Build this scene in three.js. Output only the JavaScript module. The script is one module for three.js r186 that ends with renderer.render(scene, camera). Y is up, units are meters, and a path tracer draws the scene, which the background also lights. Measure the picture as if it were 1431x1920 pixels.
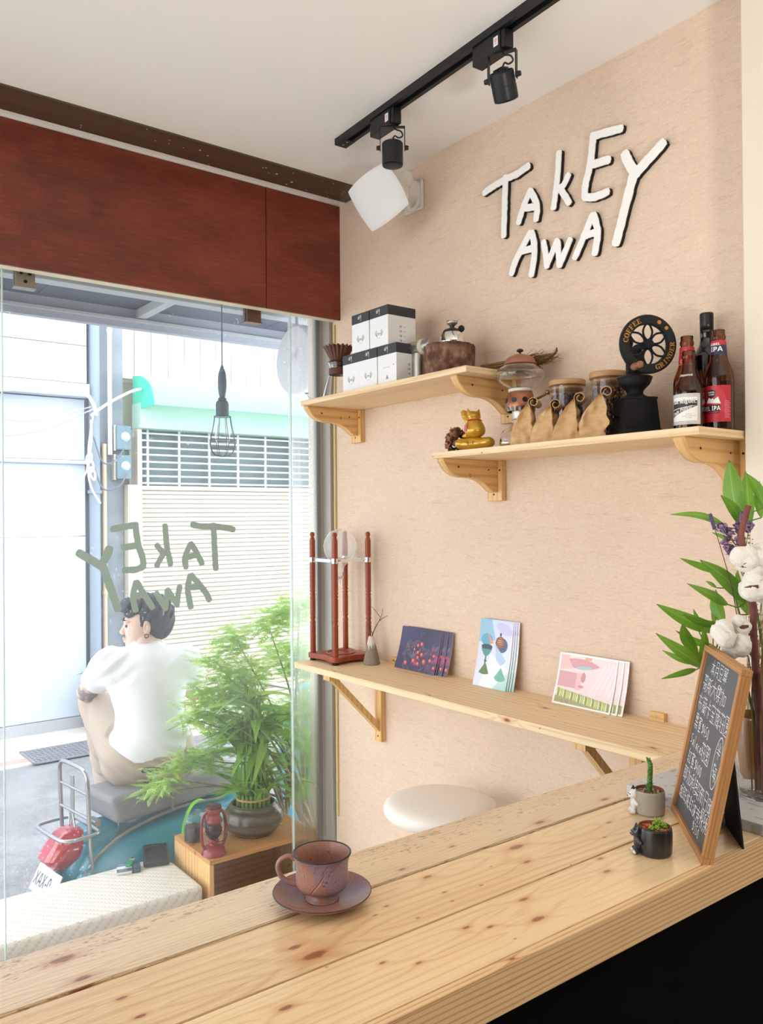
import * as THREE from 'three';
import { RoundedBoxGeometry } from 'three/addons/geometries/RoundedBoxGeometry.js';
import { mergeGeometries, mergeVertices, toCreasedNormals } from 'three/addons/utils/BufferGeometryUtils.js';
import { MarchingCubes } from 'three/addons/objects/MarchingCubes.js';
import { RectAreaLightUniformsLib } from 'three/addons/lights/RectAreaLightUniformsLib.js';

// ---------------------------------------------------------------- camera, sky, lights, exposure
const scene = new THREE.Scene();
const D2R = Math.PI / 180;
const camera = new THREE.PerspectiveCamera(2 * Math.atan(960 / 1551.5) / D2R, 1431 / 1920, 0.05, 60);
camera.position.set(-1.88, 1.5, 2.712);
{
  const yaw = 37.4185 * D2R, pitch = 0.309 * D2R, roll = -0.469 * D2R;
  const f = new THREE.Vector3(Math.sin(yaw) * Math.cos(pitch), Math.sin(pitch), -Math.cos(yaw) * Math.cos(pitch));
  const r0 = new THREE.Vector3(Math.cos(yaw), 0, Math.sin(yaw)), u0 = new THREE.Vector3().crossVectors(r0, f);
  camera.up.copy(r0.clone().multiplyScalar(-Math.sin(roll)).addScaledVector(u0, Math.cos(roll)));
  camera.lookAt(camera.position.clone().add(f));
}
const renderer = new THREE.WebGLRenderer({ antialias: true });
renderer.toneMapping = THREE.LinearToneMapping;
renderer.toneMappingExposure = 1.5;
renderer.shadowMap.enabled = true;
RectAreaLightUniformsLib.init();
scene.background = new THREE.Color(0.9, 0.95, 1.0);
scene.backgroundIntensity = 3.2;

// ---------------------------------------------------------------- helpers
const V = (x, y, z) => new THREE.Vector3(x, y, z);
function rng(seed) { let s = seed | 0; return () => { s = (s + 0x6d2b79f5) | 0; let t = Math.imul(s ^ (s >>> 15), 1 | s); t = (t + Math.imul(t ^ (t >>> 7), 61 | t)) ^ t; return ((t ^ (t >>> 14)) >>> 0) / 4294967296; }; }
const hash = (x, y, s) => { let h = Math.imul(x, 374761393) ^ Math.imul(y, 668265263) ^ Math.imul(s, 1274126177); h = Math.imul(h ^ (h >>> 13), 1274126177); return ((h ^ (h >>> 16)) >>> 0) / 4294967296; };
// value noise; px, py = period in cells so that textures tile
function noise(x, y, s = 0, px = 0, py = 0) {
  const xi = Math.floor(x), yi = Math.floor(y), a = x - xi, b = y - yi, u = a * a * (3 - 2 * a), v = b * b * (3 - 2 * b);
  let x0 = xi, x1 = xi + 1, y0 = yi, y1 = yi + 1;
  if (px) { x0 %= px; x1 %= px; y0 %= py; y1 %= py; }
  const k = Math.imul(s, 1274126177), p0 = Math.imul(x0, 374761393) ^ k, p1 = Math.imul(x1, 374761393) ^ k, q0 = Math.imul(y0, 668265263), q1 = Math.imul(y1, 668265263);
  return ((hmix(p0 ^ q0) * (1 - u) + hmix(p1 ^ q0) * u) * (1 - v) + (hmix(p0 ^ q1) * (1 - u) + hmix(p1 ^ q1) * u) * v);
}
function hmix(h) { h = Math.imul(h ^ (h >>> 13), 1274126177); return ((h ^ (h >>> 16)) >>> 0) / 4294967296; }
function fbm(x, y, s, o = 4, px = 0, py = 0) { let a = 0.5, t = 0, n = 0; for (let i = 0; i < o; i++) { t += a * noise(x, y, s + i * 17, px, py); n += a; a /= 2; x *= 2; y *= 2; px *= 2; py *= 2; } return t / n; }
const clamp = (x, a = 0, b = 1) => Math.min(b, Math.max(a, x));
const sstep = (a, b, x) => { const t = clamp((x - a) / (b - a)); return t * t * (3 - 2 * t); };
const mix = (a, b, t) => a + (b - a) * t;
const mix3 = (a, b, t) => [mix(a[0], b[0], t), mix(a[1], b[1], t), mix(a[2], b[2], t)];
const hex3 = (h) => [(h >> 16) & 255, (h >> 8) & 255, h & 255];
function finish(t, srgb, wrap) { t.wrapS = t.wrapT = wrap === 'mirror' ? THREE.MirroredRepeatWrapping : wrap ? THREE.RepeatWrapping : THREE.ClampToEdgeWrapping; t.magFilter = THREE.LinearFilter; t.minFilter = THREE.LinearMipmapLinearFilter; t.generateMipmaps = true; if (srgb) t.colorSpace = THREE.SRGBColorSpace; t.needsUpdate = true; return t; }
// fn(u, v) -> [r, g, b] 0..255 or one number 0..1; v = 0 is the bottom row
function tex(w, h, fn, { srgb = true, wrap = true } = {}) {
  const d = new Uint8Array(w * h * 4);
  for (let y = 0, i = 0; y < h; y++) for (let x = 0; x < w; x++, i += 4) {
    const c = fn((x + 0.5) / w, (y + 0.5) / h);
    if (typeof c === 'number') d[i] = d[i + 1] = d[i + 2] = clamp(c) * 255; else { d[i] = clamp(c[0], 0, 255); d[i + 1] = clamp(c[1], 0, 255); d[i + 2] = clamp(c[2], 0, 255); }
    d[i + 3] = 255;
  }
  return finish(new THREE.DataTexture(d, w, h, THREE.RGBAFormat), srgb, wrap);
}
function canvasTex(w, h, draw, { srgb = true, wrap = false } = {}) { const c = document.createElement('canvas'); c.width = w; c.height = h; draw(c.getContext('2d'), w, h); return finish(new THREE.CanvasTexture(c), srgb, wrap); }
const scaled = (t, su, sv, ou = 0, ov = 0) => { const c = t.clone(); c.repeat.set(su, sv); c.offset.set(ou, ov); c.needsUpdate = true; return c; };
const std = (o) => { const m = new THREE.MeshStandardMaterial({ roughness: 0.6, ...o }); return m; };
const phys = (o) => new THREE.MeshPhysicalMaterial({ roughness: 0.5, ...o });

// ---- geometry
const at = (g, x, y, z) => g.translate(x, y, z);
const box = (w, h, d, x = 0, y = 0, z = 0, r = 0) => (r ? new RoundedBoxGeometry(w, h, d, 2, Math.min(r, w / 2.01, h / 2.01, d / 2.01)) : new THREE.BoxGeometry(w, h, d)).translate(x, y, z);
const bb = (x0, x1, y0, y1, z0, z1, r = 0) => box(x1 - x0, y1 - y0, z1 - z0, (x0 + x1) / 2, (y0 + y1) / 2, (z0 + z1) / 2, r);
const cyl = (r0, r1, h, x = 0, y = 0, z = 0, n = 32) => new THREE.CylinderGeometry(r1, r0, h, n).translate(x, y, z); // r0 bottom, r1 top
const sph = (r, x = 0, y = 0, z = 0, n = 24) => new THREE.SphereGeometry(r, n, Math.round(n * 0.7)).translate(x, y, z);
const lathe = (pts, n = 48) => new THREE.LatheGeometry(pts.map((p) => new THREE.Vector2(p[0], p[1])), n);
const slathe = (pts, n = 48, k = 40) => lathe(new THREE.SplineCurve(pts.map((p) => new THREE.Vector2(p[0], p[1]))).getPoints(k).map((p) => [Math.max(0, p.x), p.y]), n);
const curve = (pts, closed = false, t = 0.5) => new THREE.CatmullRomCurve3(pts.map((p) => (p.isVector3 ? p : V(...p))), closed, 'catmullrom', t);
const tube = (pts, r, n = 24, k = 8, closed = false) => new THREE.TubeGeometry(curve(pts, closed), n, r, k, closed);
function rod(a, b, r, k = 10, r1 = r) { // straight rod from a to b
  a = a.isVector3 ? a : V(...a); b = b.isVector3 ? b : V(...b);
  const d = b.clone().sub(a), g = new THREE.CylinderGeometry(r1, r, d.length(), k).translate(0, d.length() / 2, 0);
  return g.applyQuaternion(new THREE.Quaternion().setFromUnitVectors(V(0, 1, 0), d.normalize())).translate(a.x, a.y, a.z);
}
// tapered tube along points with own radii
function taper(pts, radii, n = 24, k = 8) {
  const c = curve(pts), fr = c.computeFrenetFrames(n, false), pos = [], idx = [], nor = [], uv = [];
  for (let i = 0; i <= n; i++) {
    const t = i / n, p = c.getPointAt(t), f = t * (radii.length - 1), j = Math.min(radii.length - 2, Math.floor(f)), r = mix(radii[j], radii[j + 1], f - j);
    for (let q = 0; q <= k; q++) { const a = (q / k) * Math.PI * 2, d = fr.normals[i].clone().multiplyScalar(Math.cos(a)).addScaledVector(fr.binormals[i], Math.sin(a)); pos.push(p.x + d.x * r, p.y + d.y * r, p.z + d.z * r); nor.push(d.x, d.y, d.z); uv.push(q / k, t); }
  }
  for (let i = 0; i < n; i++) for (let q = 0; q < k; q++) { const a = i * (k + 1) + q, b = a + k + 1; idx.push(a, a + 1, b, b, a + 1, b + 1); }
  const g = new THREE.BufferGeometry(); g.setAttribute('position', new THREE.Float32BufferAttribute(pos, 3)); g.setAttribute('normal', new THREE.Float32BufferAttribute(nor, 3)); g.setAttribute('uv', new THREE.Float32BufferAttribute(uv, 2)); g.setIndex(idx); return g;
}
function shape(pts, holes = []) { const s = new THREE.Shape(pts.map((p) => new THREE.Vector2(p[0], p[1]))); for (const h of holes) s.holes.push(new THREE.Path(h.map((p) => new THREE.Vector2(p[0], p[1])))); return s; }
const extr = (s, depth, bevel = 0, seg = 12) => new THREE.ExtrudeGeometry(s, { depth: depth - 2 * bevel, bevelEnabled: bevel > 0, bevelThickness: bevel, bevelSize: bevel, bevelOffset: -bevel, bevelSegments: 2, curveSegments: seg }).translate(0, 0, bevel);
function merge(list) {
  const gs = list.map((g) => { const q = g.index ? g.toNonIndexed() : g; for (const k of Object.keys(q.attributes)) if (!['position', 'normal', 'uv'].includes(k)) q.deleteAttribute(k); if (!q.attributes.uv) q.setAttribute('uv', new THREE.Float32BufferAttribute(new Float32Array(q.attributes.position.count * 2), 2)); return q; });
  return mergeGeometries(gs);
}
// uv in metres by box projection, the grain along the given axis
function uvBox(g, grain = 'x', ou = 0, ov = 0) {
  g = g.index ? g.toNonIndexed() : g; if (!g.attributes.normal) g.computeVertexNormals();
  const p = g.attributes.position, n = g.attributes.normal, uv = new Float32Array(p.count * 2), A = ['x', 'y', 'z'], gi = A.indexOf(grain);
  for (let i = 0; i < p.count; i++) {
    const N = [Math.abs(n.getX(i)), Math.abs(n.getY(i)), Math.abs(n.getZ(i))], P = [p.getX(i), p.getY(i), p.getZ(i)], m = N.indexOf(Math.max(...N));
    const rest = [0, 1, 2].filter((k) => k !== m), u = rest.includes(gi) ? gi : rest[0], v = rest.find((k) => k !== u);
    uv[i * 2] = P[u] + ou; uv[i * 2 + 1] = P[v] + ov + (m === gi ? 0.37 : m * 0.113);
  }
  g.setAttribute('uv', new THREE.BufferAttribute(uv, 2)); return g;
}
// surface z = f(u, v) as grid
function gridGeo(nu, nv, f) {
  const pos = [], uv = [], idx = [];
  for (let j = 0; j <= nv; j++) for (let i = 0; i <= nu; i++) { const p = f(i / nu, j / nv); pos.push(p[0], p[1], p[2]); uv.push(i / nu, j / nv); }
  for (let j = 0; j < nv; j++) for (let i = 0; i < nu; i++) { const a = j * (nu + 1) + i, b = a + nu + 1; idx.push(a, a + 1, b, b, a + 1, b + 1); }
  const g = new THREE.BufferGeometry(); g.setAttribute('position', new THREE.Float32BufferAttribute(pos, 3)); g.setAttribute('uv', new THREE.Float32BufferAttribute(uv, 2)); g.setIndex(idx); g.computeVertexNormals(); return g;
}
// move every vertex: fn(v) edits the vector
function warp(g, fn) { const p = g.attributes.position, v = V(0, 0, 0); for (let i = 0; i < p.count; i++) { v.fromBufferAttribute(p, i); fn(v, i); p.setXYZ(i, v.x, v.y, v.z); } g.computeVertexNormals(); return g; }
// a tapering leaf blade along local +x, arched, with a folded midrib; thin but solid on both sides
function blade(len, wid, arch = 0.2, fold = 0.25, n = 8, twist = 0) {
  return gridGeo(n, 4, (u, v) => {
    const w = wid * Math.pow(Math.sin(Math.PI * Math.min(1, 0.06 + u * 0.94)), 0.8) * (1 - 0.35 * u), s = (v - 0.5) * 2, a = twist * u;
    const y = s * w * 0.5, z = Math.abs(s) * w * fold;
    return [len * (u - arch * 0.25 * u * u), -arch * len * u * u + z * Math.cos(a) + y * Math.sin(a), y * Math.cos(a) - z * Math.sin(a)];
  });
}

// ---- scene objects
const used = {};
function numbered(n) { const k = used[n] = (used[n] ?? -1) + 1; return k ? `${n}_${String(k).padStart(3, '0')}` : n; }
const shadow = (m) => { m.castShadow = m.receiveShadow = true; return m; };
function tag(o, label, category, group, kind) { if (label) o.userData.label = label; if (category) o.userData.category = category; if (group) o.userData.group = group; if (kind) o.userData.kind = kind; return o; }
function thing(name, label, category, [x, y, z] = [0, 0, 0], turn = 0, group) { const o = new THREE.Group(); o.name = numbered(name); o.position.set(x, y, z); o.rotation.y = turn; scene.add(o); return tag(o, label, category, group); }
function part(name, geo, mat, parent, label) { const m = shadow(new THREE.Mesh(Array.isArray(geo) ? merge(geo) : geo, mat)); m.name = name; parent.add(m); if (label) m.userData.label = label; return m; }
function solo(name, geo, mat, label, category, [x, y, z] = [0, 0, 0], turn = 0, group) { const m = shadow(new THREE.Mesh(Array.isArray(geo) ? merge(geo) : geo, mat)); m.name = numbered(name); m.position.set(x, y, z); m.rotation.y = turn; scene.add(m); return tag(m, label, category, group); }
function struct(name, geo, mat) { const m = shadow(new THREE.Mesh(Array.isArray(geo) ? merge(geo) : geo, mat)); m.name = name; m.userData.kind = 'structure'; scene.add(m); return m; }
function structGroup(name) { const o = new THREE.Group(); o.name = name; o.userData.kind = 'structure'; scene.add(o); return o; }
function copy(o, [x, y, z], turn, label, group) { const c = o.clone(); c.name = numbered(o.name.replace(/_\d{3}$/, '')); c.userData = { ...o.userData }; c.position.set(x, y, z); c.rotation.y = turn; scene.add(c); return tag(c, label, null, group); }
const spin = (o, x, y, z) => { o.rotation.set(x, y, z); return o; };

// ---------------------------------------------------------------- materials
// pine boards: colour over a board of L x W metres, grain along u; knots = [u metres, v metres, size]
function woodMap(w, h, L, W, seed, { light, dark, knotCol = [120, 62, 30], rings = 55, wob = 0.05, knots = [], contrast = 0.75, dots = 0, pits = 0 }) {
  const R = rng(seed), dd = []; for (let i = 0; i < dots; i++) dd.push([R() * L, R() * W, 0.1 + 0.12 * R()]);
  return tex(w, h, (u, v) => {
    const x = u * L, y = v * W;
    let s = y * rings + 2.6 * fbm(x * 1.1, y * 9, seed, 3) + wob * 20 * fbm(x * 0.6 + 7, y * 3, seed + 5, 2), core = 0, halo = 0;
    for (const k of knots) {
      const dx = (x - k[0]) / (0.015 * k[2]), dy = (y - k[1]) / (0.0062 * k[2]), q = dx * dx + dy * dy;
      if (q > 80) continue;
      s += 1.3 * Math.sign(dy) * Math.exp(-q * 0.1) * k[2]; core = Math.max(core, 1 - sstep(0.15, 0.55, q * (0.8 + 0.5 * noise(x * 300, y * 500, seed)))); halo = Math.max(halo, Math.exp(-q * 0.8));
    }
    if (pits && y < pits) { const n = noise(x * 90, y * 420, seed + 21) * 0.65 + 0.35 * noise(x * 260, y * 700, seed + 22); core = Math.max(core, 0.6 * sstep(0.66, 0.76, n) * sstep(0.35, 0.55, fbm(x * 3, y * 20, seed + 23, 2)) * sstep(pits, pits * 0.85, y)); }
    for (const k of dd) { const q = ((x - k[0]) ** 2 * 0.3 + (y - k[1]) ** 2) / (0.0016 * k[2] * 6) ** 2; if (q < 4) core = Math.max(core, 0.75 * (1 - sstep(0.4, 2, q))); }
    const ring = Math.pow(0.5 + 0.5 * Math.sin(s * 6.283), 3), fine = fbm(x * 14, y * 620, seed + 3, 3) - 0.5, broad = fbm(x * 1.3, y * 14, seed + 9, 3) - 0.5;
    let c = mix3(light, dark, clamp(contrast * ring * 0.75 + fine * 0.5 + broad * 0.7));
    c = mix3(c, [knotCol[0] * 1.45, knotCol[1] * 1.5, knotCol[2] * 1.5], halo * 0.55); c = mix3(c, knotCol, core * 0.7);
    return c;
  }, { wrap: 'mirror' });
}
function woodBump(w, h, L, W, seed, rings = 55, rough = 0.5) {
  return tex(w, h, (u, v) => { const x = u * L, y = v * W; return clamp(0.5 + rough * (fbm(x * 30, y * 700, seed, 3) - 0.5) * (0.3 + 1.4 * fbm(x * 1.5, y * 16, seed + 4, 2)) + 0.12 * Math.sin((y * rings + 2.6 * fbm(x * 1.1, y * 9, seed, 3)) * 6.283)); }, { srgb: false });
}
const PINE = { light: [236, 204, 160], dark: [203, 158, 108] };
const pineA = woodMap(1024, 256, 1.2, 0.3, 11, { ...PINE, light: [240, 212, 170], dark: [214, 172, 122], rings: 42, knots: [[0.2, 0.09, 0.9], [0.62, 0.2, 1.1], [0.95, 0.06, 0.7], [0.45, 0.24, 0.5]], dots: 10 });
const pineB = woodMap(1024, 256, 0.8, 0.2, 23, { light: [232, 190, 128], dark: [198, 146, 86], rings: 50, wob: 0.12, knots: [[0.16, 0.04, 0.7], [0.55, 0.13, 0.6]], dots: 6 });
const M = {
  pine: std({ map: scaled(pineA, 1 / 1.2, 1 / 0.3), roughness: 0.55 }),
  pineArm: std({ map: scaled(pineB, 1 / 0.8, 1 / 0.2), roughness: 0.5 }),
  white: std({ color: 0xe9e6e0, roughness: 0.7 }),
  black: std({ color: 0x141414, roughness: 0.5 }),
  blackMetal: std({ color: 0x1b1b1d, roughness: 0.42, metalness: 0.2 }),
  steel: std({ color: 0xc9c8c4, roughness: 0.28, metalness: 1 }),
  steelSatin: std({ color: 0xb9b5ac, roughness: 0.42, metalness: 1 }),
  chrome: std({ color: 0xe6e6e6, roughness: 0.08, metalness: 1 }),
  screw: std({ color: 0x2a2622, roughness: 0.5, metalness: 0.6 }),
  glass: phys({ color: 0xffffff, roughness: 0.02, transmission: 1, thickness: 0, ior: 1.5 }),
  solidGlass: phys({ color: 0xffffff, roughness: 0.02, transmission: 1, thickness: 0.003, ior: 1.45 }),
  paper: std({ color: 0xf3f2ef, roughness: 0.7 }),
  copper: std({ color: 0xa86f52, roughness: 0.35, metalness: 0.75 }),
};

// ---------------------------------------------------------------- the room
const CEIL = 2.745;
{
  // grasscloth wallpaper: horizontal slubs over a fine weave
  const N = 1024, S = 0.9;
  const f = (u, v) => {
    const x = u * S, y = v * S;
    const weave = 0.5 + 0.25 * (noise(u * 300, v * 520, 1, 300, 520) - 0.5) + 0.25 * (noise(u * 90, v * 520, 2, 90, 520) - 0.5);
    const slub = sstep(0.6, 0.95, noise(u * 36, v * 500, 3, 36, 500)) * sstep(0.35, 0.8, noise(u * 16, v * 90, 4, 16, 90));
    return [weave, slub, fbm(u * 5, v * 5, 6, 3, 5, 5), x + y];
  };
  const map = tex(N, N, (u, v) => { const [w, s, b] = f(u, v); let c = mix3([215, 188, 163], [239, 215, 191], clamp(w * 1.5 - 0.25)); c = mix3(c, [186, 150, 122], s * 0.22); const k = 0.985 + 0.03 * b; return [c[0] * k, c[1] * k, c[2] * k]; });
  const bump = tex(N, N, (u, v) => { const [w, s] = f(u, v); return 0.5 + (w - 0.5) * 0.9 + s * 0.35; }, { srgb: false });
  M.wallpaper = std({ map: scaled(map, 1 / S, 1 / S), bumpMap: scaled(bump, 1 / S, 1 / S), bumpScale: 0.0012, roughness: 0.85 });
  M.plaster = std({ color: 0xf3eee9, roughness: 0.85, bumpMap: scaled(tex(256, 256, (u, v) => fbm(u * 24, v * 24, 9, 3, 24, 24), { srgb: false }), 1 / 0.5, 1 / 0.5), bumpScale: 0.0006 });
  M.whiteWall = std({ color: 0xe6dac8, roughness: 0.75 });
  struct('wall_right', [uvBox(bb(0, 0.2, -0.42, 2.95, -0.25, 1.72), 'z'), uvBox(bb(-0.079, 0.2, -0.42, 2.95, 1.72, 4.6, 0.004), 'z')], M.whiteWall);
  const wr = scene.children.at(-1);
  part('wallpaper', uvBox(bb(-0.003, 0.001, 0, CEIL, -0.055, 1.72), 'z'), M.wallpaper, wr, 'peach grasscloth wallpaper');
  struct('ceiling', uvBox(bb(-4.2, 0.2, CEIL, CEIL + 0.2, -0.25, 4.6), 'x'), M.plaster);
  struct('floor', uvBox(bb(-4.2, 0.2, -0.2, 0, -0.13, 4.6), 'x'), std({ color: 0xd9d3c8, roughness: 0.5 }));
  struct('wall_left', [bb(-4.2, -4.0, -0.42, 0.1, -0.25, 4.6), bb(-4.2, -4.0, 2.6, 2.95, -0.25, 4.6), bb(-4.2, -4.0, 0.1, 2.6, -0.25, 0.05), bb(-4.2, -4.0, 0.1, 2.6, 2.75, 4.6)], M.whiteWall);
  const w2 = structGroup('added_window_2'), fm = std({ color: 0xb4afa6, roughness: 0.45, metalness: 0.3 });  // added opening, out of view, that lets more daylight into the room
  part('pane', new THREE.PlaneGeometry(2.7, 2.5).rotateY(Math.PI / 2).translate(-4.1, 1.35, 1.4), M.glass, w2);
  for (const z of [0.07, 1.4, 2.73]) part('mullion', bb(-4.13, -4.07, 0.1, 2.6, z - 0.02, z + 0.02), fm, w2);
  for (const y of [0.12, 2.58]) part('rail', bb(-4.13, -4.07, y - 0.02, y + 0.02, 0.05, 2.75), fm, w2);
  struct('wall_back', uvBox(bb(-4.2, 0.2, -0.42, 2.95, 4.6, 4.8), 'x'), std({ color: 0x54483e, roughness: 0.8 }));
  struct('wall_front', [bb(-4.2, 0, 2.3, 2.95, -0.058, -0.0122), bb(-4.2, 0, 2.46, 2.95, -0.25, -0.058), bb(-4.2, -3.3, -0.42, 2.3, -0.25, 0), bb(-3.3, 0, -0.42, 0, -0.14, 0)], M.whiteWall);
  // dark trim board on the ceiling along the window wall
  const brown = tex(1024, 128, (u, v) => { const x = u * 4, y = v * 0.15; let c = mix3([78, 60, 46], [98, 80, 62], fbm(x * 2, y * 40, 3, 4)); const sc = sstep(0.8, 0.86, noise(x * 9, y * 260, 8)) * sstep(0.6, 0.8, noise(x * 1.4, y * 14, 7)); return mix3(c, [170, 138, 96], sc * 0.6); });
  const tr = struct('trim_1', uvBox(bb(-4, 0, CEIL - 0.006, CEIL, 0.042, 0.19), 'x', 0, -0.042), std({ map: scaled(brown, 1 / 4, 1 / 0.15), roughness: 0.45 }));
  const R = rng(4); const chips = [];
  for (let i = 0; i < 26; i++) { const x = -1.05 + R() * 1.0, z = 0.05 + R() * 0.13, s = 0.0012 + 0.0022 * R() ** 3; chips.push(cyl(s, s, 0.0006, 0, 0, 0, 7).scale(1 + R(), 1, 1).translate(x, CEIL - 0.0062, z)); }
  tag(part('paint_chips', chips, M.paper, tr, 'white flecks of paint'), null, null, null, 'stuff');
  // stained plywood header in two boards
  const stain = (seed) => tex(1024, 512, (u, v) => {
    const x = u * 1.3, y = v * 0.46, g = fbm(x * 26, y * 260, seed, 4), b = fbm(x * 3.4, y * 4.5, seed + 3, 4), s = fbm(x * 4 + 2 * y, y * 9, seed + 8, 4);
    let c = mix3([104, 43, 27], [154, 72, 48], clamp(0.35 + (g - 0.5) * 0.7 + (s - 0.45) * 1.1)); c = mix3(c, [66, 28, 21], sstep(0.5, 0.72, b) * 0.8);
    return mix3(c, [150, 82, 52], sstep(0.74, 0.8, noise(x * 40, y * 900, seed + 1)) * 0.2);
  }, { wrap: 'mirror' });
  const hd = structGroup('trim_2');
  for (const [x0, x1, s] of [[-4, -1.62, 5], [-1.617, -0.339, 31], [-0.337, 0, 47]]) part('board', uvBox(bb(x0 + 0.0006, x1 - 0.0006, 2.283, 2.737, -0.012, 0, 0.0015), 'x', -x0, -2.283), std({ map: scaled(stain(s), 1 / 1.3, 1 / 0.46), roughness: 0.42 }), hd);
  part('edge_strip', uvBox(bb(-4, -0.001, 2.2845, 2.2925, -0.056, -0.013), 'x'), std({ color: 0xe8dcc0, roughness: 0.6 }), hd, 'cream edge strip');
  part('gap_strip', bb(-4, 0, 2.738, CEIL, -0.012, -0.002), M.plaster, hd);
}
// ---- window: jamb, frameless glass leaves with patch fittings, dusty panes, the narrow one roughened further to imitate glare
{
  const w = structGroup('window_1');
  const alu = std({ color: 0xb4afa6, roughness: 0.45, metalness: 0.35 }), alu2 = std({ color: 0x8d8a86, roughness: 0.5, metalness: 0.3 });
  part('jamb', [bb(-0.045, -0.002, 0, 2.46, -0.145, -0.128, 0.002), bb(-0.018, -0.002, 0, 2.3, -0.13, -0.06, 0.002), bb(-0.03, -0.018, 0, 2.46, -0.13, -0.112)], alu, w, 'grey aluminium jamb');
  part('jamb_groove', bb(-0.048, -0.03, 0, 2.46, -0.128, -0.112), alu2, w);
  part('sill', bb(-3.3, -0.002, 0.0, 0.05, -0.16, -0.06, 0.004), alu, w);
  const streak = (seed, base, amp) => tex(512, 1024, (u, v) => {
    const a = fbm(u * 3, v * 3.2, seed, 5), b = fbm(u * 26, v * 3, seed + 3, 3), sp = sstep(0.86, 0.9, noise(u * 150, v * 300, seed + 6)) * sstep(0.5, 0.7, fbm(u * 5, v * 8, seed + 2, 3));
    return clamp(base + amp * (sstep(0.3, 0.75, a) - 0.4) + amp * 0.25 * (b - 0.5) + 0.35 * sp);
  }, { srgb: false, wrap: false });
  const pane = (x0, x1, z, seed, base, amp) => {
    const gg = new THREE.PlaneGeometry(x1 - x0, 2.4).translate((x0 + x1) / 2, 1.25, z);
    part('pane', gg, phys({ color: 0xffffff, transmission: 1, thickness: 0, ior: 1.45, roughness: 1, roughnessMap: streak(seed, base, amp), specularIntensity: 0.6 }), w);
  };
  pane(-1.237, -0.18, -0.1, 3, 0.3, 0.16);
  pane(-0.176, -0.03, -0.12, 9, 0.6, 0.2);  // extra roughness here puts the white glare into the pane
  pane(-2.29, -1.243, -0.1, 14, 0.3, 0.16);
  pane(-3.3, -2.296, -0.1, 15, 0.3, 0.16);
  const edge = phys({ color: 0xe4f2ee, roughness: 0.25, transmission: 0.4, thickness: 0 });
  for (const x of [-0.178, -1.2395, -2.2925]) part('glass_edge', bb(x - 0.0018, x + 0.0018, 0.05, 2.45, -0.106, -0.094), edge, w, 'polished glass edge');
  for (const [x, m] of [[-1.172, 0], [-0.345, 1]]) {
    const p = part('patch_fitting', [bb(x - 0.03, x + 0.03, 2.247, 2.303, -0.096, -0.083, 0.002), bb(x - 0.03, x + 0.03, 2.247, 2.303, -0.119, -0.105, 0.002), bb(x - 0.034, x + 0.034, 2.2435, 2.2475, -0.12, -0.081)], std({ color: m ? 0x7a6253 : 0x8f8779, roughness: 0.4, metalness: 0.8 }), w, 'metal glass clamp');
    if (!m) for (const [dx, dy] of [[-0.013, 0.013], [0.013, 0.012], [0, -0.014]]) part('screw', cyl(0.0055, 0.0055, 0.003, 0, 0, 0, 14).rotateX(Math.PI / 2).translate(x + dx, 2.277 + dy, -0.082), M.screw, p);
    part('bolt', cyl(0.006, 0.006, 0.02, x, 2.31, -0.1, 10), M.screw, p);
  }
}
// thin grey pipe in the corner beside the window
solo('cable_pipe', tube([[-0.008, 0.3, -0.04], [-0.008, 1.2, -0.04], [-0.008, 2.27, -0.04]], 0.0055, 4, 8), std({ color: 0xd9c48e, roughness: 0.6 }), 'thin cream pipe running up the corner beside the window frame', 'pipe');

// ---------------------------------------------------------------- cut-out letters: strokes in millimetres on the wall, [along the wall, height]
const LETTERS = {
  T: [22, [[831, 2527], [873, 2535], [926, 2540], [973, 2540], [1015, 2548]], [[922, 2545], [918, 2460], [913, 2369]]],
  A: [21, [[976, 2392], [995, 2430], [1022, 2471]], [[1026, 2469], [1050, 2420], [1046, 2381]], [[1001, 2427], [1044, 2417]]],
  k: [20, [[1135, 2545], [1128, 2473], [1113, 2395]], [[1168, 2469], [1148, 2446], [1125, 2439]], [[1137, 2444], [1170, 2392]]],
  E: [22, [[1255, 2549], [1296, 2544], [1347, 2536]], [[1257, 2551], [1247, 2480], [1229, 2423], [1226, 2392]], [[1257, 2471], [1306, 2466]], [[1228, 2389], [1260, 2379], [1301, 2380]]],
  Y: [27, [[1361, 2461], [1378, 2424], [1397, 2398]], [[1474, 2449], [1438, 2427], [1390, 2398]], [[1387, 2399], [1361, 2325], [1330, 2235]]],
  A2: [22, [[944, 2244], [966, 2282], [1021, 2345]], [[1029, 2343], [1039, 2288], [1026, 2221]], [[983, 2300], [1039, 2297]]],
  W: [20, [[1074, 2303], [1082, 2265], [1086, 2231]], [[1086, 2234], [1125, 2293]], [[1127, 2289], [1134, 2222]], [[1134, 2222], [1172, 2283]]],
  A3: [21, [[1190, 2231], [1216, 2271], [1252, 2330]], [[1256, 2329], [1269, 2279], [1259, 2225]], [[1220, 2281], [1264, 2281]]],
};
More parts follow.
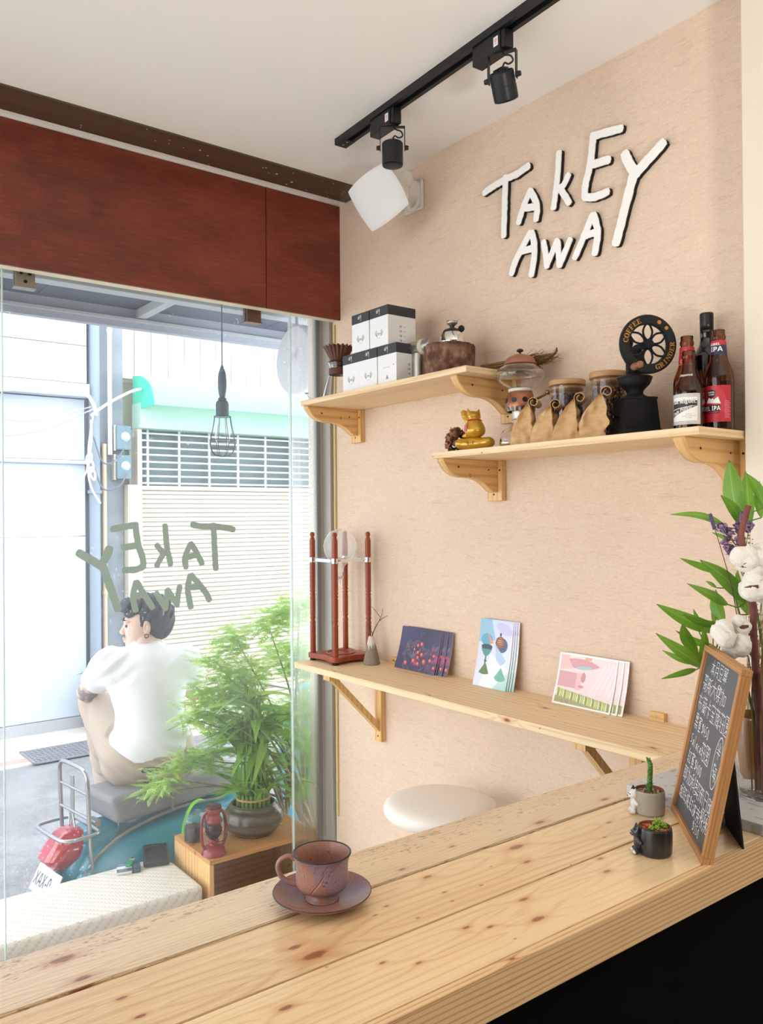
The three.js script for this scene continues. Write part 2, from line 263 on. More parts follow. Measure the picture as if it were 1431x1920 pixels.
function strokeShape(pts, w, seed) {
  const c = new THREE.SplineCurve(pts.map((p) => new THREE.Vector2(p[0], p[1]))), n = Math.max(8, Math.round(c.getLength() / 0.009)), L = [], Rr = [], R = rng(seed);
  const j = () => (R() - 0.5) * 0.0022;
  for (let i = 0; i <= n; i++) { const p = c.getPointAt(i / n), t = c.getTangentAt(i / n), k = w / 2; L.push([p.x - t.y * (k + j()), p.y + t.x * (k + j())]); Rr.push([p.x + t.y * (k + j()), p.y - t.x * (k + j())]); }
  const cap = (p, t, s) => [-0.7, 0, 0.7].map((a) => [p.x + s * t.x * Math.cos(a) * w * 0.45 - s * t.y * Math.sin(a) * w * 0.62 * -1 * s * s, p.y + s * t.y * Math.cos(a) * w * 0.45 - t.x * Math.sin(a) * w * 0.62 * s]);
  const e = cap(c.getPointAt(1), c.getTangentAt(1), 1), b = cap(c.getPointAt(0), c.getTangentAt(0), -1);
  return shape([...L, ...e, ...Rr.reverse(), ...b]);
}
{
  const face = std({ color: 0xfbf8f3, roughness: 0.6 }), core = std({ color: 0x17120f, roughness: 0.8 });
  const say = { T: 'letter T, leftmost of the upper row', A: 'small letter A, second of the upper row', k: 'lower-case letter k of the upper row', E: 'letter E, highest of all', Y: 'letter Y, tallest and rightmost of all', A2: 'letter A at the left end of the lower row', W: 'small letter w of the lower row', A3: 'letter A right of the w in the lower row' };
  let q = 0;
  for (const [k, [w, ...strokes]] of Object.entries(LETTERS)) {
    const z0 = strokes[0][0][0] / 1000, y0 = strokes[0][0][1] / 1000;
    const t = thing('sign_letter', 'white cut-out ' + say[k] + ' on the peach wall', 'letter', [-0.003, y0, z0], 0, 'cut-out letters on the peach wall');
    const gs = strokes.map((s) => strokeShape(s.map(([z, y]) => [z / 1000 - z0, y / 1000 - y0]), w / 1000, 50 + q++));
    const lay = (g, x) => g.applyMatrix4(new THREE.Matrix4().set(0, 0, -1, x, 0, 1, 0, 0, 1, 0, 0, 0, 0, 0, 0, 1)); // shape x -> z, depth -> -x
    part('backing', gs.map((s) => lay(extr(s, 0.012), -0.0005)), core, t, 'black backing');
    part('face', gs.map((s, i) => lay(extr(s, 0.0035 + i * 0.00015, 0.0006), -0.0125)), face, t);
  }
  // the same words in pale green film on the inside of the glass, seen from behind
  const film = std({ color: 0xb2ccc2, roughness: 0.8 });
  const d = thing('window_lettering', 'grey-green film lettering on the window glass, reading backwards from inside', 'lettering', [-0.433, 1.47, -0.0985]);
  for (const [k, [w, ...strokes]] of Object.entries(LETTERS)) part('letter', strokes.map((s, i) => extr(strokeShape(s.map(([z, y]) => [-(z - 831) * 0.000885, (y - 2542) * 0.00091]), w * 0.00105, 90 + q++), 0.0004 + i * 0.00004)), film, d);
}
// ---------------------------------------------------------------- ceiling track with two spotlights
{
  const tr = thing('ceiling_track', 'black lighting track running along the white ceiling', 'track', [-0.32, CEIL, 0.465], -0.046);
  const prof = shape([[-0.022, 0], [0.022, 0], [0.022, -0.02], [0.009, -0.02], [0.009, -0.01], [-0.009, -0.01], [-0.009, -0.02], [-0.022, -0.02]]);
  part('rail', extr(prof, 2.6).translate(0, 0, 0.055), M.blackMetal, tr);
  part('end_cap', bb(-0.0225, 0.0225, -0.021, 0, 0, 0.055, 0.001), M.blackMetal, tr);
  for (const z of [0.018, 0.042]) part('rivet', cyl(0.003, 0.003, 0.002, 0, -0.021, z, 8), M.steel, tr);
}
function spotlight(label, z, yaw, tilt) {
  const t = thing('track_spotlight', label, 'spotlight', [-0.32 - 0.046 * (z - 0.465), CEIL - 0.02, z], -0.046, 'spotlights on the ceiling track');
  part('adapter', bb(-0.0175, 0.0175, -0.05, 0, -0.06, 0.045, 0.002), M.blackMetal, t);
  part('latch', bb(-0.014, 0.016, -0.046, 0, 0.044, 0.06, 0.002), M.blackMetal, t);
  part('sticker', bb(-0.0181, -0.0174, -0.036, -0.012, 0.022, 0.038), std({ map: canvasTex(64, 96, (c) => { c.fillStyle = '#f3efec'; c.fillRect(0, 0, 64, 96); c.strokeStyle = '#d0444a'; c.lineWidth = 4; c.beginPath(); c.ellipse(32, 38, 17, 19, 0, 0, 7); c.stroke(); c.fillStyle = '#d0444a'; c.fillRect(22, 30, 20, 4); c.fillRect(22, 42, 20, 4); c.fillRect(30, 24, 4, 28); c.fillRect(16, 70, 32, 6); }), roughness: 0.6 }), t, 'small white sticker with a red mark');
  const h = new THREE.Group(); h.name = 'lamp_head'; h.position.set(0, -0.05, 0.035); h.rotation.y = yaw; h.scale.setScalar(0.85); t.add(h);
  part('yoke', [bb(-0.044, 0.044, -0.003, 0, -0.008, 0.008), bb(-0.045, -0.042, -0.085, 0, -0.008, 0.008), bb(0.042, 0.045, -0.085, 0, -0.008, 0.008)], M.blackMetal, h);
  for (const s of [-1, 1]) part('knob', cyl(0.009, 0.007, 0.012, 0, 0, 0, 14).rotateZ(-s * Math.PI / 2).translate(s * 0.051, -0.075, 0), M.blackMetal, h);
  part('can', lathe([[0.0, -0.062], [0.03, -0.062], [0.033, -0.058], [0.036, -0.06], [0.037, -0.055], [0.0372, -0.022], [0.0365, -0.02], [0.0365, -0.018], [0.0372, -0.016], [0.0372, 0.017], [0.035, 0.02], [0.034, 0.0205], [0.03, 0.012], [0.0, 0.012]], 40).rotateX(tilt).translate(0, -0.078, 0), M.blackMetal, h);
  const fins = []; for (let i = 0; i < 9; i++) fins.push(box(0.0015, 0.018 - Math.abs(i - 4) * 0.0022, 0.046 - Math.abs(i - 4) * 0.006, (i - 4) * 0.005, 0.023, 0));
  part('heat_sink', [...fins, slathe([[0.024, 0.011], [0.022, 0.02], [0.012, 0.029], [0, 0.031]], 24, 10)].map((g) => g.rotateX(tilt).translate(0, -0.078, 0)), M.black, h);
  part('cable', tube([[0.004, -0.002, 0.006], [0.012, -0.016, 0.014], [0.03, -0.022, 0.012], [0.036, -0.036, 0.008], [0.022, -0.042, 0.006], [0.008, -0.034, 0.004], [0.0, -0.05, 0]], 0.0028, 32, 7), M.black, h);
  return t;
}
spotlight('black track spotlight hanging straight down in front of the white speaker', 0.725, -0.61, 0);
spotlight('black track spotlight tilted towards the wall, above the cut-out letters', 1.205, -1.1, 0.62);
// ---------------------------------------------------------------- wall speaker
{
  const W = std({ color: 0xe4e0d8, roughness: 0.55 }), G = std({ color: 0xe9e8e5, roughness: 0.6 });
  const t = thing('wall_speaker', 'white wall loudspeaker on a swivel bracket below the ceiling', 'speaker', [-0.003, 2.63, 0.47]);
  const sup = (a, w, h, n) => { const c = Math.cos(a), s = Math.sin(a); return [Math.sign(c) * Math.pow(Math.abs(c), 2 / n) * w, Math.sign(s) * Math.pow(Math.abs(s), 2 / n) * h]; };
  // rings [half width, half height, depth, squareness, forward bow]
  const loop = (rings) => gridGeo(72, rings.length - 1, (u, v) => { const r = rings[Math.round(v * (rings.length - 1))], p = sup(u * Math.PI * 2, r[0], r[1], r[3] ?? 5); return [p[0], p[1], r[2] - (r[4] ?? 0) * (p[0] / 0.1) ** 2]; });
  const b = new THREE.Group(); b.name = 'cabinet'; t.add(b);
  b.matrixAutoUpdate = true; b.position.set(-0.217, -0.074, 0.058);
  b.quaternion.setFromRotationMatrix(new THREE.Matrix4().makeBasis(V(0.1341, 0.2709, 0.9532).normalize(), V(-0.5481, 0.8216, -0.1564).normalize(), V(-0.8256, -0.5015, 0.2586).normalize()));
  const B = 0.018;
  part('shell', loop([[0.001, 0.001, -0.135], [0.045, 0.036, -0.135, 3.5], [0.052, 0.043, -0.128, 3.5], [0.076, 0.062, -0.075, 4], [0.0885, 0.0735, -0.036], [0.0885, 0.0735, -0.033], [0.0905, 0.0755, -0.031], [0.094, 0.079, -0.004, 5, B], [0.0945, 0.0795, 0.002, 5, B], [0.0925, 0.0775, 0.006, 5, B], [0.09, 0.075, 0.003, 5, B]]), W, b);
  part('grille', gridGeo(28, 28, (u, v) => { const a = u * 2 - 1, b2 = v * 2 - 1, k = 0.36, x = a * Math.sqrt(1 - k * b2 * b2 / 2) * 0.0985, y = b2 * Math.sqrt(1 - k * a * a / 2) * 0.083, e = Math.max(Math.abs(a), Math.abs(b2)); return [x, y, 0.0035 + 0.0045 * Math.sqrt(1 - e ** 6) - B * (x / 0.1) ** 2]; }), G, b, 'perforated grille');
  const br = new THREE.Group(); br.name = 'bracket'; t.add(br);
  const ax = new THREE.Quaternion().setFromUnitVectors(V(0, 1, 0), V(-0.35, 0.1, 0.93).normalize());
  part('swivel_knob', lathe([[0, 0.02], [0.02, 0.02], [0.022, 0.018], [0.022, 0.012], [0.027, 0.011], [0.028, 0.008], [0.028, -0.02], [0, -0.02]], 36).applyQuaternion(ax).translate(-0.082, 0.025, 0.045), W, br);
  part('upper_arm', bb(-0.09, -0.004, -0.018, 0.04, -0.05, 0.04, 0.01), W, br);
  part('lower_arm', tube([[-0.075, -0.02, 0.03], [-0.05, -0.065, 0.028], [-0.02, -0.045, 0.028], [-0.008, 0.0, 0.028]], 0.008, 16, 8), W, br);
  part('wall_plate', bb(-0.012, -0.0005, -0.055, 0.045, -0.05, 0.05, 0.005), W, br);
}

// ---------------------------------------------------------------- pine wall shelves on curved brackets
function bracketParts(parent, z, h, len) { // z = middle of the bracket, own axes: x = 0 at the wall, y = 0 under the board
  const g = new THREE.Group(); g.name = 'bracket'; parent.add(g);
  const s = new THREE.Shape(); s.moveTo(-0.02, 0); s.lineTo(-len, 0); s.quadraticCurveTo(-len - 0.004, -0.006, -len + 0.004, -0.014); s.bezierCurveTo(-len + 0.022, -0.042, -len + 0.05, -0.055, -len + 0.09, -0.055); s.bezierCurveTo(-0.125, -0.055, -0.11, -0.056, -0.085, -0.067); s.bezierCurveTo(-0.06, -0.078, -0.045, -0.098, -0.034, -0.098); s.lineTo(-0.02, -0.098); s.closePath();
  part('arm', uvBox(extr(s, 0.03, 0.002, 10).translate(0, 0, z - 0.015), 'x', z * 3, z), M.pineArm, g);
  part('plate', uvBox(bb(-0.02, -0.001, -h, 0, z - 0.033, z + 0.033, 0.0015), 'y', z, z * 2), M.pineArm, g);
  const hole = (x, y, zz, r, ax) => part('screw_hole', ax ? cyl(r, r, 0.001, 0, 0, 0, 12).rotateZ(Math.PI / 2).translate(x, y, zz) : cyl(r, r, 0.001, 0, 0, 0, 12).rotateX(Math.PI / 2).translate(x, y, zz), M.screw, g);
  hole(-0.0205, -0.03, z + 0.024, 0.003, 1); hole(-0.0205, -h + 0.02, z - 0.002, 0.003, 1); hole(-len + 0.06, -0.024, z + 0.0152, 0.0032, 0); hole(-0.06, -0.03, z + 0.0152, 0.0026, 0);
}
function wallShelf(label, y, z0, z1, depth, brackets) {
  const t = thing('wall_shelf', label, 'shelf', [-0.003, y, z0], 0, 'pine wall shelves');
  part('board', uvBox(bb(-depth, 0, -0.018, 0, 0, z1 - z0, 0.0015), 'z', y, y * 3), M.pine, t);
  const b = new THREE.Group(); t.add(b); t.remove(b);
  for (const z of brackets) { const n = t.children.length; bracketParts(t, z - z0, 0.125, 0.245); t.children[n].position.y = -0.018; }
}
const SH1 = 1.927, SH2 = 1.689;
wallShelf('left and higher pine wall shelf, holding white boxes and a wooden stump', SH1, 0.115, 1.0, 0.262, [0.125, 0.93]);
wallShelf('right and lower pine wall shelf, holding the coffee grinder and bottles', SH2, 0.845, 1.716, 0.255, [0.868, 1.662]);
// ---------------------------------------------------------------- narrow bar along the peach wall
const BAR = 0.965;
{
  const t = thing('wall_bar', 'long narrow pine bar fixed along the peach wall', 'bar', [-0.003, BAR, 0.08]);
  part('board', uvBox(bb(-0.275, 0, -0.022, 0, 0, 1.553, 0.0015), 'z', 3.1, 0.21), M.pine, t);
  for (const z of [0.175, 1.3]) {
    const g = new THREE.Group(); g.name = 'strut_bracket'; t.add(g);
    part('rail', uvBox(bb(-0.25, -0.001, -0.046, -0.022, z - 0.02, z + 0.02, 0.001), 'x'), M.pineArm, g);
    part('post', uvBox(bb(-0.022, -0.001, -0.3, -0.046, z - 0.02, z + 0.02, 0.001), 'y'), M.pineArm, g);
    const s = shape([[-0.205, -0.046], [-0.235, -0.046], [-0.022, -0.262], [-0.022, -0.232]]);
    part('strut', uvBox(extr(s, 0.024).translate(0, 0, z - 0.012), 'y'), M.pineArm, g);
    part('screw', cyl(0.003, 0.003, 0.001, 0, 0, 0, 10).rotateZ(Math.PI / 2).translate(-0.0225, -0.28, z), M.screw, g);
  }
  for (const z of [0.265, 1.36]) { const b = part('wall_block', uvBox(bb(-0.014, -0.001, 0.0, 0.022, z - 0.022, z + 0.022, 0.001), 'z'), M.pineArm, t); part('screw', cyl(0.004, 0.004, 0.001, 0, 0, 0, 12).rotateZ(Math.PI / 2).translate(-0.0145, 0.011, z - 0.003), M.steel, b); }
}
// ---------------------------------------------------------------- counter of pine boards over a black front
{
  const KN = [[-0.898, 1.779, 1.6], [-1.333, 1.855, 1.8], [-1.342, 1.824, 1.0], [-1.051, 1.962, 1.2], [-1.416, 1.927, 0.9], [-1.024, 1.912, 0.9], [-1.141, 1.92, 0.6], [-1.115, 1.938, 0.6], [-0.927, 1.829, 0.8], [-0.859, 1.927, 0.8], [-0.829, 1.892, 0.7], [-0.694, 1.805, 0.6], [-0.754, 1.842, 0.5], [-1.082, 1.774, 0.8], [-1.096, 1.827, 0.4], [-1.186, 1.809, 0.4], [-0.604, 1.727, 1.0], [-0.787, 1.73, 1.1], [-0.977, 1.713, 0.6], [-1.095, 1.73, 0.6], [-1.551, 1.798, 0.7], [-1.547, 1.843, 0.7], [-1.572, 1.73, 1.1], [-1.579, 1.673, 1.6], [-1.278, 1.92, 0.5], [-1.244, 1.947, 0.5], [-1.112, 1.979, 0.2], [-1.214, 1.82, 0.3]];
  const pal = [{ light: [240, 213, 172], dark: [200, 162, 118] }, { light: [243, 211, 162], dark: [204, 158, 106] }, { light: [246, 214, 165], dark: [208, 162, 110] }];  // first board paled: part of the window sheen is put into its colour
  const Z = [1.632, 1.7515, 1.8805, 2.0025], t = thing('counter', 'counter of knotty pine boards with a thick front edge and black base', 'counter', [-0.5, BAR, 1.82]);
  const back = (g) => g.translate(0.5, 0, -1.82);
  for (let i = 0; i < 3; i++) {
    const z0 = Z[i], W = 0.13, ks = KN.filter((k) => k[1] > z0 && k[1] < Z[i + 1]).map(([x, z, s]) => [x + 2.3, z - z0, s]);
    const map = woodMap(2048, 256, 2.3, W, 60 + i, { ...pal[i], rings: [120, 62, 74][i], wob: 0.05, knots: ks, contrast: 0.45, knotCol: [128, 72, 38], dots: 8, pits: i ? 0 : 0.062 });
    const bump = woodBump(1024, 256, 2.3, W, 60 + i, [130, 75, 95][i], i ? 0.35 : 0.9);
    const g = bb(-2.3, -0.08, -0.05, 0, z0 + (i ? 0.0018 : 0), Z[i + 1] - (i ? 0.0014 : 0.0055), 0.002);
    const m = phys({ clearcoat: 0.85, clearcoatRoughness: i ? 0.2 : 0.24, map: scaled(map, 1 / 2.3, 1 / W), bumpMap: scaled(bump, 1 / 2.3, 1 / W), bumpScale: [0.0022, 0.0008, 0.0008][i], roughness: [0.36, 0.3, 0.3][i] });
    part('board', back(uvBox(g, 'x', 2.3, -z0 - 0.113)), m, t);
  }
  const fb = woodMap(2048, 128, 2.3, 0.07, 77, { light: [232, 196, 146], dark: [176, 126, 76], rings: 150, wob: 0.08, knots: [[1.15, 0.06, 0.5]], contrast: 1.0 });
  part('edge_board', back(uvBox(bb(-2.3, -0.08, -0.056, 0, 2.003, 2.0165, 0.0012), 'x', 2.3, 0.057)), std({ map: scaled(fb, 1 / 2.3, 1 / 0.07), roughness: 0.5 }), t);
  part('joint_filler', back(bb(-2.3, -0.08, -0.05, -0.012, 1.64, 2.0)), std({ color: 0x3a2414, roughness: 0.9 }), t);
  const blk = phys({ color: 0x030303, roughness: 0.9, specularIntensity: 0.15 });
  part('base_front', back(bb(-2.3, -0.08, -BAR, -0.056, 1.965, 1.985)), blk, t, 'black base panel');
  part('base_back', back(bb(-2.3, -0.08, -BAR, -0.05, 1.66, 1.68)), blk, t, 'black base panel');
}
// ---------------------------------------------------------------- stool
{
  const t = thing('stool', 'round cream padded stool tucked under the wall bar', 'stool', [-0.245, 0, 0.85]);
  const cream = std({ color: 0xf8f1e6, roughness: 0.5 });
  part('seat', slathe([[0, 0.6], [0.12, 0.6], [0.155, 0.606], [0.168, 0.625], [0.162, 0.645], [0.13, 0.656], [0.06, 0.66], [0, 0.6605]], 56, 40), cream, t);
  part('post', [cyl(0.026, 0.022, 0.58, 0, 0.31, 0, 24), cyl(0.05, 0.04, 0.02, 0, 0.59, 0, 24)], cream, t);
  part('base', lathe([[0, 0], [0.17, 0], [0.172, 0.008], [0.16, 0.016], [0.05, 0.03], [0.03, 0.05], [0, 0.05]], 48), cream, t);
}
// ---------------------------------------------------------------- uplight lamp added out of view behind the camera to brighten the ceiling
{
  const t = thing('added_floor_lamp', 'added slim black uplight lamp, out of view behind the counter, brightening the ceiling', 'lamp', [-1.15, 0, 3.45]);
  part('base', lathe([[0, 0], [0.15, 0], [0.15, 0.012], [0.02, 0.02], [0, 0.02]], 40), M.blackMetal, t); part('pole', cyl(0.011, 0.011, 1.15, 0, 0.59, 0, 16), M.blackMetal, t);
  part('shade', lathe([[0.02, 1.15], [0.1, 1.18], [0.2, 1.24], [0.198, 1.242], [0.1, 1.19], [0.02, 1.165]], 48), M.blackMetal, t);
  part('glowing_disc', cyl(0.17, 0.17, 0.004, 0, 1.222, 0, 40), std({ color: 0xffffff, emissive: 0xfff0dc, emissiveIntensity: 2 }), t);
  const l = new THREE.RectAreaLight(0xffffff, 105, 0.3, 0.3); l.position.set(-1.15, 1.23, 3.45); l.lookAt(-1.15, 3, 3.45); scene.add(l);
}

// ---------------------------------------------------------------- things on the left shelf
{
  // glass server with wooden collar, fluted dripper standing in it
  const t = thing('coffee_server', 'clear glass coffee server with a brown wooden collar, at the window end of the shelf', 'server', [-0.14, SH1, 0.183]);
  part('flask', slathe([[0.0, 0.002], [0.058, 0.002], [0.062, 0.006], [0.06, 0.016], [0.048, 0.06], [0.035, 0.1], [0.033, 0.122], [0.038, 0.143], [0.036, 0.143], [0.0315, 0.122], [0.0335, 0.1], [0.046, 0.06], [0.058, 0.016], [0.056, 0.006], [0.0, 0.005]], 48, 60), M.solidGlass, t);
  const wd = std({ color: 0x5a2f1c, roughness: 0.5 });
  part('collar', lathe([[0.0352, 0.098], [0.037, 0.098], [0.036, 0.122], [0.0345, 0.122], [0.0352, 0.098]], 40), wd, t, 'brown wooden collar');
  part('handle', bb(-0.008, 0.006, 0.02, 0.135, 0.034, 0.048, 0.003).rotateX(-0.06).rotateY(0.35), wd, t, 'brown wooden handle');
  const d = thing('coffee_dripper', 'brown fluted coffee dripper standing in the mouth of the glass server', 'dripper', [-0.14, SH1 + 0.143, 0.183]);
  const fl = gridGeo(160, 12, (u, v) => { const a = u * Math.PI * 2, k = 1 + 0.085 * Math.cos(a * 20) * v, r = mix(0.02, 0.055, v) * k; return [Math.cos(a) * r, -0.012 + v * 0.072 + 0.002 * Math.cos(a * 20) * v, Math.sin(a) * r]; });
  part('cone', fl, std({ color: 0x5b3121, roughness: 0.3, side: THREE.DoubleSide }), d);
  part('holder', lathe([[0.022, -0.0], [0.037, 0.0], [0.038, 0.004], [0.024, 0.006]], 40), wd, d);
}
// white boxes with black lids
const wing = (c, x, y, s, col = '#6b6866') => { // the printed pair of antlers with a cup between them
  c.strokeStyle = col; c.lineCap = 'round';
  for (const m of [-1, 1]) for (let i = 0; i < 4; i++) { c.lineWidth = s * 0.05; c.beginPath(); c.moveTo(x + m * s * 0.36, y + s * 0.5); c.quadraticCurveTo(x + m * s * (0.4 + i * 0.13), y + s * 0.15, x + m * s * (0.42 + 0.12 * i), y - s * (0.62 - Math.abs(i - 1) * 0.2)); c.stroke(); }
  c.lineWidth = s * 0.06; c.beginPath(); c.arc(x, y + s * 0.05, s * 0.22, 0.1, Math.PI - 0.1); c.stroke(); c.beginPath(); c.ellipse(x, y + s * 0.02, s * 0.22, s * 0.05, 0, 0, 7); c.stroke();
  c.lineWidth = s * 0.025; c.beginPath(); c.moveTo(x - s * 0.2, y + s * 0.75); c.lineTo(x + s * 0.2, y + s * 0.75); c.stroke();
};
{
  const script = (c, x, y, s, col) => { c.strokeStyle = col; c.lineWidth = s * 0.13; c.lineCap = 'round'; const P = (...p) => { c.beginPath(); c.moveTo(x + p[0] * s, y + p[1] * s); for (let i = 2; i < p.length; i += 2) c.lineTo(x + p[i] * s, y + p[i + 1] * s); c.stroke(); };
    P(-0.42, -0.35, -0.7, -0.4, -0.95, -0.05, -0.85, 0.4, -0.6, 0.45, -0.45, 0.05, -0.42, -0.35, -0.3, 0.5); P(-0.05, -0.45, -0.1, 0.5); P(-0.12, -0.75, 0.02, -0.8); P(0.8, -0.7, 0.4, -0.6, 0.3, -0.1, 0.7, 0.0, 0.8, -0.7, 0.75, 0.9, 0.55, 1.2); };
  const front = canvasTex(256, 340, (c, w, h) => { c.fillStyle = '#eeedec'; c.fillRect(0, 0, w, h); wing(c, w / 2, h * 0.56, 70); c.fillStyle = '#b9b6b3'; c.fillRect(w * 0.38, h * 0.72, w * 0.24, 2); });
  const front2 = canvasTex(256, 340, (c, w, h) => { c.fillStyle = '#eeedec'; c.fillRect(0, 0, w, h); c.fillStyle = '#77736f'; c.font = '15px sans-serif'; c.fillText('DRIP COFFEE', w * 0.3, h * 0.45); c.beginPath(); c.arc(w * 0.84, h * 0.38, 6, 0, 7); c.fill(); c.lineWidth = 3; c.strokeStyle = '#6b6866'; for (let i = 0; i < 5; i++) { c.beginPath(); c.moveTo(w * 0.5, h * 0.68 + i * 10); c.lineTo(w * 0.5 - 8 - i * 2, h * 0.76 + i * 5); c.lineTo(w * 0.5 + 8 + i * 2, h * 0.76 + i * 5); c.closePath(); c.stroke(); } });
  const side = canvasTex(300, 340, (c, w, h) => { c.fillStyle = '#ecebe9'; c.fillRect(0, 0, w, h); c.strokeStyle = '#5f5c59'; c.fillStyle = '#8b8885'; c.lineWidth = 4; for (let i = 0; i < 4; i++) { const y = h * (0.36 + i * 0.155); c.beginPath(); c.arc(w * 0.46, y, 11, 0.4 + i, 5.9 + i); c.stroke(); c.beginPath(); c.moveTo(w * 0.43, y); c.lineTo(w * 0.49, y - 4 + i * 3); c.stroke(); c.fillRect(w * 0.56, y - 2, 26 - (i % 2) * 6, 4); } });
  const lidF = canvasTex(256, 90, (c, w, h) => { c.fillStyle = '#3b3b3d'; c.fillRect(0, 0, w, h); script(c, w * 0.46, h * 0.44, 27, '#f2f2f2'); });
  const dark = std({ color: 0x37373a, roughness: 0.6 }), P = std({ color: 0xecebe9, roughness: 0.65 });
  const mats = (f) => [P, std({ map: f, roughness: 0.65 }), P, P, std({ map: side, roughness: 0.65 }), P], lids = [dark, std({ map: lidF, roughness: 0.6 }), dark, dark, dark, dark];
  const B = [[-0.24, SH1, 0.355, 'white box with a black lid, first of the lower row beside the glass server', front], [-0.24, SH1, 0.453, 'white box with a black lid, middle of the lower row', front], [-0.24, SH1, 0.5555, 'white box with a black lid, end of the lower row beside the steel cup', front2], [-0.24, SH1 + 0.1295, 0.411, 'white box with a black lid, left one of the upper two', front], [-0.24, SH1 + 0.1295, 0.5135, 'white box with a black lid, right one of the upper two, icons down its side', front]];
  for (const [x, y, z, label, f] of B) {
    const t = thing('paper_box', label, 'box', [x, y, z], 0, 'white boxes with black lids');
    const two = (g, ms) => new THREE.Mesh(g, ms);
    const a = shadow(two(bb(0, 0.115, 0, 0.097, 0, 0.0975), mats(f))); a.name = 'carton'; t.add(a);
    const l = shadow(two(bb(-0.0006, 0.1156, 0.0965, 0.1285, -0.0004, 0.0979, 0), lids)); l.name = 'lid'; t.add(l);
  }
}
// steel cup and hand grinder
solo('steel_cup', slathe([[0, 0], [0.02, 0], [0.0215, 0.002], [0.0215, 0.09], [0.0205, 0.092], [0.0195, 0.09], [0.0195, 0.004], [0, 0.004]], 40, 60), M.steelSatin, 'small upright stainless steel cup between the white boxes and the stump', 'cup', [-0.16, SH1, 0.667]);
{
  const t = thing('hand_grinder', 'stainless hand coffee grinder lying across the top of the steel cup', 'grinder', [-0.16, SH1 + 0.092 + 0.024, 0.675]);
  const ax = (g) => g.rotateX(Math.PI / 2); // lathe axis to z
  part('barrel', ax(lathe([[0, -0.05], [0.0235, -0.05], [0.024, -0.046], [0.024, 0.066], [0.0235, 0.07], [0, 0.07]], 40)), M.steelSatin, t);
  part('band', ax(lathe([[0.0242, 0.012], [0.0252, 0.013], [0.0252, 0.03], [0.0242, 0.031]], 40)), std({ color: 0xcfc4ad, roughness: 0.7 }), t, 'pale rubber band');
  part('cap', ax(lathe([[0.0235, -0.0495], [0.02, -0.058], [0.011, -0.066], [0.008, -0.072], [0, -0.073]], 32)), std({ color: 0x2b2b2c, roughness: 0.35 }), t, 'dark end cap');
}
{
  // bark-covered stump
  const R = rng(8), bark = tex(512, 256, (u, v) => { const n = fbm(u * 40, v * 5, 3, 4, 40, 5), m = fbm(u * 9, v * 3, 8, 3, 9, 3); let c = mix3([82, 52, 40], [160, 122, 98], clamp((n - 0.3) * 1.7)); return mix3(c, [156, 128, 108], sstep(0.55, 0.8, m) * 0.55); });
  const bb_ = tex(512, 256, (u, v) => fbm(u * 40, v * 5, 3, 4, 40, 5), { srgb: false });
  const t = thing('wooden_stump', 'short bark-covered wooden stump carrying the chrome burner', 'stump', [-0.15, SH1, 0.805]);
  const rad = (a, y) => 0.073 * (1 + 0.06 * Math.cos(a * 2 + 1) + 0.035 * Math.cos(a * 5 + 2) + 0.02 * Math.cos(a * 13) + 0.05 * (y - 0.5));
  part('bark', gridGeo(96, 8, (u, v) => { const a = u * Math.PI * 2, r = rad(a, v); return [Math.cos(a) * r, v * 0.1, -Math.sin(a) * r]; }), std({ map: bark, bumpMap: bb_, bumpScale: 0.004, roughness: 0.9 }), t);
  part('top_face', gridGeo(96, 6, (u, v) => { const a = u * Math.PI * 2, r = rad(a, 1) * v; return [Math.cos(a) * r, 0.1 + 0.0002 * (1 - v), Math.sin(a) * r]; }), std({ map: tex(256, 256, (u, v) => mix3([170, 126, 88], [120, 80, 54], 0.5 + 0.5 * Math.sin(v * 90 + fbm(u * 6, v * 3, 2, 3) * 8))), roughness: 0.8 }), t);
  const b = thing('spirit_burner', 'round chrome spirit burner with a black filler knob, on the stump', 'burner', [-0.15, SH1 + 0.1004, 0.818]);
  part('tank', slathe([[0, 0], [0.036, 0], [0.0395, 0.006], [0.0395, 0.016], [0.037, 0.026], [0.031, 0.038]], 48, 30), M.chrome, b);
  part('shoulder', slathe([[0.0315, 0.037], [0.026, 0.046], [0.016, 0.051], [0.008, 0.053], [0.0075, 0.058]], 40, 24), std({ color: 0x4a4644, roughness: 0.25, metalness: 0.8 }), b, 'dark shoulder');
  part('wick_cup', lathe([[0, 0.057], [0.0075, 0.057], [0.009, 0.06], [0.016, 0.066], [0.0175, 0.069], [0.0172, 0.075], [0.015, 0.075], [0.014, 0.07], [0, 0.069]], 32), M.steelSatin, b);
  part('filler_knob', [sph(0.0105, 0.018, 0.05, 0.022, 18), rod([0.012, 0.044, 0.016], [0.017, 0.05, 0.021], 0.006)], M.black, b);
  part('wire_loop', tube([[0.02, 0.056, 0.024], [0.02, 0.07, 0.024], [0.016, 0.078, 0.019], [0.01, 0.077, 0.013]], 0.0012, 16, 6), M.steel, b);
}
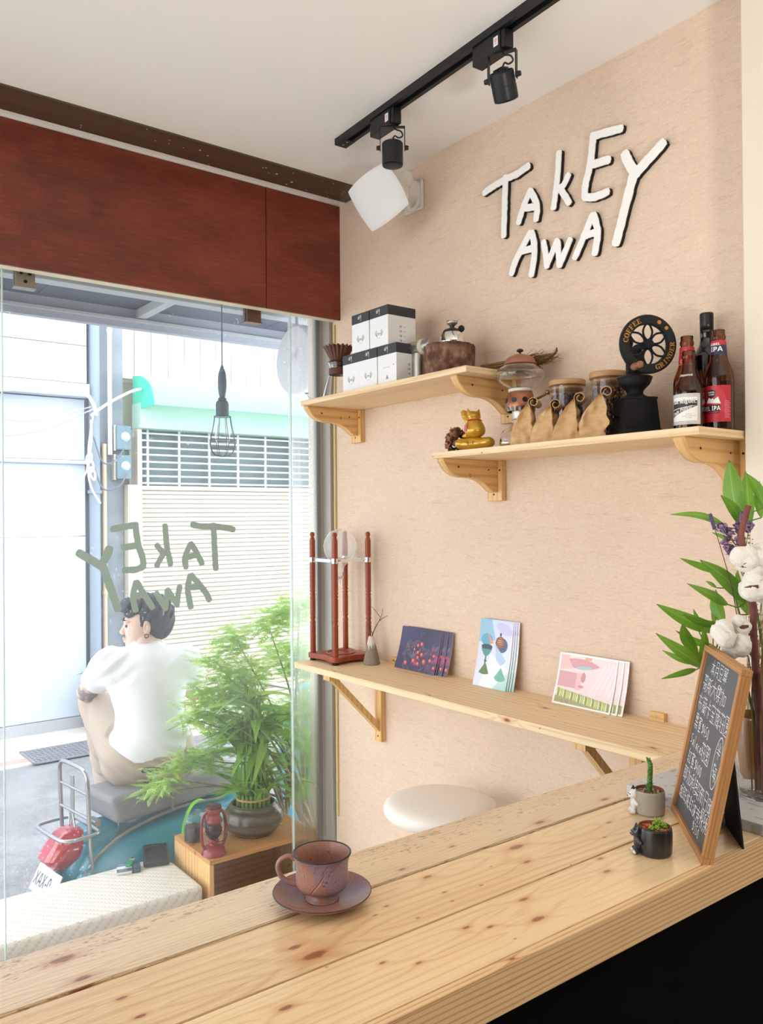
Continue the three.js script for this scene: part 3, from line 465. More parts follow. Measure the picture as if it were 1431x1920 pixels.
{
  // dried twigs lying over the end of the shelf
  const R = rng(21), m = std({ map: tex(128, 32, (u, v) => mix3([92, 66, 34], [160, 122, 70], fbm(u * 30, v * 5, 1, 3, 30, 5))), roughness: 0.9 });
  const t = thing('twig_bundle', 'bundle of dried brown twigs lying over the right end of the left shelf', 'twigs', [-0.055, SH1, 0.99]);
  const gs = [], hs = [];
  for (let i = 0; i < 90; i++) {
    const y = 0.006 + R() * 0.03, x = (R() - 0.5) * 0.06, l = 0.06 + R() * 0.085, a = (R() - 0.5) * 0.03;
    gs.push(taper([[x - a, y + (R() - 0.5) * 0.01, -0.11 - 0.02 * R()], [x, y, 0], [x + a, y + (R() - 0.3) * 0.02, l], [x + a * 1.5, y + (R() - 0.2) * 0.026, l + 0.02]], [0.0012, 0.0018 + R() * 0.001, 0.0012, 0.0005], 8, 5));
  }
  tag(part('twigs', gs, m, t), null, null, null, 'stuff');
  for (let i = 0; i < 3; i++) hs.push(taper([[-0.02 + i * 0.01, 0.016, 0.04], [-0.015 + i * 0.012, 0.02, 0.11], [-0.012 + i * 0.006, 0.034, 0.16], [-0.012, 0.045, 0.172]], [0.003, 0.003, 0.0026, 0.0018], 12, 6));
  part('thick_twig', hs[1], m, t); part('thick_twig', hs[2], m, t);
  const s = thing('dried_sprig', 'tiny dried sprig with a pale yellow flower at the left tip of the left shelf', 'flower', [-0.235, SH1, 0.135]);
  part('stem', taper([[0.02, 0.003, 0.03], [0, 0.012, 0], [-0.006, 0.028, -0.015]], [0.0008, 0.0008, 0.0006], 8, 5), m, s);
  const pt = []; for (let i = 0; i < 7; i++) pt.push(sph(0.004, 0, 0, 0, 8).scale(1, 0.5, 0.7).rotateZ(0.5).translate(0.005, 0, 0).rotateY(i * 0.9).translate(-0.006, 0.03, -0.015));
  part('petals', pt, std({ color: 0xd2ae74, roughness: 0.9 }), s);
}

// ---------------------------------------------------------------- things on the right shelf
function blob(res, size, center, f, mat, maxPoly = 60000) { // surface of f(p) = 0 (f > 0 inside) by marching cubes, joined and smoothed
  const mc = new MarchingCubes(res, new THREE.MeshStandardMaterial(), false, false, maxPoly), h = size / 2; mc.isolation = 0; mc.reset();
  for (let k = 0; k < res; k++) for (let j = 0; j < res; j++) for (let i = 0; i < res; i++) mc.field[i + j * res + k * res * res] = f(center[0] + ((i - res / 2) / (res / 2)) * h, center[1] + ((j - res / 2) / (res / 2)) * h, center[2] + ((k - res / 2) / (res / 2)) * h);
  mc.update();
  const n = mc.count ?? mc.geometry.drawRange.count, g = new THREE.BufferGeometry(), p = new Float32Array(n * 3);
  for (let i = 0; i < n * 3; i++) p[i] = mc.positionArray[i] * h + center[i % 3];
  g.setAttribute('position', new THREE.BufferAttribute(p, 3));
  const q = mergeVertices(g, size / res / 40); q.computeVertexNormals(); return q;
}
const smin = (a, b, k) => { const h = clamp(0.5 + 0.5 * (b - a) / k); return mix(b, a, h) - k * h * (1 - h); };
const ell = (p, c, r) => { const x = (p[0] - c[0]) / r[0], y = (p[1] - c[1]) / r[1], z = (p[2] - c[2]) / r[2], l = Math.hypot(x, y, z); return (l - 1) * Math.min(r[0], r[1], r[2]); };
const cap = (p, a, b, ra, rb) => { // tapered capsule
  const ux = b[0] - a[0], uy = b[1] - a[1], uz = b[2] - a[2], l2 = ux * ux + uy * uy + uz * uz, t = clamp(((p[0] - a[0]) * ux + (p[1] - a[1]) * uy + (p[2] - a[2]) * uz) / (l2 || 1));
  return Math.hypot(p[0] - a[0] - ux * t, p[1] - a[1] - uy * t, p[2] - a[2] - uz * t) - mix(ra, rb, t);
};
{
  // dried hydrangea head
  const R = rng(5), t = thing('dried_flower', 'dried brown hydrangea head with withered leaves at the left end of the right shelf', 'flower', [-0.16, SH2, 0.842]);
  const pm = std({ color: 0x9c6f4f, roughness: 0.9, side: THREE.DoubleSide }), pm2 = std({ color: 0x6f4630, roughness: 0.9, side: THREE.DoubleSide }), lm = std({ color: 0x4f4a2c, roughness: 0.9, side: THREE.DoubleSide });
  const A = [], B = [], Lf = [];
  for (let i = 0; i < 110; i++) { const a = R() * 6.28, e = Math.acos(1 - 1.7 * R()), r = 0.018 + R() * 0.013, g = warp(new THREE.PlaneGeometry(0.017, 0.015, 3, 3), (v) => { v.z = 0.004 * Math.sin(v.x * 300 + i) + 20 * v.x * v.y; }).rotateX(-1.2 + R()).rotateY(R() * 6).rotateZ(R() * 2).translate(Math.sin(e) * Math.cos(a) * r, 0.042 + Math.cos(e) * r * 1.15, Math.sin(e) * Math.sin(a) * r); (R() < 0.7 ? A : B).push(g); }
  part('petals', A, pm, t); part('dark_petals', B, pm2, t);
  for (let i = 0; i < 9; i++) Lf.push(blade(0.035 + R() * 0.02, 0.016, 0.3, 0.3, 6).rotateY(R() * 6.28).translate((R() - 0.5) * 0.02, 0.012 + R() * 0.008, (R() - 0.5) * 0.02));
  part('withered_leaves', Lf, lm, t); part('stem', taper([[0.0, 0.03, 0], [0.01, 0.008, 0.0], [0.05, 0.004, 0.03]], [0.002, 0.002, 0.0018], 8, 6), lm, t);
}
{
  // gold ingot cushion and lucky cat
  const gold = phys({ color: 0xd0a02e, roughness: 0.28, metalness: 0.45, clearcoat: 0.5, clearcoatRoughness: 0.15 });
  const t = thing('gold_ingot', 'gold ceramic ingot with a printed antler mark, under the gold cat', 'ornament', [-0.18, SH2, 0.945], 0.35);
  const g = blob(40, 0.2, [0, 0.02, 0], (x, y, z) => -smin(ell([x, y, z], [0, 0.022, 0], [0.03, 0.021, 0.052]), smin(ell([x, y, z], [0, 0.026, -0.046], [0.02, 0.014, 0.014]), ell([x, y, z], [0, 0.026, 0.046], [0.02, 0.014, 0.014]), 0.01), 0.012) - Math.max(0, 0.0008 - y) * 3);
  part('body', g, gold, t);
  const mk = canvasTex(128, 96, (c) => { c.clearRect(0, 0, 128, 96); wing(c, 64, 44, 44, '#5a3f16'); });
  const pl = gridGeo(10, 6, (u, v) => { const zz = (u - 0.5) * 0.048, yy = 0.012 + v * 0.022, k = 1 - (zz / 0.052) ** 2 - ((yy - 0.022) / 0.021) ** 2; return [-0.0306 * Math.sqrt(Math.max(0, k)) - 0.0008, yy, zz]; });
  part('printed_mark', pl, std({ map: mk, transparent: true, roughness: 0.4 }), t);
  const c = thing('lucky_cat', 'small gold beckoning cat with a red collar sitting on the gold ingot', 'ornament', [-0.18, SH2 + 0.041, 0.943], -0.25);
  c.scale.set(1.18, 1.0, 1.18);
  const body = blob(64, 0.11, [0, 0.04, 0], (x, y, z) => {
    const p = [x, y, z];
    let d = smin(ell(p, [0, 0.02, 0.004], [0.026, 0.022, 0.027]), ell(p, [0, 0.038, 0.0], [0.021, 0.02, 0.021]), 0.012);
    d = smin(d, ell(p, [0, 0.062, -0.008], [0.021, 0.018, 0.019]), 0.005);
    for (const s of [-1, 1]) d = smin(d, cap(p, [s * 0.013, 0.072, -0.004], [s * 0.016, 0.085, -0.003], 0.006, 0.0015), 0.004);
    d = smin(d, cap(p, [-0.016, 0.046, -0.004], [-0.024, 0.062, -0.006], 0.0065, 0.0065), 0.004); d = smin(d, cap(p, [-0.024, 0.062, -0.006], [-0.023, 0.074, -0.012], 0.0065, 0.0075), 0.004);
    d = smin(d, cap(p, [0.012, 0.036, -0.014], [0.011, 0.02, -0.022], 0.006, 0.0055), 0.004);
    for (const s of [-1, 1]) d = smin(d, ell(p, [s * 0.014, 0.006, -0.017], [0.009, 0.007, 0.013]), 0.004);
    d = smin(d, ell(p, [0, 0.058, -0.025], [0.008, 0.006, 0.005]), 0.004);
    return -Math.max(d, -y);
  });
  part('body', body, gold, c);
  const red = std({ color: 0xb3262c, roughness: 0.5 });
  part('collar', new THREE.TorusGeometry(0.0185, 0.0026, 8, 40).rotateX(Math.PI / 2).scale(1.05, 1, 1.02).translate(0, 0.05, -0.004), red, c, 'red collar');
  part('tablet', bb(-0.0275, -0.0235, 0.018, 0.036, -0.006, 0.006, 0.001).rotateX(0.15), std({ color: 0xc9506a, roughness: 0.5 }), c, 'pink tablet');
  part('bell', sph(0.004, 0, 0.047, -0.0245, 12), gold, c);
  for (const s of [-1, 1]) part('eye', sph(0.0024, s * 0.009, 0.066, -0.0255, 8), M.black, c);
}
{
  // vacuum coffee maker
  const t = thing('siphon_brewer', 'glass siphon coffee maker with copper fittings and a wide globe on top', 'coffee maker', [-0.12, SH2, 1.072]);
  part('lower_flask', slathe([[0, 0.002], [0.052, 0.002], [0.059, 0.008], [0.06, 0.03], [0.053, 0.052], [0.036, 0.066], [0.025, 0.074], [0.025, 0.084], [0.023, 0.084], [0.023, 0.074], [0.034, 0.064], [0.051, 0.05], [0.058, 0.03], [0.057, 0.009], [0, 0.005]], 56, 60), M.solidGlass, t);
  part('frosted_stem', slathe([[0, 0.055], [0.012, 0.055], [0.014, 0.06], [0.0145, 0.08], [0.022, 0.088], [0.023, 0.118], [0, 0.118]], 40, 30), phys({ color: 0xd9d6cf, roughness: 0.35, metalness: 0.35 }), t);
  part('inner_tube', cyl(0.009, 0.009, 0.05, 0, 0.032, 0, 20), phys({ color: 0xffffff, roughness: 0.25, transmission: 0.7, thickness: 0 }), t);
  const cup = slathe([[0.03, 0.116], [0.041, 0.118], [0.043, 0.122], [0.042, 0.135], [0.038, 0.152], [0.033, 0.163], [0.03, 0.166]], 48, 24);
  part('copper_burner', cup, M.copper, t);
  for (const a of [2.62, 3.45, 4.2]) part('vent_hole', cyl(0.0078, 0.0078, 0.004, 0, 0, 0, 20).rotateZ(Math.PI / 2).translate(0.0408, 0.138, 0).rotateY(a), M.black, t);
  part('crimped_skirt', gridGeo(96, 3, (u, v) => { const a = u * 6.2832, r = 0.043 - v * 0.004 + 0.0022 * Math.cos(a * 16) * v; return [Math.cos(a) * r, 0.12 - v * 0.012, Math.sin(a) * r]; }), std({ color: 0x8c8378, roughness: 0.3, metalness: 0.9, side: THREE.DoubleSide }), t);
  part('handle', [tube([[0.03, 0.142, 0.028], [0.03, 0.15, 0.06], [0.028, 0.156, 0.075]], 0.004, 10, 8), sph(0.0075, 0.028, 0.157, 0.078, 12)], M.copper, t);
  part('seal_ring', lathe([[0.028, 0.164], [0.034, 0.165], [0.035, 0.172], [0.028, 0.174]], 40), phys({ color: 0xd8d6d0, roughness: 0.3 }), t);
  part('globe', slathe([[0.03, 0.172], [0.034, 0.176], [0.05, 0.185], [0.064, 0.198], [0.0695, 0.212], [0.066, 0.226], [0.052, 0.238], [0.04, 0.243], [0.039, 0.242], [0.051, 0.2365], [0.0645, 0.225], [0.0678, 0.212], [0.0625, 0.1985], [0.049, 0.1865], [0.033, 0.178], [0.029, 0.174]], 64, 80), M.solidGlass, t);
  part('lid', slathe([[0.0, 0.245], [0.042, 0.243], [0.045, 0.246], [0.044, 0.25], [0.036, 0.262], [0.02, 0.27], [0.006, 0.273], [0, 0.2735]], 48, 30), std({ color: 0xa67058, roughness: 0.5, metalness: 0.35 }), t, 'copper-coloured lid');
  part('lid_knob', slathe([[0.003, 0.272], [0.003, 0.278], [0.009, 0.281], [0.0095, 0.285], [0.005, 0.2885], [0, 0.289]], 28, 20), std({ color: 0x3a2a22, roughness: 0.35, metalness: 0.5 }), t);
}
{
  // kraft bags with rolled tops; profile in the z-y plane, wide along x
  const kraft = std({ map: tex(256, 256, (u, v) => { const k = 0.93 + 0.14 * fbm(u * 20, v * 20, 4, 4); return [204 * k, 166 * k, 118 * k]; }), roughness: 0.6, side: THREE.DoubleSide });
  const S = [['leftmost kraft paper coffee bag, tallest of the four and partly in front of the siphon', 1.157, 1.0, 1], ['second kraft paper coffee bag from the left, the lowest of the four', 1.228, 0.88, 2], ['third kraft paper coffee bag from the left, in front of the first glass jar', 1.306, 0.95, 3], ['rightmost kraft paper coffee bag, next to the coffee grinder', 1.388, 1.0, 4]];
  for (const [label, z, k, s] of S) {
    const t = thing('paper_bag', label, 'bag', [-0.2, SH2, z], 0.5 + 0.04 * s, 'rolled kraft coffee bags'), R = rng(s * 7);
    const H = 0.112 * k, lean = 0.012 + 0.004 * R();
    const crump = (x, y, zz) => { const q = Math.sin(Math.min(1, y / H) * Math.PI * 0.95) ** 0.5; return 0.008 * q * (Math.abs(fbm(zz * 34 + s * 9, y * 26, s, 2) - 0.5) * 4 - 0.5); };
    const body = gridGeo(56, 28, (u, v) => {
      // perimeter: front (-x) face, +z side, back, -z side
      const per = u * 4, e = Math.floor(per) % 4, f = per - Math.floor(per), y = v * H, w = mix(0.031, 0.002, Math.pow(v, 2.3)), dx = mix(0.028, 0.031, v), cz = lean * v * v * 1.6;
      let x, zz; if (e === 0) { x = -dx; zz = -w + 2 * w * f; } else if (e === 1) { x = -dx + 2 * dx * f; zz = w; } else if (e === 2) { x = dx; zz = w - 2 * w * f; } else { x = dx - 2 * dx * f; zz = -w; }
      if (e === 0 || e === 2) x += (e ? -1 : 1) * 0.016 * Math.sin(Math.PI * f) * v * (1 - v * 0.3);      // gusset folds in
      const c = crump(x, y, zz + x); return [x + (e === 0 ? c : e === 2 ? -c : 0), y, zz + cz + (e % 2 ? c * (e === 1 ? 1 : -1) : 0)];
    });
    part('pouch', body, kraft, t);
    part('bottom', bb(-0.027, 0.027, 0.0002, 0.001, -0.028, 0.028), kraft, t);
    const outer = [], inner = []; for (let i = 0; i <= 36; i++) { const a = -0.5 + i / 36 * 8.2, r = 0.0155 - i / 36 * 0.009; outer.push([Math.cos(a) * -r, Math.sin(a) * r]); inner.push([Math.cos(a) * -(r - 0.0014), Math.sin(a) * (r - 0.0014)]); }
    const roll = extr(shape([...outer, ...inner.reverse()]), 0.062).rotateY(-Math.PI / 2).translate(0.031, H + 0.002, lean * 1.6 + 0.014);
    part('rolled_top', roll, kraft, t);
  }
}
{
  // glass jars of beans with wooden lids
  const lidM = std({ color: 0xbd9062, roughness: 0.5 });
  const bean = (() => { const g = new THREE.SphereGeometry(0.0052, 8, 6).scale(1, 0.62, 0.75); return g; })();
  const jar = (label, x, z, seed, cA, h) => {
    const t = thing('glass_jar', label, 'jar', [x, SH2, z], 0, 'bean jars with wooden lids'), R = rng(seed), r = 0.048;
    part('glass', slathe([[0, 0.001], [r - 0.003, 0.001], [r, 0.005], [r, h], [r - 0.002, h + 0.001], [r - 0.0028, h], [r - 0.0028, 0.007], [0, 0.006]], 48, 70), M.glass, t);
    part('lid', lathe([[0, h + 0.0015], [r + 0.002, h + 0.0015], [r + 0.003, h + 0.004], [r + 0.003, h + 0.014], [r + 0.001, h + 0.017], [0, h + 0.017]], 48), lidM, t, 'pale wooden lid');
    part('lid_plug', lathe([[0, h - 0.012], [r - 0.004, h - 0.012], [r - 0.0035, h + 0.0015], [0, h + 0.0015]], 40), lidM, t);
    const inst = new THREE.InstancedMesh(bean, std({ color: 0xffffff, roughness: 0.55 }), 760), o = new THREE.Object3D(), col = new THREE.Color(); inst.name = 'coffee_beans';
    for (let i = 0; i < 760; i++) { const edge = R() < 0.75, a = R() * 6.283, rr = edge ? r - 0.008 - 0.003 * R() : (r - 0.01) * Math.sqrt(R()), y = edge ? 0.012 + R() * (h - 0.036) : h - 0.03 + 0.006 * R(); o.position.set(Math.cos(a) * rr, y, Math.sin(a) * rr); o.rotation.set(R() * 6, R() * 6, R() * 6); o.updateMatrix(); inst.setMatrixAt(i, o.matrix); const k = R(); col.setHex(k < 0.5 ? cA[0] : k < 0.85 ? cA[1] : cA[2]); inst.setColorAt(i, col); }
    inst.castShadow = inst.receiveShadow = true; t.add(inst); tag(inst, null, null, null, 'stuff');
    part('bean_core', cyl(r - 0.0105, r - 0.0105, h - 0.038, 0, 0.009 + (h - 0.038) / 2, 0, 24), std({ color: cA[0], roughness: 0.9 }), t);
  };
  jar('glass jar of dark roasted beans with a wooden lid, behind the kraft bags', -0.075, 1.205, 3, [0x2e1c14, 0x43291b, 0x6a4a22], 0.166);
  jar('glass jar of lighter brown beans with a wooden lid, beside the coffee grinder', -0.075, 1.345, 4, [0x4a3218, 0x7a5526, 0x9a7434], 0.168);
}

// ---------------------------------------------------------------- cast-iron coffee grinder
{
  const t = thing('coffee_grinder', 'black cast-iron coffee grinder with a large spoked flywheel and wooden handle', 'grinder', [-0.135, SH2, 1.468], -0.5236);
  const iron = std({ color: 0x131416, roughness: 0.45, metalness: 0.3, bumpMap: scaled(tex(128, 128, (u, v) => noise(u * 64, v * 64, 3, 64, 64), { srgb: false }), 12, 12), bumpScale: 0.0003 }), goldP = std({ color: 0xc28a3c, roughness: 0.45, metalness: 0.3 });
  const wood = std({ color: 0x4a3436, roughness: 0.35 });
  const frus = (w0, w1, y0, y1) => { const g = new THREE.CylinderGeometry(w1 / Math.SQRT2, w0 / Math.SQRT2, y1 - y0, 4, 1).rotateY(Math.PI / 4).translate(0, (y0 + y1) / 2, 0); return g.toNonIndexed(); };
  const flat = (g) => { g.computeVertexNormals(); return g; };
  part('plinth', [bb(-0.056, 0.056, 0.0, 0.008, -0.056, 0.056, 0.002), flat(frus(0.106, 0.094, 0.008, 0.018))], iron, t);
  const bx = part('box', [flat(frus(0.09, 0.078, 0.018, 0.092)), bb(-0.041, 0.041, 0.092, 0.098, -0.041, 0.041, 0.002)], iron, t);
  part('drawer', flat(bb(-0.0455, -0.0425, 0.026, 0.08, -0.036, 0.036, 0.001).rotateZ(-0.08).translate(0.0035, -0.004, 0)), wood, t, 'dark wooden drawer front');
  part('drawer_knob', slathe([[0, 0], [0.003, 0.0], [0.003, 0.01], [0.0075, 0.013], [0.0085, 0.017], [0.005, 0.0195], [0, 0.02]], 24, 20).rotateZ(Math.PI / 2).translate(-0.042, 0.052, 0), std({ color: 0x26221f, roughness: 0.25, metalness: 0.8 }), t);
  part('hopper', slathe([[0, 0.098], [0.03, 0.098], [0.032, 0.1], [0.022, 0.107], [0.02, 0.112], [0.024, 0.12], [0.036, 0.132], [0.041, 0.144], [0.0425, 0.148], [0.042, 0.15], [0.03, 0.156], [0.016, 0.162], [0.012, 0.17], [0, 0.172]], 48, 60), iron, t);
  part('bridge', [bb(-0.012, 0.012, 0.16, 0.2, -0.012, 0.03, 0.004), bb(-0.02, -0.006, 0.15, 0.225, -0.01, 0.006, 0.004), bb(-0.015, 0.015, 0.19, 0.215, -0.03, 0.02, 0.005)], iron, t);
  part('finial', slathe([[0.009, 0.2], [0.012, 0.212], [0.007, 0.222], [0.009, 0.232], [0.0095, 0.24], [0.006, 0.248], [0.003, 0.256], [0, 0.259]], 24, 30).translate(-0.012, 0, -0.002), iron, t);
  part('axle', rod([0, 0.217, -0.02], [0, 0.217, 0.085], 0.0065, 16), iron, t);
  const w = new THREE.Group(); w.name = 'flywheel'; w.position.set(0.0, 0.217, 0.074); t.add(w);
  part('rim', lathe([[0.0475, -0.006], [0.068, -0.0065], [0.0705, -0.004], [0.0705, 0.004], [0.068, 0.0065], [0.049, 0.006], [0.0475, 0.004], [0.0475, -0.006]], 96).rotateX(Math.PI / 2), iron, w);
  part('hub', slathe([[0, -0.008], [0.0115, -0.008], [0.0125, -0.004], [0.0125, 0.006], [0.009, 0.0105], [0, 0.012]], 32, 20).rotateX(Math.PI / 2), iron, w);
  for (let i = 0; i < 6; i++) { const a = i * Math.PI / 3 + Math.PI / 2, P = (r, o) => [Math.cos(a) * r - Math.sin(a) * o, Math.sin(a) * r + Math.cos(a) * o, 0]; part('spoke', tube([P(0.01, -0.002), P(0.018, -0.0085), P(0.031, -0.0115), P(0.043, -0.0075), P(0.0485, -0.004)], 0.0026, 20, 8), iron, w); part('spoke', tube([P(0.01, 0.002), P(0.018, 0.0085), P(0.031, 0.0115), P(0.043, 0.0075), P(0.0485, 0.004)], 0.0026, 20, 8), iron, w); }
  const { FontLoader } = await import('three/addons/loaders/FontLoader.js'), { TextGeometry } = await import('three/addons/geometries/TextGeometry.js');
  const font = await new FontLoader().loadAsync('fonts/droid/droid_serif_bold.typeface.json');
  const word = (s, a0, a1, turn) => [...s].map((ch, i) => { const g = new TextGeometry(ch, { font, size: 0.0118, depth: 0.0012, curveSegments: 4, bevelEnabled: false }); g.computeBoundingBox(); g.translate(-g.boundingBox.max.x / 2, -0.0059, 0); const a = mix(a0, a1, i / (s.length - 1)); return g.rotateZ(a + turn).translate(Math.cos(a) * 0.0585, Math.sin(a) * 0.0585, 0.0056); });
  part('lettering', [...word('COFFEE', 3.02, 2.02, -Math.PI / 2), ...word('GRINDER', -1.2, 0.0, Math.PI / 2)], goldP, w, 'gold raised words COFFEE and GRINDER');
  for (const a of [1.1, 0.72]) part('rosette', [cyl(a > 1 ? 0.0052 : 0.0042, 0.0045, 0.002, 0, 0, 0, 20).rotateX(Math.PI / 2).translate(Math.cos(a) * 0.0585, Math.sin(a) * 0.0585, 0.007)], goldP, w);
  part('crank_lug', bb(-0.054, -0.034, -0.068, -0.046, -0.005, 0.005, 0.004), iron, w);
  part('crank_pin', rod([-0.044, -0.058, 0], [-0.044, -0.058, 0.022], 0.004, 12), iron, w);
  part('wooden_handle', slathe([[0, 0], [0.0068, 0], [0.0085, 0.004], [0.0088, 0.012], [0.007, 0.022], [0.0078, 0.03], [0.0085, 0.037], [0.006, 0.041], [0, 0.042]], 28, 30).rotateX(Math.PI / 2).translate(-0.044, -0.058, 0.016), std({ color: 0x8d5a3c, roughness: 0.45 }), w);
}
// ---------------------------------------------------------------- beer and wine bottles
{
  const amber = phys({ color: 0xffffff, roughness: 0.05, transmission: 1, thickness: 0.01, ior: 1.45, attenuationColor: new THREE.Color(0.36, 0.12, 0.03), attenuationDistance: 0.006 });
  const wrapG = (r, y0, y1, a0, a1, bulge = () => 0) => gridGeo(40, 6, (u, v) => { const a = mix(a0, a1, u), y = mix(y0, y1, v), q = r + bulge(v); return [Math.cos(a) * q, y, -Math.sin(a) * q]; });
  const hollow = (prof, wall) => [...prof, ...prof.slice(1).reverse().map(([r, y], i) => [Math.max(0.0005, r - wall), i === prof.length - 2 ? y + wall : y]), [0, prof[0][1] + wall * 1.5]];
  const steinie = [[0, 0], [0.03, 0], [0.0335, 0.004], [0.0335, 0.092], [0.031, 0.108], [0.021, 0.13], [0.0155, 0.15], [0.0142, 0.176], [0.0142, 0.178], [0.0158, 0.179], [0.0158, 0.186], [0.0145, 0.188], [0.0145, 0.196]].map(([r, y]) => [r, y * 0.92]);
  const long = [[0, 0], [0.028, 0], [0.032, 0.004], [0.032, 0.118], [0.03, 0.134], [0.0205, 0.158], [0.0165, 0.182], [0.0142, 0.206], [0.0142, 0.208], [0.0158, 0.209], [0.0158, 0.216], [0.0142, 0.218], [0.0142, 0.228]];
  const mk = (label, prof, x, z) => { const t = thing('beer_bottle', label, 'bottle', [x, SH2, z]); part('glass', lathe(hollow(prof, 0.003), 48), amber, t); part('mouth', new THREE.TorusGeometry(0.013, 0.0016, 8, 32).rotateX(Math.PI / 2).translate(0, prof.at(-1)[1], 0), amber, t); return t; };
  const L1 = canvasTex(640, 512, (c, w, h) => {
    c.fillStyle = '#e9e5df'; c.fillRect(0, 0, w, h); c.strokeStyle = '#2a2624'; c.lineWidth = 5; c.strokeRect(14, 14, w - 28, h - 28); c.strokeRect(52, 50, w - 104, h - 100);
    c.fillStyle = '#2a2624'; for (let i = 0; i < 22; i++) for (const y of [32, h - 32]) { c.beginPath(); c.ellipse(40 + i * 27, y, 8, 6, 0, 0, 7); c.fill(); } for (let i = 0; i < 17; i++) for (const x of [33, w - 33]) { c.beginPath(); c.ellipse(x, 54 + i * 25, 6, 8, 0, 0, 7); c.fill(); }
    c.fillStyle = '#2b2523'; c.beginPath(); c.moveTo(55, 120); c.lineTo(w - 60, 120); c.lineTo(w - 60, 205); c.lineTo(55, 390); c.closePath(); c.fill();
    c.fillStyle = '#e9e5df'; c.beginPath(); c.moveTo(55, 258); c.lineTo(w - 170, 205); c.lineTo(w - 60, 205); c.lineTo(55, 268); c.fill();
    c.font = 'bold 84px serif'; c.textAlign = 'center'; c.lineWidth = 6; c.strokeStyle = '#2b2523'; c.fillStyle = '#f4f1ec'; c.strokeText('San Miguel.', 320, 160); c.fillText('San Miguel.', 320, 160);
    c.save(); c.translate(285, 300); c.rotate(-0.31); c.font = 'bold italic 72px serif'; c.strokeText('Pale Pilsen', 0, 0); c.fillText('Pale Pilsen', 0, 0); c.restore();
    c.fillStyle = '#8a8580'; c.font = '21px sans-serif'; for (const [s, y] of [['BREWED BY', 352], ['SAN MIGUEL BREWERY INC.', 384], ['PHILIPPINES', 414]]) c.fillText(s, 420, y);
  });
  const L2 = canvasTex(512, 512, (c, w, h) => {
    c.fillStyle = '#b62130'; c.fillRect(0, 0, w, h); c.strokeStyle = '#d8606a'; c.lineWidth = 5; for (let i = 0; i < 8; i++) { c.beginPath(); c.arc(150, 260, 90 + i * 26, -1.4, 0.5); c.stroke(); }
    c.fillStyle = '#ece8e0'; c.beginPath(); c.moveTo(90, 240); c.lineTo(180, 130); c.lineTo(230, 200); c.lineTo(300, 160); c.lineTo(340, 260); c.fill(); c.fillStyle = '#1c1c20'; c.beginPath(); c.moveTo(120, 70); c.lineTo(190, 50); c.lineTo(260, 70); c.lineTo(255, 150); c.lineTo(190, 190); c.lineTo(125, 150); c.fill(); c.fillStyle = '#ece8e0'; c.font = 'bold 30px sans-serif'; c.textAlign = 'center'; c.fillText('SAMUEL', 190, 105); c.fillText('ADAMS', 190, 138);
    c.fillStyle = '#1d1a1c'; c.fillRect(0, 275, 330, 92); c.fillStyle = '#f3efe8'; c.font = 'bold 84px sans-serif'; c.fillText('REBEL IPA', 130, 350); c.fillStyle = '#2a1a1c'; c.fillRect(60, 380, 260, 12); c.fillStyle = '#e7a9a9'; for (let i = 0; i < 14; i++) c.fillRect(400, 220 + i * 18, 70 + (i % 3) * 12, 4);
  });
  const N2 = canvasTex(256, 160, (c, w, h) => { c.fillStyle = '#2a2d4c'; c.fillRect(0, 0, w, h); c.fillStyle = '#c02236'; c.fillRect(0, 0, w, 50); c.fillStyle = '#efece6'; c.textAlign = 'center'; c.font = 'bold 40px sans-serif'; c.fillText('REBEL', 92, 56); c.font = 'bold 74px sans-serif'; c.fillText('IPA', 112, 124); });
  const N3 = canvasTex(256, 200, (c, w, h) => { c.fillStyle = '#b3242f'; c.fillRect(0, 0, w, h); c.fillStyle = '#c8a463'; c.fillRect(0, h - 14, w, 14); c.strokeStyle = '#e0a58a'; c.lineWidth = 6; for (const [x, y] of [[110, 60], [140, 110], [90, 150]]) { c.beginPath(); c.ellipse(x, y, 16, 26, 0.6, 0, 7); c.stroke(); } });
  const mat = (m) => std({ map: m, roughness: 0.45, side: THREE.DoubleSide });
  const t1 = mk('small brown beer bottle with a black and white label, nearest the shelf edge', steinie, -0.18, 1.645);
  const ang = (x, z) => Math.atan2(-(2.712 - z), -1.88 - x); // in wrapG's convention: x = cos a, z = -sin a
  { const a = ang(-0.18, 1.645); part('label', wrapG(0.0339, 0.012, 0.081, a - 1.55, a + 0.75), mat(L1), t1, 'white label with black lettering'); }
  { const word = canvasTex(190, 48, (c) => { c.clearRect(0, 0, 190, 48); c.fillStyle = '#eeeae2'; c.font = 'bold 38px serif'; c.fillText('Imported', 4, 36); }); const a = ang(-0.18, 1.645); part('neck_print', gridGeo(16, 2, (u, v) => { const q = a - 0.85 + u * 1.2, y = 0.119 + v * 0.009, r = mix(0.031, 0.021, (y - 0.108) / 0.022) + 0.0009; return [Math.cos(q) * r, y, -Math.sin(q) * r]; }), std({ map: word, transparent: true, roughness: 0.5, side: THREE.DoubleSide }), t1, 'white printed word on the shoulder'); }
  const t2 = mk('brown long-neck beer bottle with red labels, rightmost on the shelf', long, -0.12, 1.683);
  { const a = ang(-0.12, 1.683); part('label', wrapG(0.0324, 0.018, 0.1, a - 1.35, a + 0.85), mat(L2), t2, 'red label with white lettering'); part('neck_label', wrapG(0.0168, 0.172, 0.204, a - 1.9, a + 1.7, (v) => 0.0012 - v * 0.0018), mat(N2), t2, 'red and blue neck label'); }
  const t3 = mk('brown beer bottle with a red neck label, hidden behind the small one', long, -0.12, 1.603);
  { const a = ang(-0.12, 1.603); part('neck_label', wrapG(0.0172, 0.16, 0.203, a - 1.9, a + 1.9, (v) => 0.0026 - v * 0.0034), mat(N3), t3, 'red neck label'); }
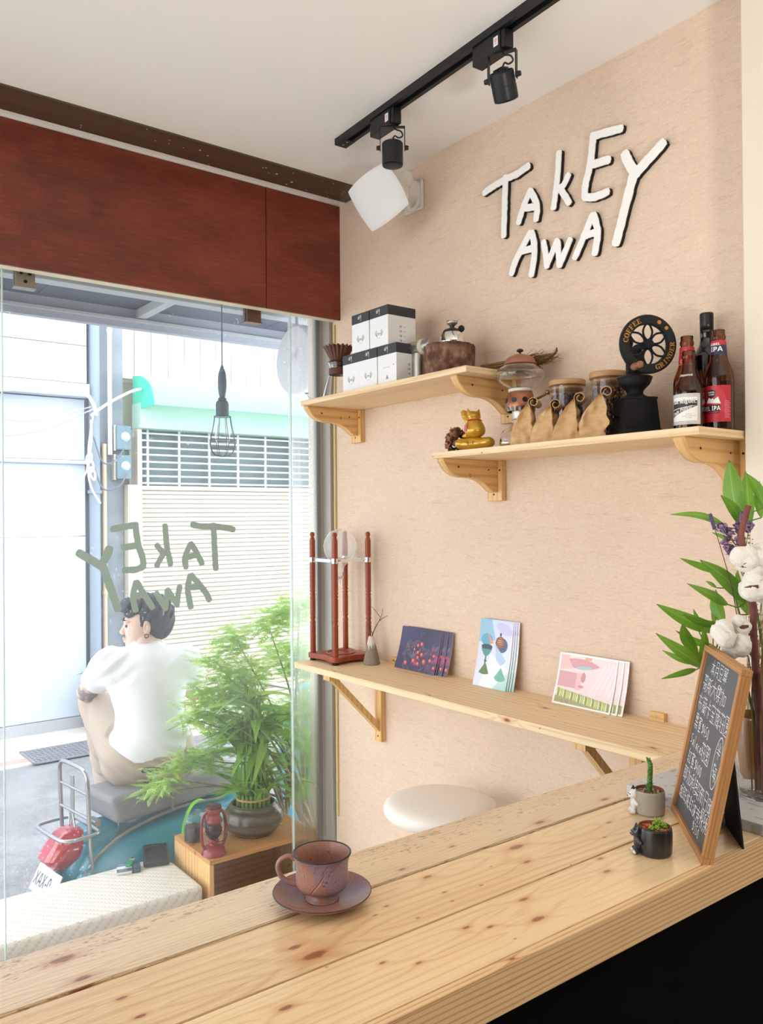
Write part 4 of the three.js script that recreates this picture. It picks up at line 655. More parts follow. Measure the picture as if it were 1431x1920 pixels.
  part('liquid', lathe([[0, 0.004], [0.028, 0.004], [0.0285, 0.11], [0, 0.11]], 40), std({ color: 0x140804, roughness: 0.2 }), t2, 'dark beer');
  part('liquid', lathe([[0, 0.004], [0.028, 0.004], [0.0285, 0.11], [0, 0.11]], 40), std({ color: 0x140804, roughness: 0.2 }), t3, 'dark beer');
  const wn = thing('wine_bottle', 'tall black wine bottle with a black screw cap, behind the beer bottles', 'bottle', [-0.05, SH2, 1.612]);
  const blk = phys({ color: 0x0b0a0a, roughness: 0.12, clearcoat: 0.6 });
  part('glass', slathe([[0, 0], [0.033, 0], [0.037, 0.004], [0.037, 0.17], [0.034, 0.188], [0.02, 0.212], [0.0155, 0.228], [0.0148, 0.252], [0, 0.252]], 48, 60), blk, wn);
  part('cap', lathe([[0, 0.25], [0.0155, 0.25], [0.0158, 0.268], [0.0152, 0.269], [0.0158, 0.27], [0.0158, 0.276], [0.0152, 0.277], [0.0158, 0.278], [0.0158, 0.29], [0.015, 0.292], [0, 0.292]], 40), std({ color: 0x151314, roughness: 0.35 }), wn);
  part('cap_disc', cyl(0.0145, 0.0145, 0.001, 0, 0.2925, 0, 32), std({ color: 0xb79a5e, roughness: 0.4, metalness: 0.6 }), wn, 'gold cap top');
}

// ---------------------------------------------------------------- things on the wall bar
{
  const red = std({ map: tex(256, 64, (u, v) => mix3([132, 56, 34], [172, 80, 50], fbm(u * 40, v * 6, 3, 4))), roughness: 0.35 });
  const t = thing('drip_tower', 'cold drip coffee tower of four red-brown turned posts with a glass globe', 'coffee maker', [-0.125, BAR, 0.161]);
  const sq = new THREE.Shape(), h = 0.092; sq.moveTo(-h, -h + 0.02); sq.quadraticCurveTo(-h, -h, -h + 0.02, -h); sq.bezierCurveTo(-0.03, -h, -0.03, -h + 0.012, 0, -h + 0.012); sq.bezierCurveTo(0.03, -h + 0.012, 0.03, -h, h - 0.02, -h); sq.quadraticCurveTo(h, -h, h, -h + 0.02); sq.bezierCurveTo(h, -0.03, h - 0.012, -0.03, h - 0.012, 0); sq.bezierCurveTo(h - 0.012, 0.03, h, 0.03, h, h - 0.02); sq.quadraticCurveTo(h, h, h - 0.02, h); sq.bezierCurveTo(0.03, h, 0.03, h - 0.012, 0, h - 0.012); sq.bezierCurveTo(-0.03, h - 0.012, -0.03, h, -h + 0.02, h); sq.quadraticCurveTo(-h, h, -h, h - 0.02); sq.bezierCurveTo(-h, 0.03, -h + 0.012, 0.03, -h + 0.012, 0); sq.bezierCurveTo(-h + 0.012, -0.03, -h, -0.03, -h, -h + 0.02);
  part('base', extr(sq, 0.02, 0.003, 10).rotateX(-Math.PI / 2).translate(0, 0.009, 0), red, t);
  part('base_ring', new THREE.TorusGeometry(0.052, 0.0035, 8, 48).rotateX(Math.PI / 2).translate(0, 0.0292, 0), red, t);
  const prof = [[0, 0.028], [0.0105, 0.028], [0.0105, 0.13], [0.0095, 0.135], [0.0115, 0.14], [0.0095, 0.145], [0.0085, 0.152], [0.0112, 0.158], [0.0092, 0.163], [0.0105, 0.17], [0.0105, 0.235], [0.009, 0.24], [0.0115, 0.246], [0.0085, 0.252], [0.0115, 0.258], [0.0095, 0.264], [0.0108, 0.27], [0.0108, 0.445], [0.0085, 0.456], [0.006, 0.46], [0.0092, 0.466], [0.0092, 0.472], [0.006, 0.478], [0, 0.479]];
  const px = 0.0745;
  for (const [sx, sz] of [[-1, -1], [-1, 1], [1, -1], [1, 1]]) {
    const p = part('post', lathe(prof, 24).translate(sx * px, 0, sz * px), red, t);
    part('collar', lathe([[0.0108, 0.366], [0.0128, 0.366], [0.0128, 0.384], [0.0108, 0.384]], 28).translate(sx * px, 0, sz * px), M.chrome, p);
    part('foot', lathe([[0, 0], [0.012, 0], [0.0125, 0.004], [0.0095, 0.009], [0, 0.009]], 20).translate(sx * px, 0, sz * px), M.black, p);
  }
  part('clamp_plate', [-1, 1].map((s) => bb(-0.05, 0.05, 0.369, 0.381, s * px - 0.003, s * px + 0.003)).concat([-1, 1].map((s) => bb(s * px - 0.003, s * px + 0.003, 0.369, 0.381, -0.05, 0.05))), M.chrome, t).userData.kind = 'stuff';
  delete t.children.at(-1).userData.kind;
  part('clamp_ring', lathe([[0.04, 0.372], [0.072, 0.372], [0.072, 0.378], [0.04, 0.378], [0.04, 0.372]], 48), M.chrome, t);
  for (const [a, b] of [[[-px, -px], [-0.05, -0.05]], [[px, px], [0.05, 0.05]], [[-px, px], [-0.05, 0.05]], [[px, -px], [0.05, -0.05]]]) part('clamp_arm', rod([a[0], 0.375, a[1]], [b[0], 0.375, b[1]], 0.0045, 10), M.chrome, t);
  const gl = phys({ color: 0xffffff, roughness: 0.5, transmission: 1, thickness: 0, ior: 1.45 });
  part('globe', slathe([[0.008, 0.49], [0.012, 0.489], [0.04, 0.475], [0.06, 0.44], [0.06, 0.41], [0.046, 0.38], [0.024, 0.358], [0.013, 0.344], [0.012, 0.33], [0.009, 0.325]], 56, 60), gl, t);
  part('dropper', slathe([[0.009, 0.33], [0.007, 0.315], [0.007, 0.3], [0.003, 0.285], [0.002, 0.27]], 20, 20), gl, t);
  part('valve', [rod([-0.018, 0.308, 0.006], [0.014, 0.308, -0.004], 0.004, 12), cyl(0.007, 0.007, 0.018, 0, 0, 0, 16).rotateZ(1.57).translate(-0.022, 0.308, 0.007)], M.chrome, t);
}
{
  const t = thing('bud_vase', 'small cone-shaped bud vase, grey concrete below and cream above', 'vase', [-0.088, BAR, 0.303]);
  const m = canvasTex(256, 256, (c) => { c.fillStyle = '#dcd2c2'; c.fillRect(0, 0, 256, 256); c.fillStyle = '#8f8272'; c.beginPath(); c.moveTo(0, 256); const R = rng(3); for (let x = 0; x <= 256; x += 8) c.lineTo(x, 144 + 20 * R() * (x % 24 ? 1 : 0.2)); c.lineTo(256, 256); c.fill(); for (let i = 0; i < 500; i++) { c.fillStyle = R() < 0.5 ? 'rgba(110,100,88,.35)' : 'rgba(170,160,145,.35)'; c.fillRect(R() * 256, 166 + R() * 90, 3, 2); } }, { wrap: true });
  part('body', lathe([[0, 0], [0.029, 0], [0.031, 0.003], [0.02, 0.055], [0.0105, 0.1], [0.0085, 0.102], [0.0075, 0.1], [0.012, 0.06], [0, 0.05]], 48), std({ map: m, roughness: 0.75 }), t);
  const tw = thing('twig', 'bare dark branching twig standing in the cone vase', 'twig', [-0.088, BAR + 0.06, 0.303]), bm = std({ color: 0x3a2a26, roughness: 0.85 });
  part('branch', taper([[0, 0, 0], [0.002, 0.045, 0.004], [0.006, 0.075, 0.018], [0.012, 0.1, 0.033], [0.018, 0.122, 0.04], [0.016, 0.142, 0.048]], [0.002, 0.002, 0.0016, 0.0014, 0.001, 0.0008], 24, 6), bm, tw);
  part('twiglet', taper([[0.0128, 0.1, 0.034], [0.02, 0.112, 0.05], [0.024, 0.12, 0.068]], [0.0012, 0.001, 0.0006], 10, 6), bm, tw);
  part('twiglet', taper([[0.014, 0.112, 0.036], [0.008, 0.13, 0.022], [0.002, 0.146, 0.004], [0.0, 0.15, -0.012]], [0.0012, 0.001, 0.0008, 0.0006], 12, 6), bm, tw);
  part('twiglet', taper([[0.003, 0.05, 0.006], [0.0, 0.066, -0.006], [0.002, 0.088, -0.014], [0.004, 0.1, -0.01]], [0.0012, 0.001, 0.0009, 0.0006], 12, 6), bm, tw);
  part('twiglet', taper([[0.0, 0.035, 0.0], [-0.002, 0.055, -0.014], [0.0, 0.075, -0.018], [0.002, 0.092, -0.014]], [0.001, 0.0009, 0.0007, 0.0005], 12, 6), std({ color: 0x7c6a55, roughness: 0.9 }), tw);
}
// ---- art postcards leaning against the wall
{
  const R = rng(77);
  const fruit = canvasTex(512, 352, (c, w, h) => {
    const g = c.createLinearGradient(0, 0, w, h); g.addColorStop(0, '#4c4a6e'); g.addColorStop(0.5, '#37304e'); g.addColorStop(1, '#5a3f66'); c.fillStyle = g; c.fillRect(0, 0, w, h);
    for (let i = 0; i < 130; i++) { c.fillStyle = ['rgba(40,70,88,.5)', 'rgba(120,60,90,.5)', 'rgba(190,70,110,.45)', 'rgba(80,100,120,.5)', 'rgba(50,40,70,.6)', 'rgba(150,110,130,.4)'][i % 6]; c.beginPath(); c.ellipse(w * (0.15 + 0.85 * R()), h * (0.3 + 0.7 * R()), 8 + 26 * R(), 5 + 14 * R(), R() * 3, 0, 7); c.fill(); }
    for (let i = 0; i < 22; i++) { c.strokeStyle = ['#8e8fa8', '#4c6b5e', '#b06a8c'][i % 3]; c.lineWidth = 2; c.beginPath(); const x = w * (0.15 + 0.4 * R()), y = h * (0.2 + 0.5 * R()); c.moveTo(x, y); c.quadraticCurveTo(x + 30 * (R() - 0.5), y - 40, x + 50 * (R() - 0.5), y - 50 * R()); c.stroke(); }
    for (const [x, y, r] of [[0.56, 0.36, 20], [0.47, 0.4, 17], [0.6, 0.6, 20], [0.5, 0.56, 17], [0.43, 0.77, 23], [0.55, 0.82, 20], [0.69, 0.75, 24], [0.25, 0.85, 21], [0.52, 0.68, 18], [0.4, 0.5, 12], [0.83, 0.7, 18], [0.9, 0.58, 16], [0.95, 0.85, 18]]) { const q = c.createRadialGradient(x * w - r * 0.3, y * h - r * 0.3, 2, x * w, y * h, r); q.addColorStop(0, '#f4a878'); q.addColorStop(0.5, '#d9574e'); q.addColorStop(1, '#8e2f40'); c.fillStyle = q; c.beginPath(); c.arc(x * w, y * h, r, 0, 7); c.fill(); }
    for (let i = 0; i < 60; i++) { c.fillStyle = 'rgba(230,220,235,.7)'; c.fillRect(R() * w, R() * h, 2, 2); }
    c.fillStyle = '#7fb0c8'; c.font = 'italic 15px serif'; c.fillText('~~', w * 0.76, h * 0.92);
  });
  const goblet = canvasTex(352, 512, (c, w, h) => {
    const g = c.createLinearGradient(0, 0, w, h); g.addColorStop(0, '#bfe0ea'); g.addColorStop(0.4, '#d9d6ec'); g.addColorStop(0.7, '#dfe9f2'); g.addColorStop(1, '#a9d8cf'); c.fillStyle = g; c.fillRect(0, 0, w, h);
    c.fillStyle = 'rgba(110,170,200,.6)'; c.beginPath(); c.moveTo(0, 0); c.lineTo(w * 0.35, 0); c.lineTo(w * 0.5, h * 0.3); c.lineTo(0, h * 0.35); c.fill();
    c.fillStyle = 'rgba(190,180,225,.55)'; c.beginPath(); c.ellipse(w * 0.75, h * 0.12, 90, 40, 0.3, 0, 7); c.fill(); c.fillStyle = 'rgba(255,255,255,.6)'; c.beginPath(); c.moveTo(w * 0.4, h * 0.5); c.lineTo(w, h * 0.7); c.lineTo(w * 0.6, h); c.lineTo(w * 0.2, h); c.fill();
    c.fillStyle = '#5fa7bd'; c.beginPath(); c.ellipse(w * 0.24, h * 0.3, 62, 46, 0, 0, 7); c.fill(); c.fillStyle = '#253a52'; c.beginPath(); c.ellipse(w * 0.26, h * 0.4, 58, 44, 0, 0, Math.PI); c.fill(); c.beginPath(); c.ellipse(w * 0.26, h * 0.4, 58, 16, 0, 0, 7); c.fill();
    c.fillStyle = '#e88f6a'; c.beginPath(); c.moveTo(w * 0.24, h * 0.2); c.lineTo(w * 0.46, h * 0.34); c.lineTo(w * 0.36, h * 0.36); c.fill();
    c.fillStyle = '#4f8f86'; c.beginPath(); c.moveTo(w * 0.1, h * 0.44); c.quadraticCurveTo(w * 0.26, h * 0.66, w * 0.42, h * 0.44); c.fill(); c.fillStyle = '#3f6e4c'; c.fillRect(w * 0.24, h * 0.55, 14, 80); c.beginPath(); c.ellipse(w * 0.26, h * 0.62, 14, 10, 0, 0, 7); c.fill(); c.fillStyle = '#5d7a3f'; c.beginPath(); c.moveTo(w * 0.25, h * 0.66); c.lineTo(w * 0.11, h * 0.8); c.quadraticCurveTo(w * 0.26, h * 0.84, w * 0.42, h * 0.8); c.lineTo(w * 0.3, h * 0.66); c.fill();
    const q = c.createRadialGradient(w * 0.62, h * 0.3, 4, w * 0.66, h * 0.33, 52); q.addColorStop(0, '#d99a62'); q.addColorStop(0.7, '#9c5a3c'); q.addColorStop(1, '#4b3a52'); c.fillStyle = '#3f5c8c'; c.beginPath(); c.arc(w * 0.72, h * 0.36, 54, 0, 7); c.fill(); c.fillStyle = q; c.beginPath(); c.arc(w * 0.65, h * 0.33, 50, 0, 7); c.fill(); c.strokeStyle = '#5c3b2c'; c.lineWidth = 4; for (let i = 0; i < 5; i++) { c.beginPath(); c.moveTo(w * 0.52, h * (0.27 + i * 0.03)); c.lineTo(w * 0.78, h * (0.28 + i * 0.03)); c.stroke(); } c.fillStyle = '#35323c'; c.fillRect(w * 0.62, h * 0.18, 18, 24);
    c.fillStyle = 'rgba(170,200,228,.85)'; c.beginPath(); c.moveTo(w * 0.5, h * 0.34); c.lineTo(w * 0.88, h * 0.58); c.lineTo(w * 0.74, h * 0.66); c.lineTo(w * 0.58, h * 0.58); c.fill(); c.fillStyle = '#6fb59b'; c.beginPath(); c.moveTo(w * 0.76, h * 0.68); c.lineTo(w * 0.94, h * 0.84); c.quadraticCurveTo(w * 0.76, h * 0.93, w * 0.6, h * 0.84); c.fill();
  });
  const garden = canvasTex(512, 352, (c, w, h) => {
    c.fillStyle = '#f7f3f0'; c.fillRect(0, 0, w, h); c.save(); c.beginPath(); c.rect(14, 10, w - 24, h - 22); c.clip(); c.fillStyle = '#efd9d8'; c.fillRect(0, 0, w, h);
    c.fillStyle = '#e8c0b8'; c.beginPath(); c.moveTo(0, 0); c.lineTo(w * 0.17, 0); c.quadraticCurveTo(w * 0.2, h * 0.24, w * 0.34, h * 0.25); c.lineTo(0, h * 0.34); c.fill();
    c.fillStyle = '#d99aa4'; c.beginPath(); c.moveTo(w * 0.17, h * 0.1); c.quadraticCurveTo(w * 0.5, h * 0.02, w * 0.72, h * 0.18); c.quadraticCurveTo(w * 0.45, h * 0.33, w * 0.25, h * 0.25); c.fill(); c.fillStyle = '#a9c9cf'; c.beginPath(); c.ellipse(w * 0.45, h * 0.24, 70, 12, -0.1, 0, 7); c.fill(); c.fillStyle = '#dcae8c'; c.fillRect(w * 0.45, h * 0.02, 60, 22);
    c.fillStyle = '#d9a2a4'; c.fillRect(0, h * 0.35, w * 0.34, h * 0.3); c.fillStyle = '#e7bdbc'; c.fillRect(w * 0.34, h * 0.35, w * 0.1, h * 0.32); c.fillStyle = '#cf8f96'; c.beginPath(); c.ellipse(w * 0.46, h * 0.42, 20, 34, 0, 0, 7); c.fill(); c.fillStyle = '#d6909a'; c.beginPath(); c.ellipse(w * 0.44, h * 0.6, 24, 10, 0, 0, 7); c.fill();
    c.fillStyle = '#f2e2e6'; for (let i = 0; i < 6; i++) { c.beginPath(); c.moveTo(w * (0.58 + i * 0.08), h * 0.7); c.lineTo(w * (0.8 + i * 0.06), h * 0.1); c.lineTo(w * (0.83 + i * 0.06), h * 0.1); c.lineTo(w * (0.63 + i * 0.08), h * 0.7); c.fill(); }
    c.fillStyle = '#a9a36e'; c.beginPath(); c.moveTo(0, h * 0.68); c.lineTo(w, h * 0.82); c.lineTo(w, h); c.lineTo(0, h); c.fill();
    for (let i = 0; i < 34; i++) { c.fillStyle = ['#c9d67a', '#e6ecd2', '#8fa05a', '#d7e08e'][i % 4]; const x = i * 16, y = h * (0.66 + 0.0045 * i); c.beginPath(); c.moveTo(x, y); c.quadraticCurveTo(x + 18, y + 26, x + 10, y + 64); c.lineTo(x + 2, y + 60); c.fill(); }
    for (let i = 0; i < 60; i++) { c.fillStyle = ['#b9a9c9', '#8d7f9c', '#cbb7c4', '#7f8a6a'][i % 4]; c.fillRect(R() * w * (i % 2 ? 0.3 : 1), h * (0.9 + R() * 0.1), 6, 5); } c.restore();
  });
  const edge = std({ color: 0xe9e6e2, roughness: 0.7 });
  const stack = (map, w, h, z0, offs, labels, group, cat, lean) => offs.forEach((o, i) => {
    const m = std({ map, roughness: 0.35 }), g = new THREE.BoxGeometry(0.0011, h, w, 1, 10, 1).translate(0, h / 2, w / 2);
    warp(g, (v) => { v.x += 0.004 * Math.sin(Math.PI * v.y / h) * (lean > 0.2 ? 1 : 1.4); });
    g.computeVertexNormals();
    const b = 0.058 - i * 0.0042, o1 = new THREE.Mesh(g, [edge, m, edge, edge, edge, edge]);
    shadow(o1); o1.name = numbered('postcard'); o1.position.set(-b, BAR + 0.0004, z0 + o); o1.rotation.z = -Math.asin((b - 0.014 + i * 0.0006 - (3 - i) * 0.0009) / h); scene.add(o1); tag(o1, labels[i], cat, group);
  });
  const nth = (what) => ['front one', 'second', 'third', 'last, against the wall'].map((s) => `postcard of ${what}, ${s} of its stack`);
  stack(fruit, 0.212, 0.148, 0.398, [0, 0.006, 0.03, 0.052], nth('red fruit on a dark violet ground'), 'dark fruit postcards', 'postcard', 0.28);
  stack(goblet, 0.143, 0.21, 0.798, [0, 0.006, 0.013, 0.021], nth('a green goblet on pale blue'), 'goblet postcards', 'postcard', 0.2);
  stack(garden, 0.2, 0.145, 1.124, [0, 0.019, 0.034], ['front one', 'middle one', 'last, against the wall'].map((s) => `postcard of a pink and green garden, ${s} of its stack`), 'pink garden postcards', 'postcard', 0.28);
}

// ---------------------------------------------------------------- things on the counter
{
  const clay = tex(512, 256, (u, v) => { const b = fbm(u * 8, v * 5, 3, 4, 8, 5), f = fbm(u * 90, v * 60, 6, 3, 90, 60), sp = sstep(0.8, 0.86, noise(u * 160, v * 110, 9)); let c = mix3([160, 114, 98], [142, 118, 134], sstep(0.42, 0.62, b)); c = mix3(c, [182, 134, 108], (f - 0.4) * 0.5); return mix3(c, [84, 58, 54], sp * 0.5); });
  const incise = canvasTex(1024, 256, (c, w, h) => { c.fillStyle = '#fff'; c.fillRect(0, 0, w, h); c.strokeStyle = '#000'; c.lineWidth = 3; c.lineCap = 'round'; const x = w * 0.5, y = h * 0.5; c.beginPath(); c.moveTo(x - 90, y + 52); c.bezierCurveTo(x - 60, y + 20, x + 10, y + 20, x + 110, y - 34); c.stroke(); for (let i = 0; i < 9; i++) { const k = i / 9, px = mix(x, x + 105, k), py = mix(y + 14, y - 32, k); for (const s of [-1, 1]) { c.beginPath(); c.ellipse(px + 5, py + s * 7, 9, 3.5, -0.4 + s * 0.5, 0, 7); c.stroke(); } } c.lineWidth = 4; c.beginPath(); c.moveTo(x - 95, y + 58); c.quadraticCurveTo(x - 40, y + 36, x + 10, y + 52); c.stroke(); }, { srgb: false, wrap: true });
  const m = std({ map: clay, roughness: 0.38, bumpMap: incise, bumpScale: 0.0008 }), m2 = std({ map: clay, roughness: 0.34 }), rimM = std({ color: 0x2a2029, roughness: 0.3 });
  const s = thing('saucer', 'brown-violet glazed stoneware saucer with carved swirls', 'saucer', [-1.25, BAR, 1.746]);
  const swirl = canvasTex(512, 512, (c, w) => { c.fillStyle = '#fff'; c.fillRect(0, 0, w, w); c.strokeStyle = '#000'; c.lineWidth = 5; c.translate(w / 2, w / 2); for (let i = 0; i < 7; i++) { c.beginPath(); const a = 2.3 + i * 0.2; c.moveTo(Math.cos(a) * 118, Math.sin(a) * 118); c.quadraticCurveTo(Math.cos(a + 0.1) * 160, Math.sin(a + 0.1) * 160, Math.cos(a + 0.42) * 205, Math.sin(a + 0.42) * 205); c.stroke(); } c.lineWidth = 4; for (let i = 0; i < 9; i++) { const a = 1.5 + i * 0.09, r = 205 - i * 8; c.beginPath(); c.ellipse(Math.cos(a) * r, Math.sin(a) * r, 12, 4, a + 0.6, 0, 7); c.stroke(); } }, { srgb: false });
  const top = [[0.0, 0.0065], [0.02, 0.0065], [0.026, 0.0075], [0.045, 0.0105], [0.06, 0.0155], [0.0665, 0.0185], [0.068, 0.018], [0.0675, 0.0165], [0.06, 0.012], [0.045, 0.006], [0.034, 0.0015], [0.033, 0], [0.0, 0.0]];
  const sg = slathe(top, 72, 60); { const p = sg.attributes.position, uv = sg.attributes.uv; for (let i = 0; i < p.count; i++) uv.setXY(i, 0.5 - p.getZ(i) / 0.14, 0.5 + p.getX(i) / 0.14); }
  part('dish', sg, std({ map: clay, roughness: 0.34, bumpMap: swirl, bumpScale: 0.0009 }), s);
  part('rim', new THREE.TorusGeometry(0.0677, 0.0009, 8, 80).rotateX(Math.PI / 2).translate(0, 0.018, 0), std({ color: 0x4a3238, roughness: 0.3 }), s);
  const t = thing('coffee_cup', 'brown stoneware coffee cup with a looped handle and a carved wheat ear', 'cup', [-1.25, BAR + 0.0066, 1.746]);
  part('body', slathe([[0, 0.0], [0.0215, 0.0], [0.0225, 0.003], [0.0205, 0.009], [0.022, 0.011], [0.031, 0.0155], [0.0355, 0.022], [0.0362, 0.032], [0.0362, 0.046], [0.0378, 0.056], [0.0405, 0.0625], [0.0402, 0.0642], [0.0385, 0.064], [0.0355, 0.056], [0.0338, 0.046], [0.0335, 0.026], [0.026, 0.017], [0, 0.0145]], 72, 90).rotateY(2.6), m, t);
  part('rim', new THREE.TorusGeometry(0.0396, 0.00135, 10, 80).rotateX(Math.PI / 2).translate(0, 0.0636, 0), rimM, t, 'dark glazed rim');
  const d = [-0.794, -0.608], H = (o, y) => [d[0] * o, y, d[1] * o];
  part('handle', taper([H(0.0355, 0.054), H(0.046, 0.0585), H(0.0575, 0.053), H(0.061, 0.042), H(0.056, 0.03), H(0.045, 0.0225), H(0.0345, 0.021)], [0.0042, 0.0036, 0.0036, 0.0036, 0.0038, 0.004, 0.0048], 40, 10), m2, t);
}
{
  const gm = std({ map: tex(512, 512, (u, v) => { const b = fbm(u * 8, v * 8, 2, 4), sp = sstep(0.78, 0.82, noise(u * 90, v * 90, 3)); const k = 208 + 22 * (b - 0.5); return mix3([k, k - 1, k - 3], [160, 158, 152], sp * 0.6); }), roughness: 0.8, bumpMap: tex(256, 256, (u, v) => 1 - sstep(0.8, 0.86, noise(u * 60, v * 60, 5)), { srgb: false }), bumpScale: 0.001 });
  solo('concrete_slab', uvBox(bb(-0.548, -0.2, BAR, BAR + 0.019, 1.735, 2.004, 0.0015), 'x'), gm, 'light grey concrete slab lying under the glass vase', 'slab');
}
// two planters with small clinging cats
function planter(label, pos, faceted, mat, catMat, paw, build) {
  const t = thing('animal_planter', label, 'planter', pos, -0.653);
  const R = rng(9), pts = []; for (let i = 0; i < 150; i++) pts.push([R() * 6.283, R() * 0.045]);
  const rad = (a, y) => { let r = 0.0255 + 0.0012 * Math.sin(y * 60); if (faceted) { let d1 = 9; for (const p of pts) { let da = Math.abs(a - p[0]); da = Math.min(da, 6.283 - da) * 0.026; const q = Math.hypot(da, y - p[1]); if (q < d1) d1 = q; } r += 0.03 * Math.max(0, d1 - 0.002) * (faceted === 2 ? 0.6 : 1.2); } return r; };
  const g = gridGeo(faceted ? 220 : 64, faceted ? 60 : 20, (u, v) => { const a = u * 6.28318, y = v * 0.043, r = rad(a, y) * (v < 0.08 ? 0.9 + v * 1.25 : v > 0.93 ? 1 - (v - 0.93) * 0.7 : 1); return [Math.cos(a) * r, y, Math.sin(a) * r]; });
  part('pot', g, mat, t); part('pot_bottom', cyl(0.0225, 0.0225, 0.001, 0, 0.0007, 0, 32), mat, t);
  part('inner_wall', lathe([[0.0243, 0.043], [0.0228, 0.043], [0.0225, 0.036]], 40), std({ color: 0x8a4a32, roughness: 0.8 }), t);
  const cat = blob(44, 0.062, [-0.027, 0.024, 0.002], (x, y, z) => { const p = [x, y, z]; let d = ell(p, [-0.027, 0.018, 0], [0.0065, 0.011, 0.0085]); d = smin(d, ell(p, [-0.0285, 0.034, 0], [0.008, 0.0078, 0.0088]), 0.003); for (const s of [-1, 1]) { d = smin(d, cap(p, [-0.028, 0.039, s * 0.0052], [-0.027, 0.0455, s * 0.007], 0.0034, 0.0012), 0.0018); d = smin(d, cap(p, [-0.029, 0.024, s * 0.006], [-0.026, 0.02, s * 0.0125], 0.0032, 0.003), 0.002); d = smin(d, ell(p, [-0.031, 0.0055, s * 0.006], [0.0048, 0.005, 0.0042]), 0.002); } d = smin(d, ell(p, [-0.0355, 0.0315, 0], [0.003, 0.0028, 0.004]), 0.002); return -d; });
  part('cat', cat, catMat, t, 'small clinging cat');
  for (const s of [-1, 1]) { part('paw', sph(0.0037, -0.0335, 0.0045, s * 0.006, 12), paw, t); part('eye', sph(0.0011, -0.0362, 0.0355, s * 0.0032, 8), M.black, t); }
  part('nose', sph(0.001, -0.0388, 0.0322, 0, 8), M.black, t);
  build(t); return t;
}
{
  const green = std({ color: 0x4d7a2a, roughness: 0.5 }), green2 = std({ color: 0x6a9440, roughness: 0.5 }), gravel = (t, cols, y) => cols.forEach((c, q) => { const R = rng(q + 3), gs = []; for (let i = 0; i < 60; i++) { const a = R() * 6.28, r = 0.0215 * Math.sqrt(R()); gs.push(new THREE.IcosahedronGeometry(0.0012 + R() * 0.0012, 0).translate(Math.cos(a) * r, y + R() * 0.0015, Math.sin(a) * r)); } tag(part('gravel', gs, std({ color: c, roughness: 0.9 }), t), null, null, null, 'stuff'); });
  planter('grey faceted planter hugged by a white cat, holding a tall succulent', [-0.6, BAR, 1.822], 1, std({ color: 0xa59c8c, roughness: 0.7 }), std({ color: 0xe4e0d8, roughness: 0.6 }), std({ color: 0xcfc9bf, roughness: 0.6 }), (t) => {
    gravel(t, [0xb8a888, 0x8a6f52], 0.037); part('soil', cyl(0.0225, 0.0225, 0.003, 0, 0.036, 0, 24), std({ color: 0x5a4030, roughness: 1 }), t);
    part('black_ear', new THREE.ConeGeometry(0.004, 0.008, 10).translate(-0.027, 0.0455, -0.0068), M.black, t);
  });
  const s1 = thing('succulent', 'tall narrow green succulent growing in the grey planter', 'plant', [-0.6, BAR + 0.036, 1.822], -0.653), A = [], B = [], R = rng(12);
  part('stem', taper([[0, 0, 0], [0.001, 0.02, 0], [0.003, 0.045, 0.001], [-0.004, 0.062, 0]], [0.0045, 0.004, 0.003, 0.0012], 16, 8), green, s1);
  for (let i = 0; i < 44; i++) { const k = i / 44, y = 0.003 + k * 0.056, a = i * 2.4, L = mix(0.013, 0.008, k), g = new THREE.SphereGeometry(1, 8, 6).scale(L / 2, 0.0016, 0.0034).translate(L * 0.42, 0, 0).rotateZ(1.0 + 0.2 * R()).rotateY(a).translate(k * 0.003 - Math.max(0, k - 0.75) * 0.02, y, 0); (i % 3 ? A : B).push(g); }
  part('leaves', A, green, s1); part('pale_leaves', B, green2, s1);
  planter('black planter hugged by a black and white cat, holding low succulents', [-0.745, BAR, 1.932], 2, phys({ color: 0x1d1e20, roughness: 0.3, clearcoat: 0.4 }), phys({ color: 0x26272b, roughness: 0.3, clearcoat: 0.4 }), std({ color: 0xd9d6d0, roughness: 0.5 }), (t) => {
    gravel(t, [0xb5742e, 0x7a4a22, 0xd09a4a], 0.038); part('soil', cyl(0.0225, 0.0225, 0.003, 0, 0.037, 0, 24), std({ color: 0x6a4020, roughness: 1 }), t);
    part('bead', sph(0.0035, -0.012, 0.044, 0.002, 14), std({ color: 0xc02a3a, roughness: 0.3 }), t, 'red bead');
  });
  const s2 = thing('succulent', 'low cluster of bright green succulent rosettes in the black planter', 'plant', [-0.745, BAR + 0.038, 1.932], -0.653), gs = [];
  for (const [x, z, k] of [[0.006, -0.004, 1], [0.013, 0.004, 0.7], [-0.009, 0.011, 0.6], [0.0, 0.012, 0.55]]) for (let i = 0; i < 10; i++) { const a = i * 2.4, e = 0.3 + 0.09 * i; gs.push(new THREE.SphereGeometry(1, 8, 6).scale(0.0052 * k, 0.0015, 0.0028 * k).translate(0.0048 * k, 0, 0).rotateZ(e).rotateY(a).translate(x, 0.003 + 0.0006 * i * k, z)); }
  part('leaves', gs, std({ color: 0x86ad3c, roughness: 0.4 }), s2);
}
